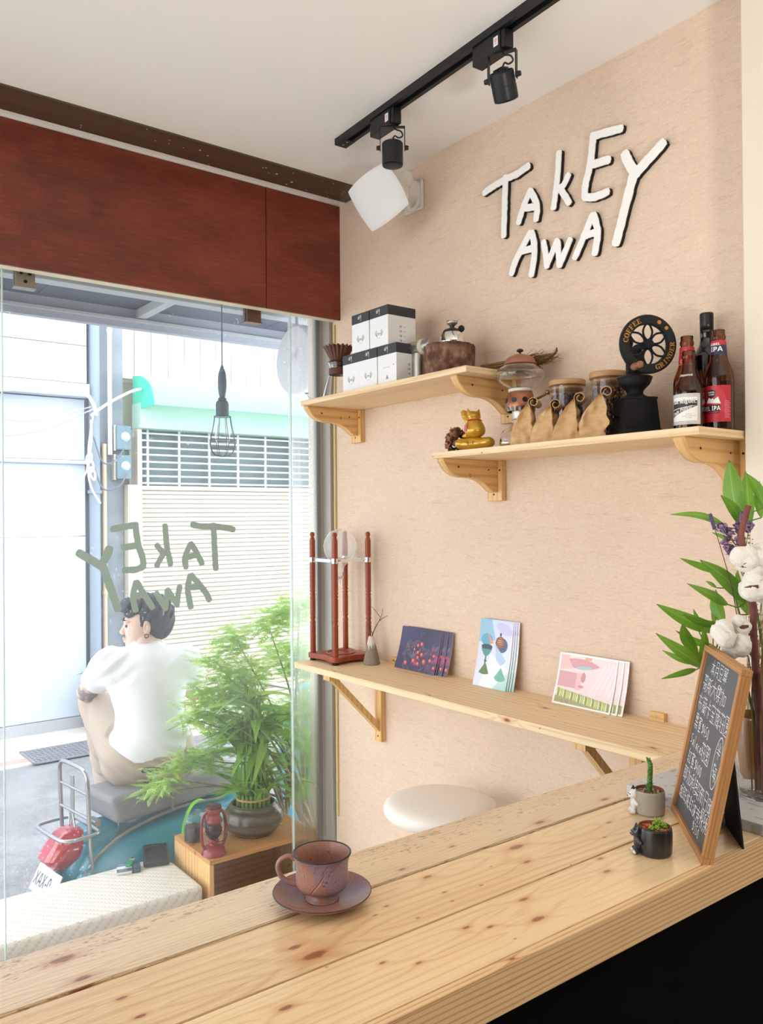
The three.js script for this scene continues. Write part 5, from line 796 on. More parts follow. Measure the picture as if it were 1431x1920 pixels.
// ---------------------------------------------------------------- chalkboard menu; each character a set of strokes on a ten by ten grid, y down
const HAN = {
  本: '13 93|50 59|53 18|53 98|37 77', 月: '20 26 19|20 80 89 78|23 83|26 86', 豆: '10 90|22 82 85 25 22|36 48|76 68|09 99', 單: '10 40 42 12 10|60 90 92 62 60|23 83 86 26 23|24 84|53 59|07 97',
  哥: '10 90|31 61 63 33 31|80 84|05 95|36 66 68 38 36|85 89 79', 斯: '01 51|10 16|40 46|13 43|14 44|06 56|17 09|47 59|90 61 65 59|64 94|84 89', 大: '03 93|50 45 09|54 99', 黎: '30 11|02 52|20 25|22 05|60 63|61 91 94|81 65|50 65|46 06|46 96|54 59|36 18|67 88|49 39', 加: '02 42 48 39|20 25 09|63 93 98 68 63',
  布: '02 92|40 16|25 28|25 85 88|53 59', 蘭: '01 91|30 32|60 62|13 19|13 43 45 15|93 99|93 63 65 95|36 76|37 77 78 38 37|55 59', 卡: '50 54|52 82|04 94|54 59|56 77', 宝: '50 51|12 11 91 93|24 84|26 86|54 59|19 99|77 88', 藏: '01 91|30 32|60 62|13 93|23 27 19|44 48|44 64|46 66|48 68|72 77 99 97|94 69', 莊: '01 91|30 32|60 62|33 39|13 15 35|07 37|55 95|73 79|59 99', 園: '00 90 99 09 00|31 71|51 53|23 83|34 64 65 35 34|56 28|56 58|56 88',
  黑: '20 80 83 23 20|50 56|22 82|15 95|07 97|18 09|48 49|68 69|88 99', 蜜: '50 51|12 11 91 92|32 34 74|52 53|72 24|35 75 77 37 35|54 59|29 89', 紅: '30 12 32 15 45|25 29|17 08|37 48|52 92|72 78|58 98', 耶: '01 51|11 18|41 49|13 43|15 45|08 57|61 69|61 91 74 96 77', 科: '40 11|03 53|21 29|24 07|24 56|61 72|64 75|57 96|80 89', 契: '01 41|03 43|20 25|05 44|51 91 95 85|71 55|07 97|56 48 09|57 99', 爾: '01 91|51 59|41 23|61 83|14 19|14 94 99|35 46|37 48|65 76|67 78', 日: '20 80 89 29 20|24 84', 晒: '01 31 38 08 01|04 34|41 91|43 93 99 49 43|61 56|71 76 86|47 97',
  盧: '50 52|51 81|13 93|13 17 09|34 64|25 75 77 25|37 77|28 88|28 29|88 89|09 99', 旺: '01 31 38 08 01|04 34|51 91|55 95|71 78|48 98', 達: '10 21|13 23 27 09|27 99|42 92|60 65|33 99|46 86|55 75', 波: '10 21|03 14|09 25|42 92 83|42 46 39|62 66|55 85 49|56 99', 旁: '50 51|12 92|33 44|73 64|15 14 94 95|56 57|26 86|46 29|56 76 79 68', 水: '50 59 48|13 33 18|93 65|54 99', 洗: '10 21|03 14|09 25|50 43|42 92|62 65|35 95|55 39|75 78 98 97', $: '82 21 13 74 87 18|50 59', 0: '51 23 27 59 77 73 51', 3: '21 71 44 76 68 29', 4: '40 15 86|63 69', 5: '80 21 24 75 77 28', S: '81 31 23 75 67 18', a: '74 35 28 58 75|74 79', l: '40 49', c: '74 35 28 79', 半: '21 33|81 73|14 94|06 96|50 59', 磅: '01 41|20 05|24 44 47 27 24|50 51|52 92|63 64|83 84|56 55 95 96|57 97|76 69|77 97 99',
};
{
  const menu = canvasTex(768, 1024, (c, w, h) => {
    c.fillStyle = '#55575d'; c.fillRect(0, 0, w, h); const R = rng(31);
    for (let i = 0; i < 900; i++) { c.fillStyle = `rgba(120,122,128,${0.02 + R() * 0.03})`; c.fillRect(R() * w, R() * h, 10 + R() * 70, 1 + R() * 3); }
    c.strokeStyle = c.fillStyle = '#f2f3f2'; c.lineCap = c.lineJoin = 'round';
    const put = (s, x, y, cw, ch, lw = 4.6) => { for (const k of s) { c.lineWidth = lw; if (HAN[k]) for (const st of HAN[k].split('|')) { c.beginPath(); st.split(' ').forEach((p, i) => { const X = x + (+p[0] / 9) * cw * 0.86 + (R() - 0.5) * 3, Y = y + (+p[1] / 9) * ch + (R() - 0.5) * 3; i ? c.lineTo(X, Y) : c.moveTo(X, Y); }); c.stroke(); } x += cw; } };
    const say = (q, x, y, size) => put(q, x, y - size * 0.8, size * 0.5, size * 0.78);
    put('本月豆單', 150, 24, 92, 92); put('哥斯大黎加', 40, 140, 108, 98); put('布蘭卡宝藏莊園', 20, 262, 104, 108); put('黑蜜', 30, 394, 88, 92); say('$450', 216, 484, 88);
    say('Salaca', 24, 598, 92); put('莊園', 300, 506, 96, 104); put('紅蜜', 40, 622, 88, 92); say('$400', 224, 710, 88); put('耶加科契爾日晒', 20, 730, 104, 98); say('$350', 540, 900, 80); put('盧旺達紅波旁水洗', 14, 850, 88, 88); say('$350', 430, 1010, 80);
    c.lineWidth = 5.5; c.beginPath(); c.ellipse(640, 540, 68, 150, 0.05, 0, 7); c.stroke(); put('半', 600, 424, 84, 92); put('磅', 598, 546, 84, 96);
  });
  const W = 0.245, H = 0.306, t = thing('chalkboard', 'small oak-framed chalkboard with a white handwritten menu, standing at the counter edge', 'chalkboard', [-0.551, BAR, 1.832]);
  // own axes: x along the lower edge, y up the board, z out of its face
  const ex = V(-0.723, 0, 0.69).normalize(), nx = V(-0.69, 0, -0.723).normalize(), lean = 0.205, ey = V(0, Math.cos(lean), 0).addScaledVector(nx, -Math.sin(lean)), ez = V().crossVectors(ex, ey);
  const b = new THREE.Group(); b.name = 'panel'; b.quaternion.setFromRotationMatrix(new THREE.Matrix4().makeBasis(ex, ey, ez)); t.add(b);
  const oak = std({ map: scaled(woodMap(512, 64, 0.4, 0.05, 91, { light: [196, 142, 88], dark: [140, 88, 48], rings: 200, contrast: 0.5 }), 1 / 0.4, 1 / 0.05), roughness: 0.5 }), f = 0.0105, d = 0.017;
  part('frame_bar', uvBox(bb(0, W, 0, f, -d, 0, 0.001), 'x'), oak, b); part('frame_bar', uvBox(bb(0, W, H - f, H, -d, 0, 0.001), 'x', 0.1), oak, b);
  part('frame_bar', uvBox(bb(0, f, f, H - f, -d, 0, 0.001), 'y'), oak, b); part('frame_bar', uvBox(bb(W - f, W, f, H - f, -d, 0, 0.001), 'y', 0.2), oak, b);
  part('slate', new THREE.PlaneGeometry(W - 2 * f, H - 2 * f).translate(W / 2, H / 2, -0.0055), std({ map: menu, roughness: 0.42 }), b, 'dark slate with white chalk writing');
  part('back_board', bb(f, W - f, f, H - f, -0.012, -0.006), M.black, b);
  // the black leg behind, hinged to the back
  const P = (x, y, z) => b.localToWorld ? V(x, y, z).applyQuaternion(b.quaternion) : null, h0 = P(W / 2 - 0.048, 0.215, -0.0165), h1 = P(W / 2 + 0.048, 0.215, -0.0165), f0 = V(ex.x * (W / 2 - 0.052), 0, ex.z * (W / 2 - 0.052)).addScaledVector(nx, -0.078), f1 = V(ex.x * (W / 2 + 0.052), 0, ex.z * (W / 2 + 0.052)).addScaledVector(nx, -0.078);
  const k = nx.clone().multiplyScalar(-0.003), q = [h0, h1, f1, f0], q2 = q.map((v) => v.clone().add(k)), tri = (l) => l.flatMap((v) => [v.x, v.y, v.z]), g = new THREE.BufferGeometry();
  const quad = (a, b2, c, e) => [a, b2, c, a, c, e];
  g.setAttribute('position', new THREE.Float32BufferAttribute(tri([...quad(...q), ...quad(...q2.slice().reverse()), ...quad(q[0], q2[0], q2[1], q[1]), ...quad(q[1], q2[1], q2[2], q[2]), ...quad(q[2], q2[2], q2[3], q[3]), ...quad(q[3], q2[3], q2[0], q[0])]), 3)); g.computeVertexNormals();
  part('easel_leg', g, std({ color: 0x101011, roughness: 0.7, side: THREE.DoubleSide }), t, 'black easel leg');
}
// ---------------------------------------------------------------- glass vase with cotton branch and greenery
{
  const vg = phys({ color: 0xffffff, roughness: 0.03, transmission: 1, thickness: 0.004, ior: 1.45, attenuationColor: new THREE.Color(0.86, 0.92, 0.9), attenuationDistance: 0.05 });
  const VX = -0.41, VZ = 1.93, VY = BAR + 0.0192, t = thing('glass_vase', 'tall barrel-shaped clear glass vase standing on the concrete slab', 'vase', [VX, VY, VZ]);
  const o = [[0, 0], [0.034, 0], [0.0375, 0.004], [0.043, 0.03], [0.0495, 0.08], [0.052, 0.125], [0.049, 0.17], [0.042, 0.205], [0.0365, 0.226], [0.0365, 0.2275], [0.034, 0.2275], [0.0395, 0.204], [0.0465, 0.17], [0.0495, 0.125], [0.047, 0.08], [0.0405, 0.03], [0.034, 0.007], [0, 0.0065]];
  part('body', slathe(o, 64, 110), vg, t);
  const g = thing('patterned_cup', 'brown cup with a pale leaf pattern, half hidden behind the chalkboard', 'cup', [-0.29, BAR + 0.0192, 1.845]);
  part('body', slathe([[0, 0], [0.038, 0], [0.042, 0.01], [0.044, 0.06], [0.043, 0.11], [0.041, 0.112], [0.04, 0.108], [0.04, 0.02], [0, 0.01]], 48, 40), std({ map: canvasTex(512, 256, (c, w, h) => { c.fillStyle = '#8a5a2c'; c.fillRect(0, 0, w, h); c.fillStyle = '#b08a4a'; c.fillRect(0, h * 0.1, w, h * 0.1); c.strokeStyle = '#dcd2b8'; c.lineWidth = 5; for (let i = 0; i < 12; i++) for (const s of [-1, 1]) { c.beginPath(); c.ellipse(i * 44 + 20 + s * 9, h * 0.42, 7, 18, s * 0.6, 0, 7); c.stroke(); } }, { wrap: true }), roughness: 0.4 }), g);
  // leafy stems
  const LV = [[-428, 1600, 1882, -424, 1486, 1898, 37], [-488, 1534, 1899, -418, 1476, 1902, 18], [-385, 1580, 1890, -408, 1480, 1910, 22], [-412, 1574, 1907, -386, 1511, 1926, 18], [-345, 1562, 1896, -391, 1492, 1923, 14], [-517, 1499, 1814, -440, 1474, 1885, 13], [-484, 1417, 1813, -441, 1390, 1884, 13], [-500, 1416, 1864, -415, 1336, 1904, 26], [-528, 1374, 1855, -441, 1332, 1884, 18], [-443, 1399, 1869, -410, 1313, 1907, 22], [-546, 1334, 1803, -447, 1283, 1878, 24], [-565, 1283, 1814, -470, 1213, 1860, 24], [-553, 1303, 1861, -485, 1236, 1849, 20], [-533, 1300, 1889, -482, 1224, 1851, 15], [-421, 1356, 1848, -447, 1297, 1878, 22], [-416, 1355, 1840, -462, 1298, 1867, 12], [-520, 1245, 1797, -485, 1222, 1849, 11], [-557, 1199, 1819, -487, 1212, 1847, 11], [-491, 1280, 1807, -457, 1252, 1870, 12], [-473, 1322, 1833, -483, 1281, 1851, 10], [-388, 1393, 1874, -419, 1359, 1900, 8], [-437, 1465, 1850, -440, 1452, 1885, 7], [-542, 1319, 1856, -447, 1293, 1878, 14], [-464, 1375, 1853, -457, 1363, 1871, 6]];
  const lt = tex(64, 128, (u, v) => { const s = Math.abs(v - 0.5) * 2; let c = mix3([128, 176, 52], [96, 148, 34], 0.5 + 0.5 * Math.sin(s * 46)); c = mix3(c, [180, 208, 104], 1 - sstep(0, 0.05, s)); return mix3(c, [74, 60, 24], sstep(0.94, 1, u)); });
  const lm = phys({ map: lt, color: 0xffffff, roughness: 0.42, transmission: 0.3, thickness: 0, side: THREE.DoubleSide }), stemM = std({ color: 0x5f7d34, roughness: 0.6 });
  const toward = V(-0.82, 0.1, 0.56);
  const stems = [thing('leafy_stem', 'upper leafy green stem in the glass vase, with the tallest broad leaf', 'plant', [VX, VY + 0.02, VZ], 0, 'green stems in the vase'), thing('leafy_stem', 'middle leafy green stem in the glass vase, its leaves pointing left', 'plant', [VX, VY + 0.02, VZ], 0, 'green stems in the vase'), thing('leafy_stem', 'lowest leafy green stem in the glass vase, fanning out above the chalkboard', 'plant', [VX, VY + 0.02, VZ], 0, 'green stems in the vase')];
  const nodes = [[], [], []];
  LV.forEach(([tx, ty, tz, bx, by, bz, w], i) => {
    const k = by > 1440 ? 0 : by > 1305 ? 1 : 2, B = V(bx / 1000, by / 1000, bz / 1000), T = V(tx / 1000, ty / 1000, tz / 1000), L = T.clone().sub(B).length(), wd = w / 1000 * 1.12;
    const X = T.clone().sub(B).normalize(), N = toward.clone().applyAxisAngle(X, ((i * 37) % 11 - 5) * 0.09).addScaledVector(X, -toward.dot(X)).normalize(), Z = V().crossVectors(X, N);
    const gg = gridGeo(18, 6, (u, v) => { const s = (v - 0.5) * 2, a = Math.pow(Math.sin(Math.PI * Math.pow(u * 0.985 + 0.012, 0.8)), 0.85), y = s * a * wd * 0.5; return [L * u, 0.0 - Math.abs(s) * a * wd * 0.13 + L * 0.1 * Math.sin(Math.PI * u) * ((i % 3) - 0.6), y + L * 0.05 * Math.sin(Math.PI * u) * ((i % 2) * 2 - 1)]; });
    gg.applyMatrix4(new THREE.Matrix4().makeBasis(X, N, Z)).translate(B.x - VX, B.y - VY - 0.02, B.z - VZ); gg.computeVertexNormals(); part('leaf', gg, lm, stems[k]); nodes[k].push(B);
  });
  const routes = [[[0, 0.0, 0], [0.005, 0.2, 0.005], [-0.005, 0.4, -0.02], [-0.012, 0.49, -0.03]], [[0.01, 0.0, 0.01], [0.0, 0.2, -0.01], [-0.015, 0.3, -0.03], [-0.025, 0.38, -0.045]], [[-0.005, 0.0, 0.01], [-0.015, 0.18, -0.02], [-0.03, 0.21, -0.035], [-0.06, 0.225, -0.06]]];
  routes.forEach((r, k) => { part('stem', taper(r, [0.003, 0.003, 0.0024, 0.0015], 24, 7), stemM, stems[k]); for (const n of nodes[k]) { const c = curve(r), e = V(n.x - VX, n.y - VY - 0.02, n.z - VZ); let best = c.getPoint(0), bd = 9; for (let i = 0; i <= 20; i++) { const p = c.getPoint(i / 20), dd = p.distanceTo(e) + Math.max(0, p.y - e.y) * 2; if (dd < bd) { bd = dd; best = p; } } if (bd > 0.004) part('leaf_stalk', rod(best, e, 0.0012, 5), stemM, stems[k]); } });
  // cotton branch
  const bk = std({ map: tex(64, 256, (u, v) => mix3([104, 56, 50], [142, 84, 74], fbm(u * 6, v * 40, 3, 3))), roughness: 0.75 }), cb = thing('cotton_branch', 'thick red-brown branch carrying fluffy white cotton bolls, in the glass vase', 'branch', [VX, VY, VZ]);
  const rel = (a) => [a[0] / 1000 - VX, a[1] / 1000 - VY, a[2] / 1000 - VZ];
  part('branch', taper([[-458, 1514, 1935], [-467, 1470, 1927], [-468, 1445, 1927], [-459, 1388, 1933], [-452, 1331, 1938], [-451, 1292, 1938], [-440, 1216, 1936], [-428, 1149, 1934], [-422, 1044, 1932], [-418, 1000, 1930]].map(rel), [0.0055, 0.0055, 0.0072, 0.006, 0.0062, 0.0068, 0.0068, 0.007, 0.007, 0.0075], 60, 10), bk, cb);
  const cm = phys({ color: 0xeae4da, roughness: 1, sheen: 0.6, sheenRoughness: 0.8, sheenColor: new THREE.Color(1, 1, 1) }), husk = std({ color: 0x6a4630, roughness: 0.85, side: THREE.DoubleSide });
  [[-480, 1418, 1942, 23], [-449, 1428, 1950, 25], [-481, 1374, 1952, 25], [-530, 1291, 1928, 22], [-502, 1270, 1938, 22], [-490, 1302, 1940, 18], [-466, 1398, 1950, 18]].forEach((q, i) => {
    const [x, y, z] = rel(q), r = q[3] / 1000, R = rng(i * 5 + 2), off = [0, 1, 2, 3].map(() => [(R() - 0.5) * r * 0.9, (R() - 0.5) * r * 0.9, (R() - 0.5) * r * 0.9]);
    const gg = blob(46, r * 3.6, [0, 0, 0], (px, py, pz) => { let d = 9; for (const o2 of off) d = smin(d, ell([px, py, pz], o2, [r * 0.74, r * 0.78, r * 0.74]), r * 0.12); return -(d + r * (0.24 * (fbm(px * 95 + 9 + i, py * 95 + pz * 70 + 7, i, 2) - 0.5) + 0.07 * (noise(px * 420 + 9 + i, py * 420 + pz * 330 + 7, i) - 0.5))); });
    const boll = part('cotton_boll', gg.translate(x, y, z), cm, cb, 'fluffy white cotton boll');
    part('husk', [0, 1].map((j) => warp(new THREE.PlaneGeometry(r * 1.0, r * 0.42, 6, 2), (v) => { v.z = r * 0.86 - v.x * v.x / r * 0.85; v.y *= 1 - Math.abs(v.x) / r; }).rotateX(-0.3 + j).rotateY(-0.97 + (R() - 0.5)).rotateZ(j * 1.6 + R()).translate(x, y, z)), husk, boll);
    part('twig', rod([x, y, z], rel([-455 + (i > 2 && i < 6 ? 3 : -6), q[1] - 25, 1936]), 0.0018, 6), bk, cb);
  });
  // statice, lavender, dried grass
  const st = thing('dried_statice', 'sprig of dried purple statice flowers in the glass vase', 'flower', [VX, VY + 0.03, VZ], 0), R = rng(40), pu = std({ color: 0x9c819f, roughness: 0.9, side: THREE.DoubleSide }), pg = std({ color: 0x76664a, roughness: 0.9 });
  part('stem', taper([[0, 0, 0], [0.002, 0.25, -0.01], [-0.03, 0.42, -0.02], [-0.035, 0.48, -0.02]], [0.0015, 0.0014, 0.001, 0.0006], 24, 6), pg, st);
  for (const q of [[-437, 1493, 1913], [-444, 1474, 1907], [-468, 1474, 1889], [-440, 1480, 1911], [-461, 1445, 1894], [-448, 1427, 1904], [-428, 1475, 1919], [-457, 1464, 1897], [-454, 1432, 1899], [-451, 1429, 1901], [-443, 1450, 1908]]) {
    const [x, y, z] = rel(q), fl = []; for (let i = 0; i < 40; i++) { const a = R() * 6.28, e = R() * 3.1, rr = 0.0095 * Math.cbrt(R()); fl.push(new THREE.CircleGeometry(0.003 + R() * 0.002, 6).rotateX(R() * 3).rotateY(R() * 6).translate(x + Math.sin(e) * Math.cos(a) * rr, y - 0.03 + Math.cos(e) * rr, z + Math.sin(e) * Math.sin(a) * rr)); }
    part('flower_head', fl, pu, st); part('stalk', rod([x, y - 0.03, z], [-0.02 + x * 0.3, y - 0.075, -0.015], 0.0007, 5), pg, st);
  }
  const lv = thing('dried_lavender', 'single dried lavender spike leaning left out of the vase', 'flower', [VX, VY, VZ]);
  part('stem', taper([[-483, 1495, 1878], [-478, 1474, 1881], [-469, 1435, 1888], [-454, 1367, 1899], [-445, 1308, 1905], [-428, 1210, 1920], [-415, 1020, 1930]].map(rel), [0.0007, 0.0008, 0.0009, 0.001, 0.001, 0.001, 0.001], 40, 6), std({ color: 0x5c4a34, roughness: 0.9 }), lv);
  { const fl = []; for (let i = 0; i < 42; i++) { const k = i / 42, p = V(...rel([-486 + k * 8, 1499 - k * 27, 1877 + k * 4])), a = i * 2.4; fl.push(new THREE.SphereGeometry(1, 6, 5).scale(0.0016, 0.0026, 0.0016).translate(p.x + Math.cos(a) * 0.0022, p.y, p.z + Math.sin(a) * 0.0022)); } part('flower_spike', fl, std({ color: 0x6a5a78, roughness: 0.9 }), lv); }
  const dg = thing('dried_grass', 'loose tuft of dried golden grass and tiny seed heads in the vase', 'grass', [VX, VY, VZ]); dg.userData.kind = 'stuff';
  { const gs = [], hs = []; for (let i = 0; i < 46; i++) { const a = R() * 6.28, s = 0.01 + R() * 0.02, y = 0.26 + R() * 0.25, ex = Math.cos(a) * 0.05 * R() + 0.015, ez = Math.sin(a) * 0.05 * R() + 0.005; gs.push(taper([[Math.cos(a) * s * 0.6, 0.01, Math.sin(a) * s * 0.6], [Math.cos(a) * s * 0.8, 0.2, Math.sin(a) * s * 0.8], [ex, y, ez]], [0.0008, 0.0007, 0.0004], 8, 4)); for (let j = 0; j < 9; j++) hs.push(new THREE.IcosahedronGeometry(0.0012 + R() * 0.0012, 0).translate(ex + (R() - 0.5) * 0.016, y - R() * 0.05, ez + (R() - 0.5) * 0.016)); } tag(part('stalks', gs, std({ color: 0xa58452, roughness: 0.9 }), dg), null, null, null, 'stuff'); tag(part('seed_heads', hs, std({ color: 0xb99a68, roughness: 0.9 }), dg), null, null, null, 'stuff'); }
}

// ---------------------------------------------------------------- the street outside
const GY = -0.42;
{
  const asp = tex(512, 512, (u, v) => { const f = noise(u * 256, v * 256, 1, 256, 256), b = fbm(u * 6, v * 6, 3, 4, 6, 6), cr = sstep(0.49, 0.5, b) * (1 - sstep(0.5, 0.512, b)); const k = 122 + (f - 0.5) * 46 + (b - 0.5) * 36; return mix3([k, k + 1, k + 4], [90, 90, 92], cr * 0.5); });
  const conc = tex(512, 512, (u, v) => { const f = noise(u * 200, v * 200, 5, 200, 200), b = fbm(u * 5, v * 5, 7, 5, 5, 5); const k = 190 + (f - 0.5) * 18 + (b - 0.5) * 46; return [k, k - 3, k - 8]; });
  const A = std({ map: scaled(asp, 1, 1), roughness: 0.9 }), C = std({ map: scaled(conc, 0.7, 0.7), roughness: 0.85 });
  struct('side_pavement', uvBox(bb(-16, -4.2, GY - 0.2, GY, -9, 12), 'x'), C);
  struct('street_ground', uvBox(bb(-4.2, 9, GY - 0.2, GY, -4.1, -0.14), 'x'), A);
  struct('trim_3', uvBox(bb(-4.2, 9, GY - 0.2, GY + 0.015, -5.0, -4.1, 0.004), 'x'), C);                         // concrete gutter strip
  solo('red_line', uvBox(bb(-4.2, 0.15, GY + 0.0155, GY + 0.0175, -4.27, -4.16), 'x'), std({ color: 0xd98a80, roughness: 0.9 }), 'faded red painted line along the edge of the gutter', 'line');
  // drain grate
  const t = thing('drain_grate', 'rectangular steel drain grate set in the concrete gutter across the street', 'grate', [0.17, GY + 0.015, -4.16], 0.02), gm = std({ color: 0x85888e, roughness: 0.6, metalness: 0.5 });
  part('frame', [bb(-0.3, 0.52, 0, 0.012, -0.3, -0.28), bb(-0.3, 0.52, 0, 0.012, 0.09, 0.11), bb(-0.3, -0.28, 0, 0.012, -0.3, 0.11), bb(0.5, 0.52, 0, 0.012, -0.3, 0.11)], gm, t);
  for (let i = 0; i < 7; i++) part('bar', bb(-0.28, 0.5, 0.001, 0.014, -0.245 + i * 0.05 - 0.009, -0.245 + i * 0.05 + 0.009), gm, t);
  for (let i = 0; i < 20; i++) part('cross_bar', bb(-0.26 + i * 0.039 - 0.006, -0.26 + i * 0.039 + 0.006, 0.001, 0.011, -0.28, 0.09), gm, t);
  part('shaft_shade', bb(-0.29, 0.51, 0.0002, 0.0009, -0.29, 0.1), std({ color: 0x3a3c40, roughness: 1 }), t);  // thin dark sheet, painted as the shade below the bars
  // white building across the street
  const wm = std({ color: 0xaeb8c4, roughness: 0.75 }), w = thing('white_building', 'smooth white panelled building wall across the street on the left', 'building', [0, GY, -5.0]);
  for (const [y0, y1] of [[0.12, 1.76], [1.765, 2.42], [2.46, 3.02], [3.16, 3.5], [3.505, 5.6]]) part('panel', bb(-5.5, 0.585, y0, y1, -0.2, y0 > 2.45 ? (y0 > 3.1 ? 0.06 : -0.01) : 0.0, 0.004), wm, w);
  part('ledge', bb(-5.5, 0.6, 2.42, 2.455, -0.2, 0.035, 0.006), wm, w); part('ledge', bb(-5.5, 0.6, 3.03, 3.15, -0.2, 0.1, 0.006), wm, w);
  part('skirting', uvBox(bb(-5.5, 0.57, 0.0, 0.115, -0.2, 0.015), 'x'), std({ color: 0x9a9ca1, roughness: 0.8 }), w, 'grey skirting');
  // grey pillar strip with pipes
  const pm = std({ map: scaled(tex(256, 512, (u, v) => { const b = fbm(u * 5, v * 3, 8, 4, 5, 3), f = fbm(u * 30, v * 8, 4, 3, 30, 8); return mix3([98, 108, 118], [142, 150, 156], clamp(b * 0.8 + f * 0.4)); }), 1, 0.5), roughness: 0.85 });
  const p = thing('utility_wall', 'weathered grey strip of wall with pipes between the white building and the shutter', 'wall', [0, GY, -5.05]);
  part('wall_face', uvBox(bb(0.6, 0.96, 0, 5.6, -0.2, 0), 'y'), pm, p);
  const pipe = (name, x, z, y0, y1, r, c) => solo(name, [cyl(r, r, y1 - y0, x, (y0 + y1) / 2, z, 16), cyl(r * 1.3, r * 1.3, 0.03, x, y0 + (y1 - y0) * 0.4, z, 16)], std({ color: c, roughness: 0.6 }), { a: 'grey vertical drainpipe at the edge of the white building', b: 'beige vertical conduit beside the grey drainpipe', c: 'slim white conduit running up the grey wall above the cables' }[name === 'drain_pipe' ? 'a' : c === 0xb5a48e ? 'b' : 'c'], 'pipe');
  pipe('drain_pipe', 0.665, -4.98, GY, 5, 0.05, 0x7d8a97); pipe('conduit', 0.762, -5.0, GY + 0.3, 2.2, 0.022, 0xb5a48e); pipe('conduit', 0.81, -4.98, 2.1, 5, 0.02, 0xe6e8ea);
  // shutter shop
  const cream = std({ color: 0xbbb6a6, roughness: 0.6 }), steelW = std({ color: 0xb9beb6, roughness: 0.5 }), s = thing('shutter_shop', 'shop front with a closed cream roller shutter under a barred window and pale green sign', 'building', [0, GY, -5.0]);
  part('back_wall', bb(0.96, 3.75, 0, 5.6, -0.5, -0.36), cream, s);
  part('post', bb(0.965, 1.075, 0, 2.24, -0.2, 0.06, 0.004), cream, s); part('post', bb(1.075, 1.12, 0, 2.78, -0.2, 0.02, 0.004), cream, s);
  const slat = (() => { const q = new THREE.Shape(); q.moveTo(0, 0); q.quadraticCurveTo(0.02, 0.004, 0.021, 0.022); q.quadraticCurveTo(0.02, 0.04, 0.002, 0.043); q.lineTo(0, 0.043); q.closePath(); return extr(q, 2.6, 0, 5).rotateY(Math.PI / 2).translate(1.12, 0, 0); })();
  // the profile's x became -z: turn the bulge to the street
  slat.scale(1, 1, -1); slat.index = null; { const a = slat.attributes.position; for (let i = 0; i < a.count; i += 3) { const q = [a.getX(i + 1), a.getY(i + 1), a.getZ(i + 1)]; a.setXYZ(i + 1, a.getX(i + 2), a.getY(i + 2), a.getZ(i + 2)); a.setXYZ(i + 2, ...q); } slat.computeVertexNormals(); }
  for (let i = 0; i < 49; i++) { const m = part('slat', slat, cream, s); m.position.set(0, 0.01 + i * 0.0446, -0.06); }
  part('shutter_backing', bb(1.12, 3.72, 0, 2.2, -0.2, -0.065), cream, s);
  part('lintel', bb(1.12, 3.72, 2.195, 2.235, -0.15, -0.02), cream, s);
  part('dark_opening', bb(1.12, 3.72, 2.235, 2.78, -0.2, -0.12), std({ color: 0x5b7072, roughness: 0.5 }), s, 'dark window behind the bars');
  for (let i = 0; i < 8; i++) part('bar', bb(1.12, 3.72, 2.262 + i * 0.069 - 0.009, 2.262 + i * 0.069 + 0.009, -0.05, -0.03, 0.003), steelW, s);
  for (let i = 0; i < 8; i++) part('upright', bb(1.2 + i * 0.325 - 0.012, 1.2 + i * 0.325 + 0.012, 2.235, 2.78, -0.06, -0.04, 0.003), steelW, s);
  const green = std({ color: 0x9fc4b4, roughness: 0.6 }), teal = std({ color: 0x3fbfa4, roughness: 0.6 });
  part('sign_board', bb(1.075, 3.72, 2.78, 3.02, -0.12, 0.1, 0.004), green, s, 'pale green sign board');
  const q = new THREE.Shape(); q.moveTo(0, 0); q.lineTo(0.52, 0); q.quadraticCurveTo(0.5, 0.29, 0.0, 0.34); q.closePath();
  part('awning_end', extr(q, 0.012).rotateY(-Math.PI / 2).translate(1.09, 2.96, -0.1), teal, s, 'turquoise awning end');
  part('awning', gridGeo(2, 12, (u, v) => { const a = v * Math.PI / 2; return [1.085 + u * 2.64, 2.965 + 0.33 * Math.sin(a), -0.1 + 0.52 * Math.cos(a)]; }), phys({ color: 0x93bfae, roughness: 0.7, transmission: 0.35, thickness: 0, side: THREE.DoubleSide }), s, 'pale green awning');
  for (let i = 0; i < 16; i++) part('siding_board', bb(0.965 + i * 0.176, 0.965 + i * 0.176 + 0.172, 3.3, 5.6, -0.35, -0.22, 0.006), cream, s);
  part('parapet', bb(0.96, 3.75, 3.27, 3.31, -0.4, -0.1), cream, s);
  // meters
  const mb = std({ color: 0x5a7480, roughness: 0.5 });
  for (const [y, l] of [[1.985, 'lower grey-green electricity meter beside the shutter'], [2.26, 'upper grey-green electricity meter beside the shutter']]) {
    const t2 = thing('electricity_meter', l, 'meter', [0.935, y, -4.99], 0, 'electricity meters');
    part('case', bb(-0.075, 0.065, -0.115, 0.115, -0.06, 0.05, 0.01), mb, t2); part('dial', sph(0.048, 0.01, 0.01, 0.04, 20).scale(1, 1, 0.9), phys({ color: 0xaebcc0, roughness: 0.2 }), t2); part('face_plate', bb(-0.09, -0.072, -0.12, 0.12, -0.06, 0.02), cream, t2);
  }
  // overhead cables
  const R = rng(66), cw = std({ color: 0xe9ebee, roughness: 0.7 }), cg = std({ color: 0x9aa3ad, roughness: 0.7 });
  const cab = (label, pts, r, m) => solo('cable', tube(pts, r, 40, 6), m, label, 'cable', [0, 0, 0], 0, 'cables on the far walls');
  cab('thick white cable crossing below the ledge of the white building', [[-3, 2.6, -4.86], [-0.6, 2.58, -4.84], [0.2, 2.66, -4.84], [0.56, 2.62, -4.85], [0.66, 2.45, -4.9]], 0.017, cw);
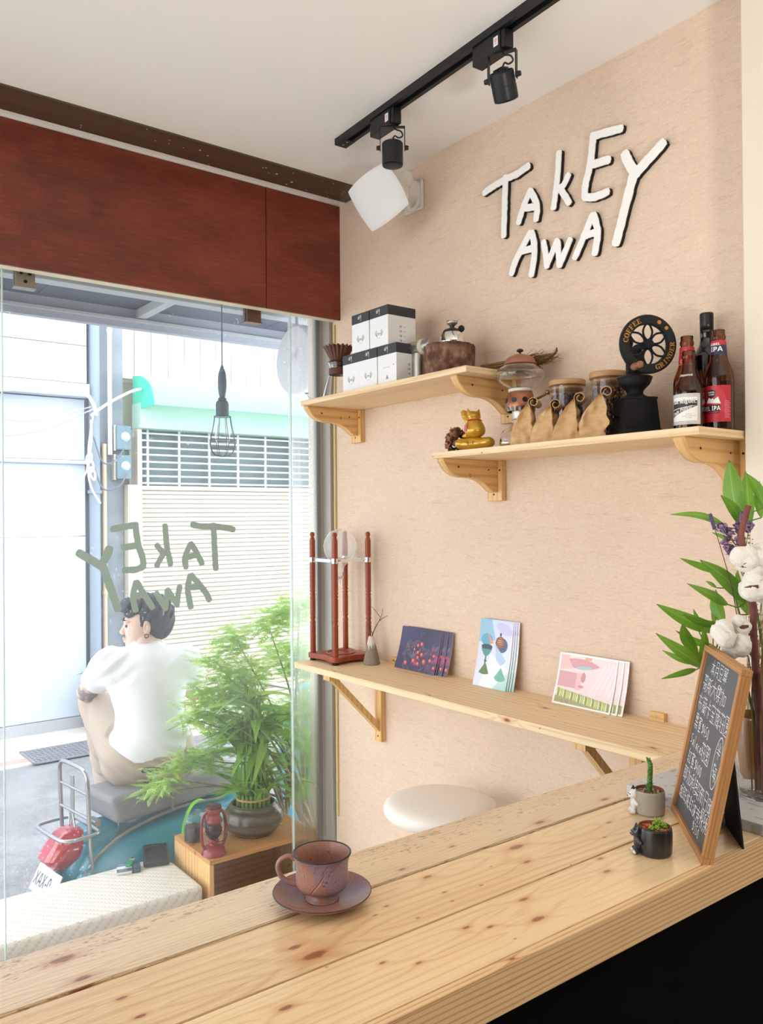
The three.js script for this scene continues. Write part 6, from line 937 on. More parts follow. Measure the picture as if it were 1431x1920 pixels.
  cab('white cable rising from the bundle towards the awning', [[0.6, 2.44, -4.88], [0.75, 2.56, -4.86], [0.95, 2.68, -4.84], [1.06, 2.72, -4.84]], 0.014, cw);
  cab('thin grey cable sagging across the white wall, upper one', [[-3, 2.55, -4.85], [-0.5, 2.38, -4.83], [0.1, 2.36, -4.83], [0.6, 2.52, -4.86]], 0.006, cg);
  cab('thin grey cable sagging across the white wall, lower one', [[-3, 2.2, -4.85], [-0.6, 2.2, -4.83], [0.1, 2.26, -4.83], [0.62, 2.5, -4.86]], 0.006, cg);
  cab('loose white cable hanging in a loop at the edge of the white building', [[0.62, 2.45, -4.87], [0.57, 2.2, -4.84], [0.53, 1.9, -4.83], [0.36, 1.76, -4.82], [0.2, 1.68, -4.82]], 0.007, cw);
  cab('white cable hanging beside the drainpipe', [[0.6, 2.4, -4.87], [0.6, 2.2, -4.87], [0.57, 1.95, -4.87], [0.6, 1.78, -4.87], [0.68, 1.64, -4.87]], 0.009, cw);
  cab('dark cable looping below the lower meter', [[0.6, 2.05, -4.87], [0.7, 1.78, -4.86], [0.85, 1.8, -4.86], [0.94, 1.92, -4.9]], 0.008, std({ color: 0x5a646c, roughness: 0.7 }));
  cab('dark cable looping between the meters and the pipe', [[0.62, 2.25, -4.87], [0.7, 2.02, -4.86], [0.82, 2.04, -4.86], [0.92, 2.16, -4.9]], 0.008, std({ color: 0x5a646c, roughness: 0.7 }));
  const kn = thing('cable_bundle', 'tangled knot of white cable on the pipe beside the white building', 'cable', [0.585, 2.0, -4.86]);
  part('coil', [0, 1, 2].map((i) => new THREE.TorusGeometry(0.035 + i * 0.006, 0.011, 8, 24).scale(0.7, 1.2, 1).rotateZ(0.4 * i - 0.3).rotateY(0.3 * i).translate(i * 0.012 - 0.01, 0.05 - i * 0.07, i * 0.012)), cw, kn);
  // little plant at the foot of the pipe
  const sp = thing('wall_plant', 'small dark green plant growing at the foot of the grey wall across the street', 'plant', [0.63, GY + 0.28, -4.78]), lm = std({ color: 0x2f6e52, roughness: 0.7, side: THREE.DoubleSide });
  const lg = blade(0.2, 0.09, 0.5, 0.2, 8); for (let i = 0; i < 16; i++) { const m = part('leaf', lg, lm, sp); m.rotation.set(0.5 * (R() - 0.5), i * 2.4, 0.7 + R() * 0.5, 'YXZ'); m.position.set((R() - 0.5) * 0.06, 0.12 + R() * 0.14, 0.04 + (R() - 0.5) * 0.06); }
  part('planter_block', bb(-0.1, 0.16, -0.28, 0.1, -0.06, 0.1, 0.01), std({ color: 0x4a4d50, roughness: 0.9 }), sp);
}
// ---- the canopy above the window, and what hangs from it
{
  const grey = std({ color: 0x566070, roughness: 0.7 }), light = std({ color: 0xaeb4b8, roughness: 0.6 }), edge = std({ color: 0x9fa5b2, roughness: 0.7 });
  const g = structGroup('trim_4');
  for (let i = 0; i < 5; i++) part('soffit_panel', bb(-4.2 + i * 1.1, -4.2 + i * 1.1 + 1.096, 2.46, 2.48, -1.02, -0.25), grey, g);
  part('inner_board', bb(-4.2, 0.0, 2.452, 2.46, -0.25, -0.15), std({ color: 0x7a6460, roughness: 0.6 }), g);
  
  part('beam', bb(-4.2, 1.3, 2.405, 2.46, -0.6, -0.53, 0.003), light, g); part('fascia', bb(-4.2, 1.3, 2.372, 2.52, -1.03, -0.99, 0.003), edge, g); part('lip', bb(-4.2, 1.3, 2.4, 2.415, -0.99, -0.97, 0.002), light, g);
  for (const x of [-1.26, -0.44, 0.4]) part('rafter', bb(x - 0.022, x + 0.022, 2.42, 2.46, -1.0, -0.25, 0.002), light, g);
  const t = thing('cage_lamp', 'old wire-cage work lamp with a dark handle, hanging outside the window', 'lamp', [-0.323, 2.46, -0.4]), dk = std({ color: 0x3d4e5a, roughness: 0.6 });
  part('cord', rod([0, 0, 0], [0, -0.34, 0], 0.0025, 6), dk, t);
  part('handle', slathe([[0.004, -0.33], [0.009, -0.345], [0.014, -0.36], [0.017, -0.38], [0.018, -0.42], [0.013, -0.455], [0.011, -0.462], [0.018, -0.468], [0.016, -0.475], [0.012, -0.48], [0, -0.481]], 24, 40), dk, t);
  part('socket', lathe([[0, -0.475], [0.022, -0.478], [0.0265, -0.49], [0.0265, -0.54], [0, -0.542]], 24), dk, t);
  part('bulb', slathe([[0.012, -0.535], [0.016, -0.55], [0.026, -0.585], [0.031, -0.62], [0.024, -0.65], [0, -0.66]], 28, 30), phys({ color: 0xffffff, roughness: 0.05, transmission: 1, thickness: 0 }), t);
  for (let i = 0; i < 8; i++) { const a = i * Math.PI / 4, P = (r, y) => [Math.cos(a) * r, y, Math.sin(a) * r]; part('cage_wire', tube([P(0.034, -0.542), P(0.04, -0.58), P(0.052, -0.635), P(0.054, -0.66), P(0.04, -0.695), P(0.004, -0.708)], 0.0016, 24, 5), dk, t); }
  for (const [r, y] of [[0.034, -0.542], [0.053, -0.64], [0.05, -0.672]]) part('cage_ring', new THREE.TorusGeometry(r, 0.0019, 6, 36).rotateX(Math.PI / 2).translate(0, y, 0), dk, t);
  part('guard', [tube([[-0.026, -0.535, 0], [-0.027, -0.49, 0], [-0.02, -0.478, 0]], 0.002, 8, 5), tube([[0.026, -0.535, 0], [0.027, -0.49, 0], [0.02, -0.478, 0]], 0.002, 8, 5)], dk, t);
  const sg = thing('round_sign', 'round white projecting shop sign with a faint antler mark, outside beside the window frame', 'sign', [0.07, 2.2, -0.45]);
  part('disc', lathe([[0, -0.02], [0.146, -0.02], [0.15, -0.015], [0.15, 0.015], [0.146, 0.02], [0, 0.02]], 64).rotateZ(Math.PI / 2), phys({ color: 0xd4d6d8, roughness: 0.5 }), sg);
  part('printed_mark', new THREE.PlaneGeometry(0.11, 0.11).rotateY(-Math.PI / 2).translate(-0.0212, 0.02, 0), std({ map: canvasTex(128, 128, (c) => { c.clearRect(0, 0, 128, 128); wing(c, 64, 60, 58, '#9aa0a4'); }), transparent: true, roughness: 0.6 }), sg);
  part('bracket', [rod([0, 0.14, 0], [0, 0.26, 0], 0.007, 8)], dk, sg);
}

// ---------------------------------------------------------------- bench, crate and what stands on them
{
  const weave = tex(256, 256, (u, v) => { const a = Math.abs(((u * 16) % 1) - 0.5) * 2, b = Math.abs(((v * 16) % 1) - 0.5) * 2, ck = (Math.floor(u * 16) + Math.floor(v * 16)) % 2; let k = ck ? 0.6 + 0.4 * Math.cos(a * 1.5) : 0.55 + 0.45 * Math.cos(b * 1.5); return k; }, { srgb: false });
  const cl = tex(256, 256, (u, v) => { const a = Math.floor(u * 16), b = Math.floor(v * 16), n = noise(u * 128, v * 128, 4, 128, 128); const d = (a + b * 3) % 4 === 0 ? 0.5 : 0; return mix3([234, 228, 216], [188, 178, 160], clamp(d * (0.4 + 0.8 * n) + (n - 0.5) * 0.35)); });
  const t = thing('window_bench', 'bench below the window with a cream woven cushion on a brown wooden base', 'bench', [-1.4, GY, -0.335]);
  const sh = new THREE.Shape(), x1 = 0.865, r = 0.06; sh.moveTo(-1.6, -0.185); sh.lineTo(x1 - 0.03, -0.185); sh.quadraticCurveTo(x1, -0.185, x1, -0.155); sh.lineTo(x1, 0.185 - r * 2); sh.quadraticCurveTo(x1, 0.185, x1 - r * 2, 0.185); sh.lineTo(-1.6, 0.185); sh.closePath();
  const g = new THREE.ExtrudeGeometry(sh, { depth: 0.03, bevelEnabled: true, bevelThickness: 0.02, bevelSize: 0.018, bevelOffset: -0.018, bevelSegments: 5, curveSegments: 12 }).rotateX(-Math.PI / 2).translate(0, 0.5, 0);
  part('cushion', uvBox(g, 'x'), std({ map: scaled(cl, 1 / 0.16, 1 / 0.16), bumpMap: scaled(weave, 1 / 0.16, 1 / 0.16), bumpScale: 0.003, roughness: 0.95 }), t);
  part('base', uvBox(bb(-1.6, x1 - 0.01, 0, 0.478, -0.175, 0.175, 0.004), 'x'), std({ map: scaled(pineB, 1 / 0.8, 1 / 0.2), color: 0x9a6f4c, roughness: 0.6 }), t, 'brown wooden base');
  const CY = 0.131;
  const pk = thing('cigarette_pack', 'small dark blue and white cigarette pack on the bench cushion', 'pack', [-0.712, CY, -0.452], -0.28);
  part('pack', new THREE.BoxGeometry(0.088, 0.022, 0.055).translate(0, 0.011, 0), std({ map: canvasTex(256, 128, (c, w, h) => { c.fillStyle = '#42576e'; c.fillRect(0, 0, w, h); c.fillStyle = '#e4e6e6'; c.fillRect(0, h * 0.55, w * 0.62, h * 0.45); c.fillStyle = '#24303e'; c.fillRect(w * 0.65, 0, w * 0.06, h); c.fillStyle = '#9fb0c0'; for (let i = 0; i < 5; i++) c.fillRect(14, 12 + i * 9, 70 + i * 8, 4); }), roughness: 0.5 }), pk);
  const li = thing('lighter', 'translucent green lighter lying on the cigarette pack', 'lighter', [-0.706, CY + 0.022, -0.452], 0.9);
  part('body', bb(-0.026, 0.022, 0, 0.013, -0.011, 0.011, 0.005), phys({ color: 0x19c478, roughness: 0.15, transmission: 0.5, thickness: 0 }), li); part('head', bb(0.021, 0.036, 0.001, 0.013, -0.01, 0.01, 0.002), M.steelSatin, li); part('button', bb(0.03, 0.038, 0.009, 0.015, -0.004, 0.004, 0.001), M.black, li);
  const ph = thing('phone', 'black mobile phone in a thick case resting tilted on the bench cushion', 'phone', [-0.585, CY + 0.004, -0.49], -0.35);
  const pg = new THREE.Group(); pg.name = 'phone_body'; pg.rotation.x = 0.12; ph.add(pg);
  part('case', bb(-0.05, 0.05, 0.004, 0.026, -0.075, 0.075, 0.008), std({ color: 0x2a2c2f, roughness: 0.5 }), pg); part('screen', bb(-0.044, 0.044, 0.0255, 0.0266, -0.068, 0.068, 0.0005), phys({ color: 0x0d1116, roughness: 0.06, clearcoat: 1 }), pg);
}
{
  const t = thing('wooden_crate', 'pine crate outside the window carrying the lantern and the bamboo pot', 'crate', [-0.3, GY, -0.31]), side = std({ map: scaled(pineB, 1 / 0.8, 1 / 0.2), roughness: 0.55 }), topM = std({ map: scaled(pineA, 1 / 1.2, 1 / 0.3), color: 0xd9b48a, roughness: 0.5 }), dk = side;
  const x0 = -0.213, x1 = 0.26, z0 = -0.165, z1 = 0.16, H = 0.635;
  part('top_board', uvBox(bb(x0, x1, H - 0.018, H, z0, z1, 0.002), 'x'), topM, t);
  for (let i = 0; i < 3; i++) part('side_board', uvBox(bb(x0, x0 + 0.018, 0.02, H - 0.018, z0 + i * 0.1085, z0 + i * 0.1085 + 0.107, 0.002), 'y', i, i * 0.2), side, t);
  part('side_panel', uvBox(bb(x1 - 0.018, x1, 0.02, H - 0.018, z0, z1), 'y'), side, t); part('back_panel', uvBox(bb(x0 + 0.018, x1 - 0.018, 0.02, H - 0.018, z0, z0 + 0.015), 'x'), dk, t); part('bottom_board', bb(x0, x1, 0, 0.02, z0, z1), side, t);
  const CT = GY + H;
  // glazed pot with lucky bamboo
  const glz = tex(512, 256, (u, v) => { const b = fbm(u * 6, v * 8, 3, 4, 6, 8), s = 0.5 + 0.5 * Math.sin(v * 60 + 4 * fbm(u * 4, v * 3, 7, 3, 4, 3)); return mix3([58, 52, 42], [138, 128, 108], clamp(b * 0.7 + s * 0.4 - 0.15)); }), glb = tex(512, 256, (u, v) => 0.5 + 0.3 * Math.sin(v * 70 + 5 * fbm(u * 4, v * 3, 7, 3, 4, 3)) + 0.3 * (fbm(u * 40, v * 20, 5, 3, 40, 20) - 0.5), { srgb: false });
  const px = -0.245, pz = -0.305, p = thing('glazed_pot', 'round brown and grey ridged ceramic pot on the crate, holding lucky bamboo', 'pot', [px, CT, pz]);
  part('body', slathe([[0, 0], [0.07, 0], [0.082, 0.006], [0.108, 0.028], [0.122, 0.06], [0.115, 0.09], [0.098, 0.112], [0.092, 0.122], [0.086, 0.124], [0.084, 0.116], [0.1, 0.09], [0.1, 0.085], [0, 0.085]], 72, 60), std({ map: glz, bumpMap: glb, bumpScale: 0.004, roughness: 0.25 }), p);
  const R = rng(52), peb = []; for (let i = 0; i < 160; i++) { const a = R() * 6.28, r = 0.085 * Math.sqrt(R()); peb.push(new THREE.IcosahedronGeometry(0.004 + R() * 0.004, 0).translate(Math.cos(a) * r, 0.088 + R() * 0.004, Math.sin(a) * r)); }
  tag(part('pebbles', peb, std({ color: 0xcfcabd, roughness: 0.8 }), p), null, null, null, 'stuff');
  const b = thing('lucky_bamboo', 'thick bundle of lucky bamboo with long pointed leaves, growing in the glazed pot', 'plant', [px, CT + 0.085, pz]);
  const canes = [[], [], []], cm = [std({ color: 0x5f8a34, roughness: 0.35 }), std({ color: 0x7d9c3f, roughness: 0.35 }), std({ color: 0x4d7a30, roughness: 0.35 })];
  const cane = (h) => { const pr = [[0, 0], [0.0066, 0]]; for (let y = 0.03; y < h; y += 0.036) pr.push([0.0064, y - 0.004], [0.0075, y], [0.0064, y + 0.003]); pr.push([0.0064, h], [0.0052, h + 0.002], [0, h + 0.002]); return lathe(pr, 10); };
  const cg = [cane(0.08), cane(0.22), cane(0.34)];
  const rings = [[22, 0.062, 0], [15, 0.044, 1], [9, 0.026, 2], [3, 0.009, 2]];
  const tops = [];
  for (const [n, r, k] of rings) for (let i = 0; i < n; i++) { const a = i / n * 6.283 + r * 40, x = Math.cos(a) * r, z = Math.sin(a) * r, m = part('cane', cg[k], cm[(i * 7 + k) % 3], b); m.position.set(x, 0, z); tops.push([x, [0.08, 0.22, 0.34][k], z, a]); }
  part('ribbon', lathe([[0.0695, 0.056], [0.071, 0.057], [0.071, 0.064], [0.0695, 0.065]], 40), std({ color: 0xb59a4c, roughness: 0.6 }), b, 'golden tie');
  const lt = tex(64, 64, (u, v) => { const s = Math.abs(v - 0.5) * 2; return mix3(mix3([134, 182, 66], [162, 204, 92], 0.5 + 0.5 * Math.sin(s * 30)), [160, 190, 96], 1 - sstep(0, 0.07, s)); });
  const lms = [0xffffff, 0xd4e8b8, 0xc2d6a0].map((c) => phys({ map: lt, color: c, roughness: 0.42, transmission: 0.35, thickness: 0, side: THREE.DoubleSide }));
  const lgs = [blade(0.15, 0.036, 0.7, 0.2, 10), blade(0.13, 0.032, 0.35, 0.25, 10), blade(0.17, 0.034, 1.0, 0.2, 12)];
  tops.forEach(([x, h, z, a], i) => { const n = h < 0.1 ? (i % 2 ? 1 : 2) : 4; for (let j = 0; j < n; j++) { const m = part('leaf', lgs[(i + j) % 3], lms[(i * 3 + j) % 3], b), up = h < 0.1 ? 0.75 + 0.5 * R() : 0.2 + 1.1 * R(); m.position.set(x * 1.05, h + (h > 0.1 ? R() * (h > 0.3 ? 0.16 : 0.1) - 0.03 : 0.0), z * 1.05); m.rotation.set((R() - 0.5) * 0.7, -a + (j - 1) * 1.5 + (R() - 0.5), up, 'YXZ'); m.scale.setScalar(0.75 + 0.5 * R()); } });
  tops.filter((q) => q[1] > 0.1).forEach(([x, h, z], i) => { part('shoot', taper([[x, h, z], [x * 1.15, h + 0.07, z * 1.15], [x * 1.5, h + 0.17, z * 1.5]], [0.003, 0.0026, 0.0014], 8, 6), cm[1], b); });
  // red lantern and jar
  const red = phys({ color: 0x8e2024, roughness: 0.35, clearcoat: 0.3 }), L = thing('red_lantern', 'old dark red hurricane lantern standing on the crate beside the pot', 'lantern', [-0.47, CT, -0.205]);
  part('tank', slathe([[0, 0], [0.044, 0], [0.046, 0.006], [0.042, 0.02], [0.034, 0.03], [0.018, 0.036], [0.014, 0.042], [0, 0.043]], 40, 30), red, L);
  part('burner', slathe([[0.013, 0.04], [0.02, 0.046], [0.02, 0.052], [0.012, 0.06], [0, 0.062]], 28, 20), red, L);
  part('globe', slathe([[0.016, 0.058], [0.028, 0.075], [0.032, 0.093], [0.027, 0.113], [0.019, 0.124]], 32, 24), phys({ color: 0x7a3a34, roughness: 0.1, transmission: 0.9, thickness: 0 }), L);
  part('hood', slathe([[0.03, 0.12], [0.034, 0.126], [0.03, 0.138], [0.024, 0.15], [0.028, 0.158], [0.031, 0.17], [0.029, 0.178], [0, 0.179]], 36, 30), red, L); part('cap', lathe([[0, 0.178], [0.03, 0.178], [0.031, 0.181], [0.028, 0.185], [0, 0.187]], 36), std({ color: 0x4a1f1a, roughness: 0.5 }), L);
  for (const s of [-1, 1]) part('side_tube', tube([[s * 0.034, 0.02, 0], [s * 0.047, 0.05, 0], [s * 0.05, 0.1, 0], [s * 0.045, 0.145, 0], [s * 0.026, 0.165, 0]], 0.006, 24, 8), red, L);
  part('bail', tube([[-0.036, 0.16, 0], [-0.042, 0.12, 0.03], [-0.02, 0.07, 0.046], [0.02, 0.062, 0.046], [0.042, 0.1, 0.034], [0.036, 0.15, 0]], 0.0013, 30, 5), M.screw, L);
  for (let i = 0; i < 2; i++) part('guard_wire', new THREE.TorusGeometry(0.036, 0.0012, 5, 36).rotateX(Math.PI / 2).translate(0, 0.08 + i * 0.025, 0), M.screw, L);
  const jr = thing('glass_jar', 'open glass jar half full of dark grounds, behind the red lantern', 'jar', [-0.475, CT, -0.375]);
  part('glass', slathe([[0, 0.001], [0.034, 0.001], [0.038, 0.006], [0.038, 0.078], [0.033, 0.09], [0.029, 0.096], [0.03, 0.112], [0.032, 0.114], [0.03, 0.116], [0.028, 0.112], [0.0275, 0.096], [0.0355, 0.078], [0.0355, 0.008], [0, 0.006]], 40, 60), M.glass, jr); part('grounds', cyl(0.0345, 0.0345, 0.05, 0, 0.0325, 0, 28), std({ color: 0x2a2320, roughness: 0.95 }), jr);
  solo('plastic_band', gridGeo(24, 2, (u, v) => { const a = u * 1.9; return [-0.462 + 0.1 * (1 - Math.cos(a)) * 0.8, 0.15 + 0.17 * Math.sin(a), -0.505 - v * 0.025]; }), std({ color: 0x74c636, roughness: 0.45, side: THREE.DoubleSide }), 'bright green curved plastic strip sticking up behind the crate', 'strip');
}
// ---------------------------------------------------------------- feathery shrub
{
  const R = rng(91), t = thing('feathery_shrub', 'large feathery light green shrub standing outside, spreading behind the bamboo', 'shrub', [0.1, GY, -0.46]), bark = std({ map: tex(64, 256, (u, v) => mix3([112, 98, 82], [176, 162, 142], fbm(u * 5, v * 24, 4, 4, 5, 24))), roughness: 0.9 });
  const W = [[-0.24, 0.98, 0.09], [-0.06, 1.04, 0.1], [0.05, 1.1, 0.09], [-0.33, 0.9, 0.06], [-0.41, 0.8, 0.05], [-0.46, 0.69, 0.05], [-0.37, 0.7, 0.08], [-0.47, 0.51, 0.07], [-0.57, 0.46, 0.06], [-0.615, 0.41, 0.045], [-0.36, 0.5, 0.08], [-0.19, 0.82, 0.12], [0.05, 0.88, 0.12], [0.09, 0.5, 0.09], [0.09, 0.3, 0.07], [-0.29, 0.62, 0.1], [-0.16, 0.66, 0.12], [0.1, 0.66, 0.11], [-0.1, 0.42, 0.1], [0.13, 0.82, 0.09], [-0.3, 0.78, 0.1], [0.16, 0.4, 0.08], [-0.02, 0.6, 0.12]];
  const base = V(0, 0.03, 0), hubs = [V(-0.02, 0.55, 0.02), V(0.02, 0.62, -0.02), V(-0.1, 0.6, 0.0), V(0.04, 0.5, 0.03)];
  hubs.forEach((h, i) => part('trunk', taper([[0.02 * (i - 1.5), 0.0, 0.015 * (i % 2)], [0.05 - 0.02 * i, 0.22, 0.02], [h.x * 0.8 + 0.01, 0.42, h.z], [h.x, h.y, h.z]], [0.017, 0.014, 0.011, 0.008], 24, 8), bark, t));
  W.forEach(([x, y, r], i) => { const e = V(x - 0.1, y + 0.42, (R() - 0.5) * 0.1), h = hubs[i % 4]; if (e.y < 0.9) { part('branch', taper([h.clone(), h.clone().lerp(e, 0.5).add(V(0, 0.05, 0)), e], [0.007, 0.005, 0.002], 12, 6), bark, t); } else part('branch', taper([h.clone(), h.clone().lerp(e, 0.4).add(V(0.02, 0.1, 0)), e], [0.008, 0.005, 0.002], 14, 6), bark, t); });
  // one spray: a fine rachis with narrow leaflets
  const lf = blade(0.021, 0.0052, 0.3, 0.1, 2), gs = []; for (let i = 0; i < 13; i++) { const k = i / 13; for (const s of [-1, 1]) gs.push(lf.clone().scale(1 - k * 0.5, 1, 1).rotateZ(0.15).rotateY(s * (0.9 - 0.3 * k)).translate(0.012 + k * 0.075, 0.002 * (i % 3), 0)); } gs.push(lf.clone().translate(0.085, 0, 0));
  const spray = merge(gs), n = 3600, fm = phys({ color: 0xffffff, roughness: 0.6, transmission: 0.4, thickness: 0, side: THREE.DoubleSide }), inst = new THREE.InstancedMesh(spray, fm, n), o = new THREE.Object3D(), c = new THREE.Color(); inst.name = 'foliage';
  const tot = W.reduce((a, w) => a + w[2] ** 2, 0); let k = 0;
  W.forEach((w, wi) => { const m = wi === W.length - 1 ? n - k : Math.round(n * w[2] ** 2 / tot); for (let i = 0; i < m && k < n; i++, k++) { const a = R() * 6.283, u = R() * 2 - 1, rr = w[2] * Math.cbrt(R()) * 0.9, q = Math.sqrt(1 - u * u); o.position.set(w[0] - 0.1 + Math.cos(a) * q * rr, w[1] + 0.42 + u * rr * 0.85, Math.sin(a) * q * rr * 0.8 + (wi % 3 - 1) * 0.02); o.rotation.set((R() - 0.5) * 1.4, R() * 6.283, -0.5 + R() * 1.0, 'YXZ'); o.scale.setScalar(0.55 + 0.5 * R()); o.updateMatrix(); inst.setMatrixAt(k, o.matrix); const v = R(); c.setRGB(0.36 + 0.24 * v, 0.6 + 0.2 * v, 0.12 + 0.07 * R()); inst.setColorAt(k, c); } });
  inst.castShadow = inst.receiveShadow = true; t.add(inst); tag(inst, null, null, null, 'stuff');
  part('pot', slathe([[0, 0], [0.09, 0], [0.12, 0.15], [0.125, 0.2], [0.115, 0.2], [0.11, 0.17], [0, 0.17]], 36, 24).translate(0.01, 0, 0), std({ color: 0x8a7a68, roughness: 0.8 }), t);
}
// ---------------------------------------------------------------- scooter
{
  const t = thing('scooter', 'old turquoise scooter with a grey seat and a chrome rear rack, parked beside the bench', 'scooter', [-0.745, GY, -0.73], 0.14);
  const teal = phys({ color: 0x2f93aa, roughness: 0.28, clearcoat: 0.6, clearcoatRoughness: 0.1 }), seatM = std({ color: 0x8f9092, roughness: 0.5, bumpMap: scaled(tex(128, 128, (u, v) => noise(u * 50, v * 50, 3, 50, 50), { srgb: false }), 8, 8), bumpScale: 0.0006 }), chrome = std({ color: 0xb2b4b6, roughness: 0.3, metalness: 0.9 }), rub = std({ color: 0x1c1c1d, roughness: 0.8 }), trim = std({ color: 0x86857f, roughness: 0.5 });
  const seat = warp(new RoundedBoxGeometry(0.66, 0.11, 0.26, 5, 0.028).translate(0.33, 0.73, 0), (v) => { v.y += 0.012 * Math.cos(v.z * 10) * (v.y > 0.73 ? 1 : 0) + 0.02 * Math.max(0, v.x - 0.35); if (v.x < 0.1) v.x += (0.78 - v.y) * 0.25; v.z *= 1 - 0.22 * Math.max(0, v.x - 0.35) / 0.3; });
  part('seat', uvBox(seat, 'x'), seatM, t); part('seat_strap', [bb(0.282, 0.288, 0.675, 0.8, -0.133, 0.133, 0.003)], trim, t, 'seat strap'); 
  part('upper_body', warp(new RoundedBoxGeometry(0.9, 0.16, 0.2, 4, 0.05).translate(0.33, 0.62, 0), (v) => { if (v.x < 0.05) { v.y -= (0.05 - v.x) * 0.9; } v.z *= v.y < 0.6 ? 1.1 : 1; }), teal, t);
  for (const s of [-1, 1]) { const g = gridGeo(48, 20, (u, v) => { const a = u * 6.2832, q = v * Math.PI / 2, ex = 0.43 * Math.sign(Math.cos(a)) * Math.pow(Math.abs(Math.cos(a)), 0.8), ey = 0.22 * Math.sign(Math.sin(a)) * Math.pow(Math.abs(Math.sin(a)), 0.8), r = Math.sin(q); return [0.28 + ex * r, 0.42 + ey * r + 0.18 * ex * r * 0.3, s * (0.07 + 0.135 * Math.cos(q))]; }); part('side_cowl', g, teal, t); part('cowl_trim', tube([[-0.14, 0.38, s * 0.09], [-0.09, 0.52, s * 0.1], [0.02, 0.61, s * 0.11], [0.16, 0.655, s * 0.115], [0.34, 0.675, s * 0.115], [0.55, 0.66, s * 0.11]], 0.0075, 40, 8), trim, t, 'grey trim line'); }
  part('rear_fender', warp(new RoundedBoxGeometry(0.2, 0.34, 0.16, 4, 0.05).translate(-0.06, 0.5, 0), (v) => { v.x += (v.y - 0.5) * 0.35; }), teal, t);
  const redL = phys({ color: 0xb5202f, roughness: 0.18, clearcoat: 0.8 }), tl = part('tail_light', warp(new RoundedBoxGeometry(0.14, 0.16, 0.165, 8, 0.06).translate(-0.125, 0.6, 0), (v) => { const k = (v.y - 0.6) / 0.08; v.x += 0.012 * k - (v.x < -0.14 ? 0.03 * Math.max(0, 1 - Math.abs(k + 0.25) * 1.4) : 0); v.z *= k < 0 ? 1 + 0.3 * k : 1 - 0.15 * k; }), redL, t, 'big red tail light');
  const pl = part('number_plate', new THREE.BoxGeometry(0.004, 0.1, 0.2), [M.paper, std({ map: canvasTex(256, 128, (c, w, h) => { c.fillStyle = '#eef1f3'; c.fillRect(0, 0, w, h); c.fillStyle = '#3f464e'; c.font = 'bold 88px sans-serif'; c.save(); c.scale(0.72, 1); c.fillText('XAX-0', 14, 96); c.restore(); }), roughness: 0.4 }), M.paper, M.paper, M.paper, M.paper], t, 'white number plate'); pl.position.set(-0.215, 0.49, 0.01); pl.rotation.z = -0.5; 
  part('plate_stay', rod([-0.19, 0.5, 0], [-0.06, 0.56, 0], 0.008, 8), chrome, t);
  // rear rack: back frame and tray
  const fr = (pts, r = 0.0085) => tube(pts, r, 60, 10, false), X = -0.085;
  part('rack_frame', [fr([[X + 0.02, 0.46, 0.125], [X, 0.62, 0.125], [X - 0.01, 0.86, 0.125], [X - 0.012, 0.905, 0.115], [X - 0.013, 0.925, 0.08], [X - 0.013, 0.925, -0.08], [X - 0.012, 0.905, -0.115], [X - 0.01, 0.86, -0.125], [X, 0.62, -0.125], [X + 0.02, 0.46, -0.125]])], chrome, t);
  for (const y of [0.735, 0.83]) part('rack_bar', rod([X - 0.007, y, -0.125], [X - 0.007, y, 0.125], 0.0065, 10), chrome, t);
  part('rack_upright', bb(X - 0.01, X - 0.004, 0.6, 0.88, -0.03, -0.002, 0.002), chrome, t);
  part('rack_tray', new THREE.TubeGeometry(new THREE.CatmullRomCurve3([[-0.075, 0.673, 0.14], [-0.16, 0.673, 0.14], [-0.195, 0.673, 0.11], [-0.2, 0.673, 0], [-0.195, 0.673, -0.11], [-0.16, 0.673, -0.135], [-0.075, 0.673, -0.135], [-0.045, 0.673, -0.11], [-0.04, 0.673, 0], [-0.045, 0.673, 0.115]].map((p) => V(...p)), true, 'catmullrom', 0.3), 90, 0.0075, 10, true), chrome, t);
  part('rack_strut', [rod([-0.09, 0.735, -0.02], [-0.1, 0.66, 0.03], 0.004, 8), rod([-0.06, 0.73, -0.1], [-0.12, 0.655, 0.0], 0.0035, 8)], chrome, t);
  part('seat_latch', bb(-0.03, 0.0, 0.655, 0.69, -0.02, 0.05, 0.004), chrome, t);
  part('foot_rest', rod([0.33, 0.6, -0.1], [0.24, 0.585, -0.36], 0.02, 10), rub, t);
  // front half, mostly hidden by the plants
  part('floorboard', warp(new RoundedBoxGeometry(0.46, 0.06, 0.3, 3, 0.02).translate(0.86, 0.3, 0), () => {}), teal, t);
  part('leg_shield', gridGeo(16, 20, (u, v) => { const z = (u - 0.5) * 0.46 * (1 - 0.25 * Math.abs(v - 0.5)), y = 0.3 + v * 0.62; return [1.06 + 0.16 * v - 0.9 * z * z + 0.06 * (1 - v), y, z]; }), phys({ color: 0x2f93aa, roughness: 0.28, clearcoat: 0.6, side: THREE.DoubleSide }), t);
  part('shield_trim', tube([[1.06, 0.32, 0.2], [1.1, 0.6, 0.235], [1.17, 0.88, 0.2], [1.22, 0.93, 0.1]], 0.009, 30, 8), chrome, t); part('headset', new RoundedBoxGeometry(0.16, 0.12, 0.22, 4, 0.05).translate(1.2, 1.0, 0), teal, t); part('head_light', new THREE.SphereGeometry(0.06, 20, 14).scale(0.5, 1, 1).translate(1.28, 1.0, 0), M.chrome, t);
  part('handlebar', tube([[1.12, 1.03, 0.36], [1.17, 1.02, 0.2], [1.19, 1.01, 0], [1.17, 1.02, -0.2], [1.12, 1.03, -0.36]], 0.014, 30, 10), chrome, t); part('mirror_stem', tube([[1.16, 1.02, 0.22], [1.12, 1.15, 0.3], [1.08, 1.22, 0.34]], 0.006, 16, 8), chrome, t);
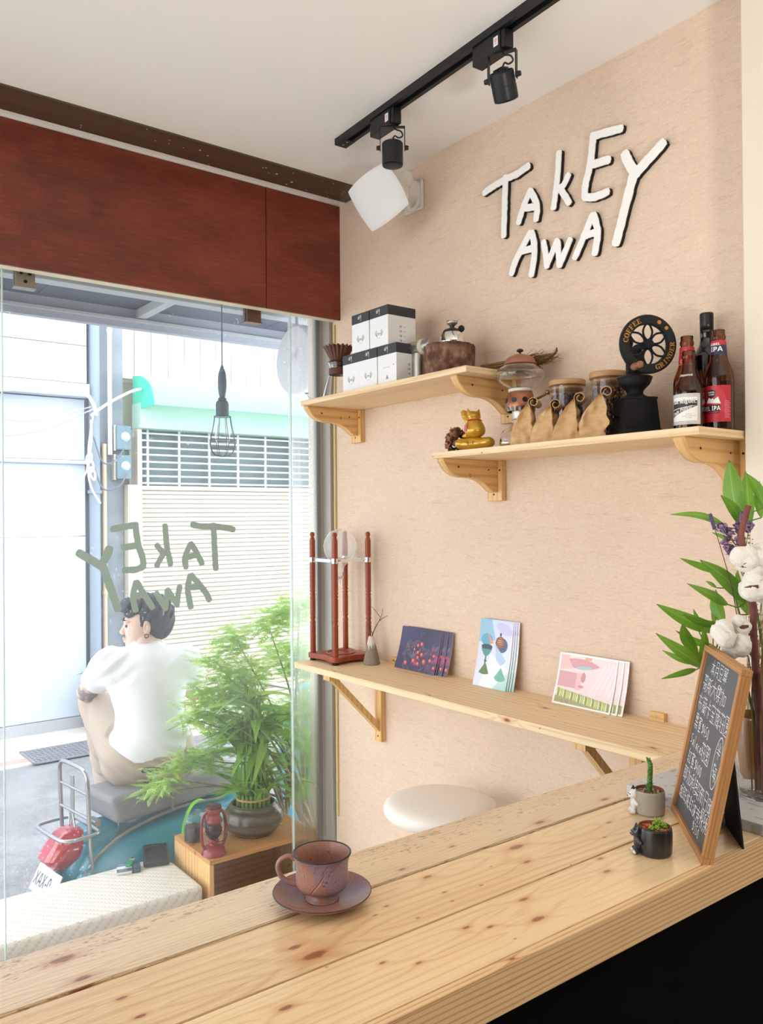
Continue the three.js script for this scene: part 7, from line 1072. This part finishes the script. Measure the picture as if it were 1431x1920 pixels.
  for (const x of [0.08, 1.34]) { const w = part('wheel', new THREE.TorusGeometry(0.165, 0.05, 14, 40).translate(x, 0.215, 0), rub, t); part('wheel_disc', cyl(0.13, 0.13, 0.05, 0, 0, 0, 32).rotateX(Math.PI / 2).translate(x, 0.215, 0), chrome, w); }
  part('front_fender', new THREE.SphereGeometry(0.25, 28, 14, 0, 6.2832, 0, 1.5).scale(1, 1, 0.45).translate(1.34, 0.24, 0), teal, t); part('fork', rod([1.22, 0.9, 0], [1.34, 0.25, 0], 0.025, 12), teal, t);
  part('kick_stand', rod([0.5, 0.2, 0.1], [0.46, 0.0, 0.16], 0.01, 8), rub, t);
}

// ---------------------------------------------------------------- man sitting sideways on the scooter, seen from behind
{
  const O = V(-0.47, 0, -0.86), cs = 0.9629, sn = 0.2698; // own axes: X to his right, Z towards the window
  const loc = (x, y, z) => { const dx = x - O.x, dz = z - O.z; return [dx * cs + dz * sn, y, -dx * sn + dz * cs]; };
  const t = thing('person', 'man in white T-shirt and beige trousers sitting on the scooter, back turned, looking left', 'person', [0, 0, 0]);
  const J = { hL: [-0.085, 0.455, 0.08], hR: [0.085, 0.455, 0.08], kL: [-0.195, 0.655, -0.25], kR: [0.1, 0.66, -0.29], aL: [-0.15, 0.245, -0.2], aR: [0.1, 0.25, -0.25], sL: [-0.16, 0.86, -0.012], sR: [0.172, 0.85, -0.012], eL: [-0.25, 0.715, -0.175], eR: [0.235, 0.68, -0.15], wL: [-0.07, 0.705, -0.335], wR: [0.02, 0.73, -0.37] };
  const torso = (p, o) => { let d = smin(ell(p, [0, 0.47, 0.09], [0.15 + o, 0.1 + o, 0.115 + o]), ell(p, [0.005, 0.6, 0.06], [0.128 + o, 0.15 + o, 0.1 + o]), 0.06); d = smin(d, ell(p, [0.005, 0.765, 0.01], [0.152 + o, 0.14 + o, 0.105 + o]), 0.06); d = smin(d, cap(p, [-0.13, 0.852, -0.005], [0.14, 0.845, -0.005], 0.06 + o, 0.06 + o), 0.05); return smin(d, cap(p, [0, 0.86, 0.0], [-0.005, 0.95, -0.03], 0.07 + o, 0.052 + o * 0.3), 0.03); };
  const hand = (p, w, dir, d0, s) => { // palm, four curled fingers and a thumb
    let d = smin(d0, cap(p, w, [w[0] + dir[0] * 0.06, w[1] + dir[1] * 0.06 - 0.004, w[2] + dir[2] * 0.06], 0.022, 0.026), 0.015); const sx = -dir[2], sz = dir[0];
    for (let i = 0; i < 4; i++) { const q = (i - 1.5) * 0.017, L = [0.036, 0.042, 0.039, 0.03][i], b = [w[0] + dir[0] * 0.075 + sx * q, w[1] - 0.004, w[2] + dir[2] * 0.075 + sz * q], m = [b[0] + dir[0] * L, b[1] - 0.018, b[2] + dir[2] * L], e = [m[0] + dir[0] * L * 0.3, m[1] - 0.03, m[2] + dir[2] * L * 0.3]; d = Math.min(d, cap(p, b, m, 0.0088, 0.008), cap(p, m, e, 0.008, 0.0066)); }
    const b = [w[0] + dir[0] * 0.025 + sx * s * 0.024, w[1], w[2] + dir[2] * 0.025 + sz * s * 0.024]; return smin(d, cap(p, b, [b[0] + dir[0] * 0.04 + sx * s * 0.022, b[1] - 0.01, b[2] + dir[2] * 0.04 + sz * s * 0.022], 0.011, 0.008), 0.008);
  };
  const arm = (p, o, s) => { const k = s < 0 ? ['sL', 'eL', 'wL'] : ['sR', 'eR', 'wR']; let d = cap(p, J[k[0]], J[k[1]], 0.05 + o, 0.038 + o); return smin(d, cap(p, J[k[1]], J[k[2]], 0.04 + o, 0.025 + o), 0.02); };
  const leg = (p, o, s) => { const k = s < 0 ? ['hL', 'kL', 'aL'] : ['hR', 'kR', 'aR']; let d = cap(p, J[k[0]], J[k[1]], 0.1 + o, 0.068 + o); return smin(d, cap(p, J[k[1]], J[k[2]], 0.058 + o, 0.04 + o), 0.03); };
  // head: f forward (his nose points to -X), u up, s sideways
  const HC = [0.0, 1.03, -0.045], HT = 0.12;
  const hd = (x, y, z) => { const f = -(x - HC[0]) * Math.cos(HT) - (z - HC[2]) * Math.sin(HT), s = -(x - HC[0]) * Math.sin(HT) + (z - HC[2]) * Math.cos(HT); return [f, y - HC[1], s]; };
  const head = (q) => {
    let d = smin(ell(q, [-0.012, 0.03, 0], [0.094, 0.082, 0.074]), ell(q, [0.034, -0.035, 0], [0.056, 0.082, 0.058]), 0.03);
    d = smin(d, ell(q, [0.06, -0.098, 0], [0.027, 0.021, 0.028]), 0.025); d = smin(d, cap(q, [0.0, -0.07, 0.03], [0.05, -0.095, 0.015], 0.03, 0.02), 0.02); d = smin(d, cap(q, [0.0, -0.07, -0.03], [0.05, -0.095, -0.015], 0.03, 0.02), 0.02);
    d = smin(d, cap(q, [0.086, 0.0, 0], [0.103, -0.038, 0], 0.0065, 0.0105), 0.01); for (const s of [-1, 1]) { d = smin(d, ell(q, [0.097, -0.043, s * 0.009], [0.01, 0.008, 0.008]), 0.006); d = smin(d, ell(q, [0.08, 0.012, s * 0.026], [0.014, 0.009, 0.024]), 0.012); d = smin(d, ell(q, [-0.006, -0.012, s * 0.076], [0.017, 0.031, 0.009]), 0.006); d = Math.max(d, -ell(q, [0.096, -0.008, s * 0.03], [0.014, 0.009, 0.014])); d = Math.max(d, -ell(q, [0.0, -0.012, s * 0.086], [0.009, 0.018, 0.007])); }
    d = smin(d, ell(q, [0.09, -0.066, 0], [0.012, 0.007, 0.021]), 0.006); d = smin(d, ell(q, [0.086, -0.079, 0], [0.012, 0.008, 0.019]), 0.006);
    return smin(d, cap(q, [-0.025, -0.08, 0], [-0.02, -0.16, 0], 0.052, 0.058), 0.03);
  };
  const toWorld = (g) => { const p = g.attributes.position; for (let i = 0; i < p.count; i++) { const X = p.getX(i), Z = p.getZ(i); p.setXYZ(i, O.x + X * cs - Z * sn, p.getY(i), O.z + X * sn + Z * cs); } g.computeVertexNormals(); return g; };
  const body = blob(110, 1.16, [0, 0.62, -0.1], (x, y, z) => { const p = [x, y, z]; let d = torso(p, 0); for (const s of [-1, 1]) { d = smin(d, arm(p, 0, s), 0.03); d = smin(d, leg(p, 0, s), 0.04); d = smin(d, cap(p, s < 0 ? J.aL : J.aR, s < 0 ? [-0.17, 0.215, -0.32] : [0.11, 0.22, -0.37], 0.036, 0.028), 0.02); } return -d; }, null, 140000);
  const hands = blob(90, 0.36, [-0.02, 0.7, -0.4], (x, y, z) => { const p = [x, y, z]; let d = Math.min(cap(p, J.wL, [J.wL[0] - 0.05, J.wL[1], J.wL[2] + 0.045], 0.024, 0.028), cap(p, J.wR, [J.wR[0] + 0.06, J.wR[1] - 0.015, J.wR[2] + 0.06], 0.024, 0.028)); d = Math.min(hand(p, J.wL, [0.75, 0, -0.66], d, 1), hand(p, J.wR, [-0.8, 0, -0.6], d, -1)); return -d; }, null, 60000);
  const headG = blob(110, 0.4, [HC[0], 1.0, HC[2]], (x, y, z) => -head(hd(x, y, z)), null, 90000);
  const skin = merge([toWorld(body), toWorld(hands), toWorld(headG)]);
  { // tattoos on the left arm, lips and a faint beard as colours of the skin
    const p = skin.attributes.position, col = new Float32Array(p.count * 3);
    for (let i = 0; i < p.count; i++) { const l = loc(p.getX(i), p.getY(i), p.getZ(i)), q = hd(...l); let c = [0.72, 0.5, 0.41]; const onArm = l[0] < -0.08 && l[1] > 0.6 && l[1] < 0.86 && l[2] < -0.06; if (onArm) { const n = fbm(l[0] * 34 + 9, l[1] * 34 + l[2] * 26, 5, 3); c = mix3(c, [0.16, 0.17, 0.19], sstep(0.5, 0.56, n) * 0.75); } if (l[1] > 0.9) { const lip = Math.max(0, 1 - ell(q, [0.098, -0.071, 0], [0.012, 0.011, 0.02]) / 0.004); c = mix3(c, [0.6, 0.3, 0.27], clamp(lip) * 0.5); const st = ell(q, [0.095, -0.058, 0], [0.02, 0.006, 0.022]); if (st < 0.002) c = mix3(c, [0.3, 0.22, 0.2], 0.6); } col.set(c, i * 3); }
    skin.setAttribute('color', new THREE.BufferAttribute(col, 3));
  }
  part('body', skin, std({ vertexColors: true, roughness: 0.55 }), t);
  const wr = (x, y, z, s) => 0.006 * (fbm(x * 14 + y * 6 + s, y * 9 + z * 7, s, 3) - 0.5);
  const shirt = blob(120, 0.86, [0, 0.72, -0.02], (x, y, z) => { const p = [x, y, z]; const fold = 0.005 * Math.sin(y * 62 + x * 34 + 4 * fbm(x * 8, y * 6, 3, 2)) * sstep(0.66, 0.5, y) + 0.003 * Math.sin((x * 0.8 - y) * 90) * sstep(0.7, 0.86, y) * sstep(0.02, 0.12, Math.abs(x)); let d = torso(p, 0.016); d = smin(d, ell(p, [0.005, 0.53, 0.085], [0.155, 0.11, 0.122]), 0.05); for (const s of [-1, 1]) { const a = s < 0 ? J.sL : J.sR, b = s < 0 ? J.eL : J.eR, m = [mix(a[0], b[0], 0.62), mix(a[1], b[1], 0.62), mix(a[2], b[2], 0.62)]; d = smin(d, cap(p, a, m, 0.072, 0.068), 0.04); } d = Math.max(d, 0.462 + 0.02 * Math.cos(x * 12) - y - z * 0.0, y - 0.967 + 0.35 * Math.abs(z + 0.03)); for (const s of [-1, 1]) { const a = s < 0 ? J.sL : J.sR, b = s < 0 ? J.eL : J.eR, k = [b[0] - a[0], b[1] - a[1], b[2] - a[2]], L = Math.hypot(...k), h = ((x - a[0]) * k[0] + (y - a[1]) * k[1] + (z - a[2]) * k[2]) / L; if (s * x > 0.13) d = Math.max(d, h - L * 0.6); } return -(d + fold + wr(x, y, z, 2)); }, null, 160000);
  part('t_shirt', toWorld(shirt), std({ color: 0xe9ebef, roughness: 0.9, side: THREE.DoubleSide }), t, 'white short-sleeved T-shirt');
  const pants = blob(116, 0.84, [0, 0.46, -0.1], (x, y, z) => { const p = [x, y, z]; const f = 0.006 * Math.sin((z * 0.9 + y * 0.8) * 110 + 5 * fbm(x * 12, y * 9, 6, 2)) * sstep(0.0, -0.1, z + 0.06) * sstep(-0.3, -0.2, z) + 0.004 * Math.sin(x * 70 + y * 90) * sstep(-0.02, 0.08, z); let d = smin(ell(p, [0, 0.465, 0.09], [0.158, 0.1, 0.125]), Math.min(leg(p, 0.016, -1), leg(p, 0.016, 1)), 0.05); d = Math.max(d, y - 0.56 - 1.9 * Math.max(0, 0.05 - z), 0.27 - y); return -(d + f + wr(x, y, z, 7)); }, null, 140000);
  part('trousers', toWorld(pants), std({ color: 0xb9aa9b, roughness: 0.9, side: THREE.DoubleSide }), t, 'beige trousers');
  const shoe = (a, b) => blob(36, 0.24, [a[0], a[1] - 0.03, (a[2] + b[2]) / 2], (x, y, z) => -Math.max(smin(cap([x, y, z], a, b, 0.043, 0.035), cap([x, y, z], a, [a[0], a[1] + 0.03, a[2] + 0.01], 0.042, 0.044), 0.02), a[1] - 0.05 - y));
  for (const s of [-1, 1]) part('shoe', toWorld(shoe(s < 0 ? [-0.15, 0.22, -0.215] : [0.1, 0.225, -0.265], s < 0 ? [-0.17, 0.205, -0.32] : [0.11, 0.21, -0.37])), std({ color: 0x3a3634, roughness: 0.7 }), t);
  // hair: a textured cap over the skull, long over the brow, cut round the ears
  const hair = blob(110, 0.32, [HC[0] + 0.01, 1.07, HC[2]], (x, y, z) => { const q = hd(x, y, z), [f, u, s] = q; const st = 0.011 * (fbm(f * 60 + u * 26, s * 70 + u * 30, 4, 3) - 0.5) + 0.005 * Math.sin(f * 160 + s * 60 + u * 90) * sstep(-0.02, 0.06, u); let d = smin(ell(q, [-0.02, 0.04, 0], [0.105, 0.092, 0.086]), ell(q, [0.045, 0.078, 0], [0.064, 0.036, 0.066]), 0.03); d = smin(d, ell(q, [-0.055, -0.015, 0], [0.062, 0.066, 0.072]), 0.03); const cut = Math.max(Math.min(f - 0.03, 0.05 - u), -1); d = Math.max(d, Math.min(f - 0.022 - 0.35 * Math.max(0, 0.0 - u), 0.046 - 0.25 * (f - 0.02) - u)); d = Math.max(d, -ell(q, [-0.004, -0.014, Math.sign(s) * 0.085], [0.022, 0.036, 0.03]) * (cut < 9 ? 1 : 0)); d = Math.max(d, -0.085 - u - f * 0.2); return -(d + st); }, null, 120000);
  part('hair', toWorld(hair), std({ color: 0x2b2f37, roughness: 0.75 }), t, 'short dark tousled hair');
  const hp = (f, u, s) => { const X = HC[0] - f * Math.cos(HT) - s * Math.sin(HT), Z = HC[2] - f * Math.sin(HT) + s * Math.cos(HT); return V(O.x + X * cs - Z * sn, HC[1] + u, O.z + X * sn + Z * cs); };
  for (const s of [-1, 1]) { const e = hp(0.082, -0.009, s * 0.03); part('eye', sph(0.0072, e.x, e.y, e.z, 14), std({ color: 0x3a2c26, roughness: 0.2 }), t); part('eyebrow', taper([hp(0.098, 0.014, s * 0.012), hp(0.096, 0.02, s * 0.03), hp(0.08, 0.014, s * 0.048)], [0.0022, 0.003, 0.0015], 10, 6), std({ color: 0x2b2725, roughness: 0.9 }), t); }
  const ep = hp(-0.004, -0.05, 0.08); part('earring', new THREE.TorusGeometry(0.0085, 0.002, 8, 24).translate(ep.x, ep.y, ep.z), M.black, t, 'dark hoop earring');
  const bp = [[-0.13, 0.478, 0.13], [-0.05, 0.455, 0.205], [0.04, 0.452, 0.21], [0.12, 0.47, 0.15]].map(([X, y, Z]) => V(O.x + X * cs - Z * sn, y, O.z + X * sn + Z * cs));
  part('belt', new THREE.TubeGeometry(new THREE.CatmullRomCurve3(bp), 30, 0.012, 8).translate(0, -0.012, 0), std({ color: 0x3a3338, roughness: 0.8 }), t, 'dark patterned waistband');
}
renderer.render(scene, camera);
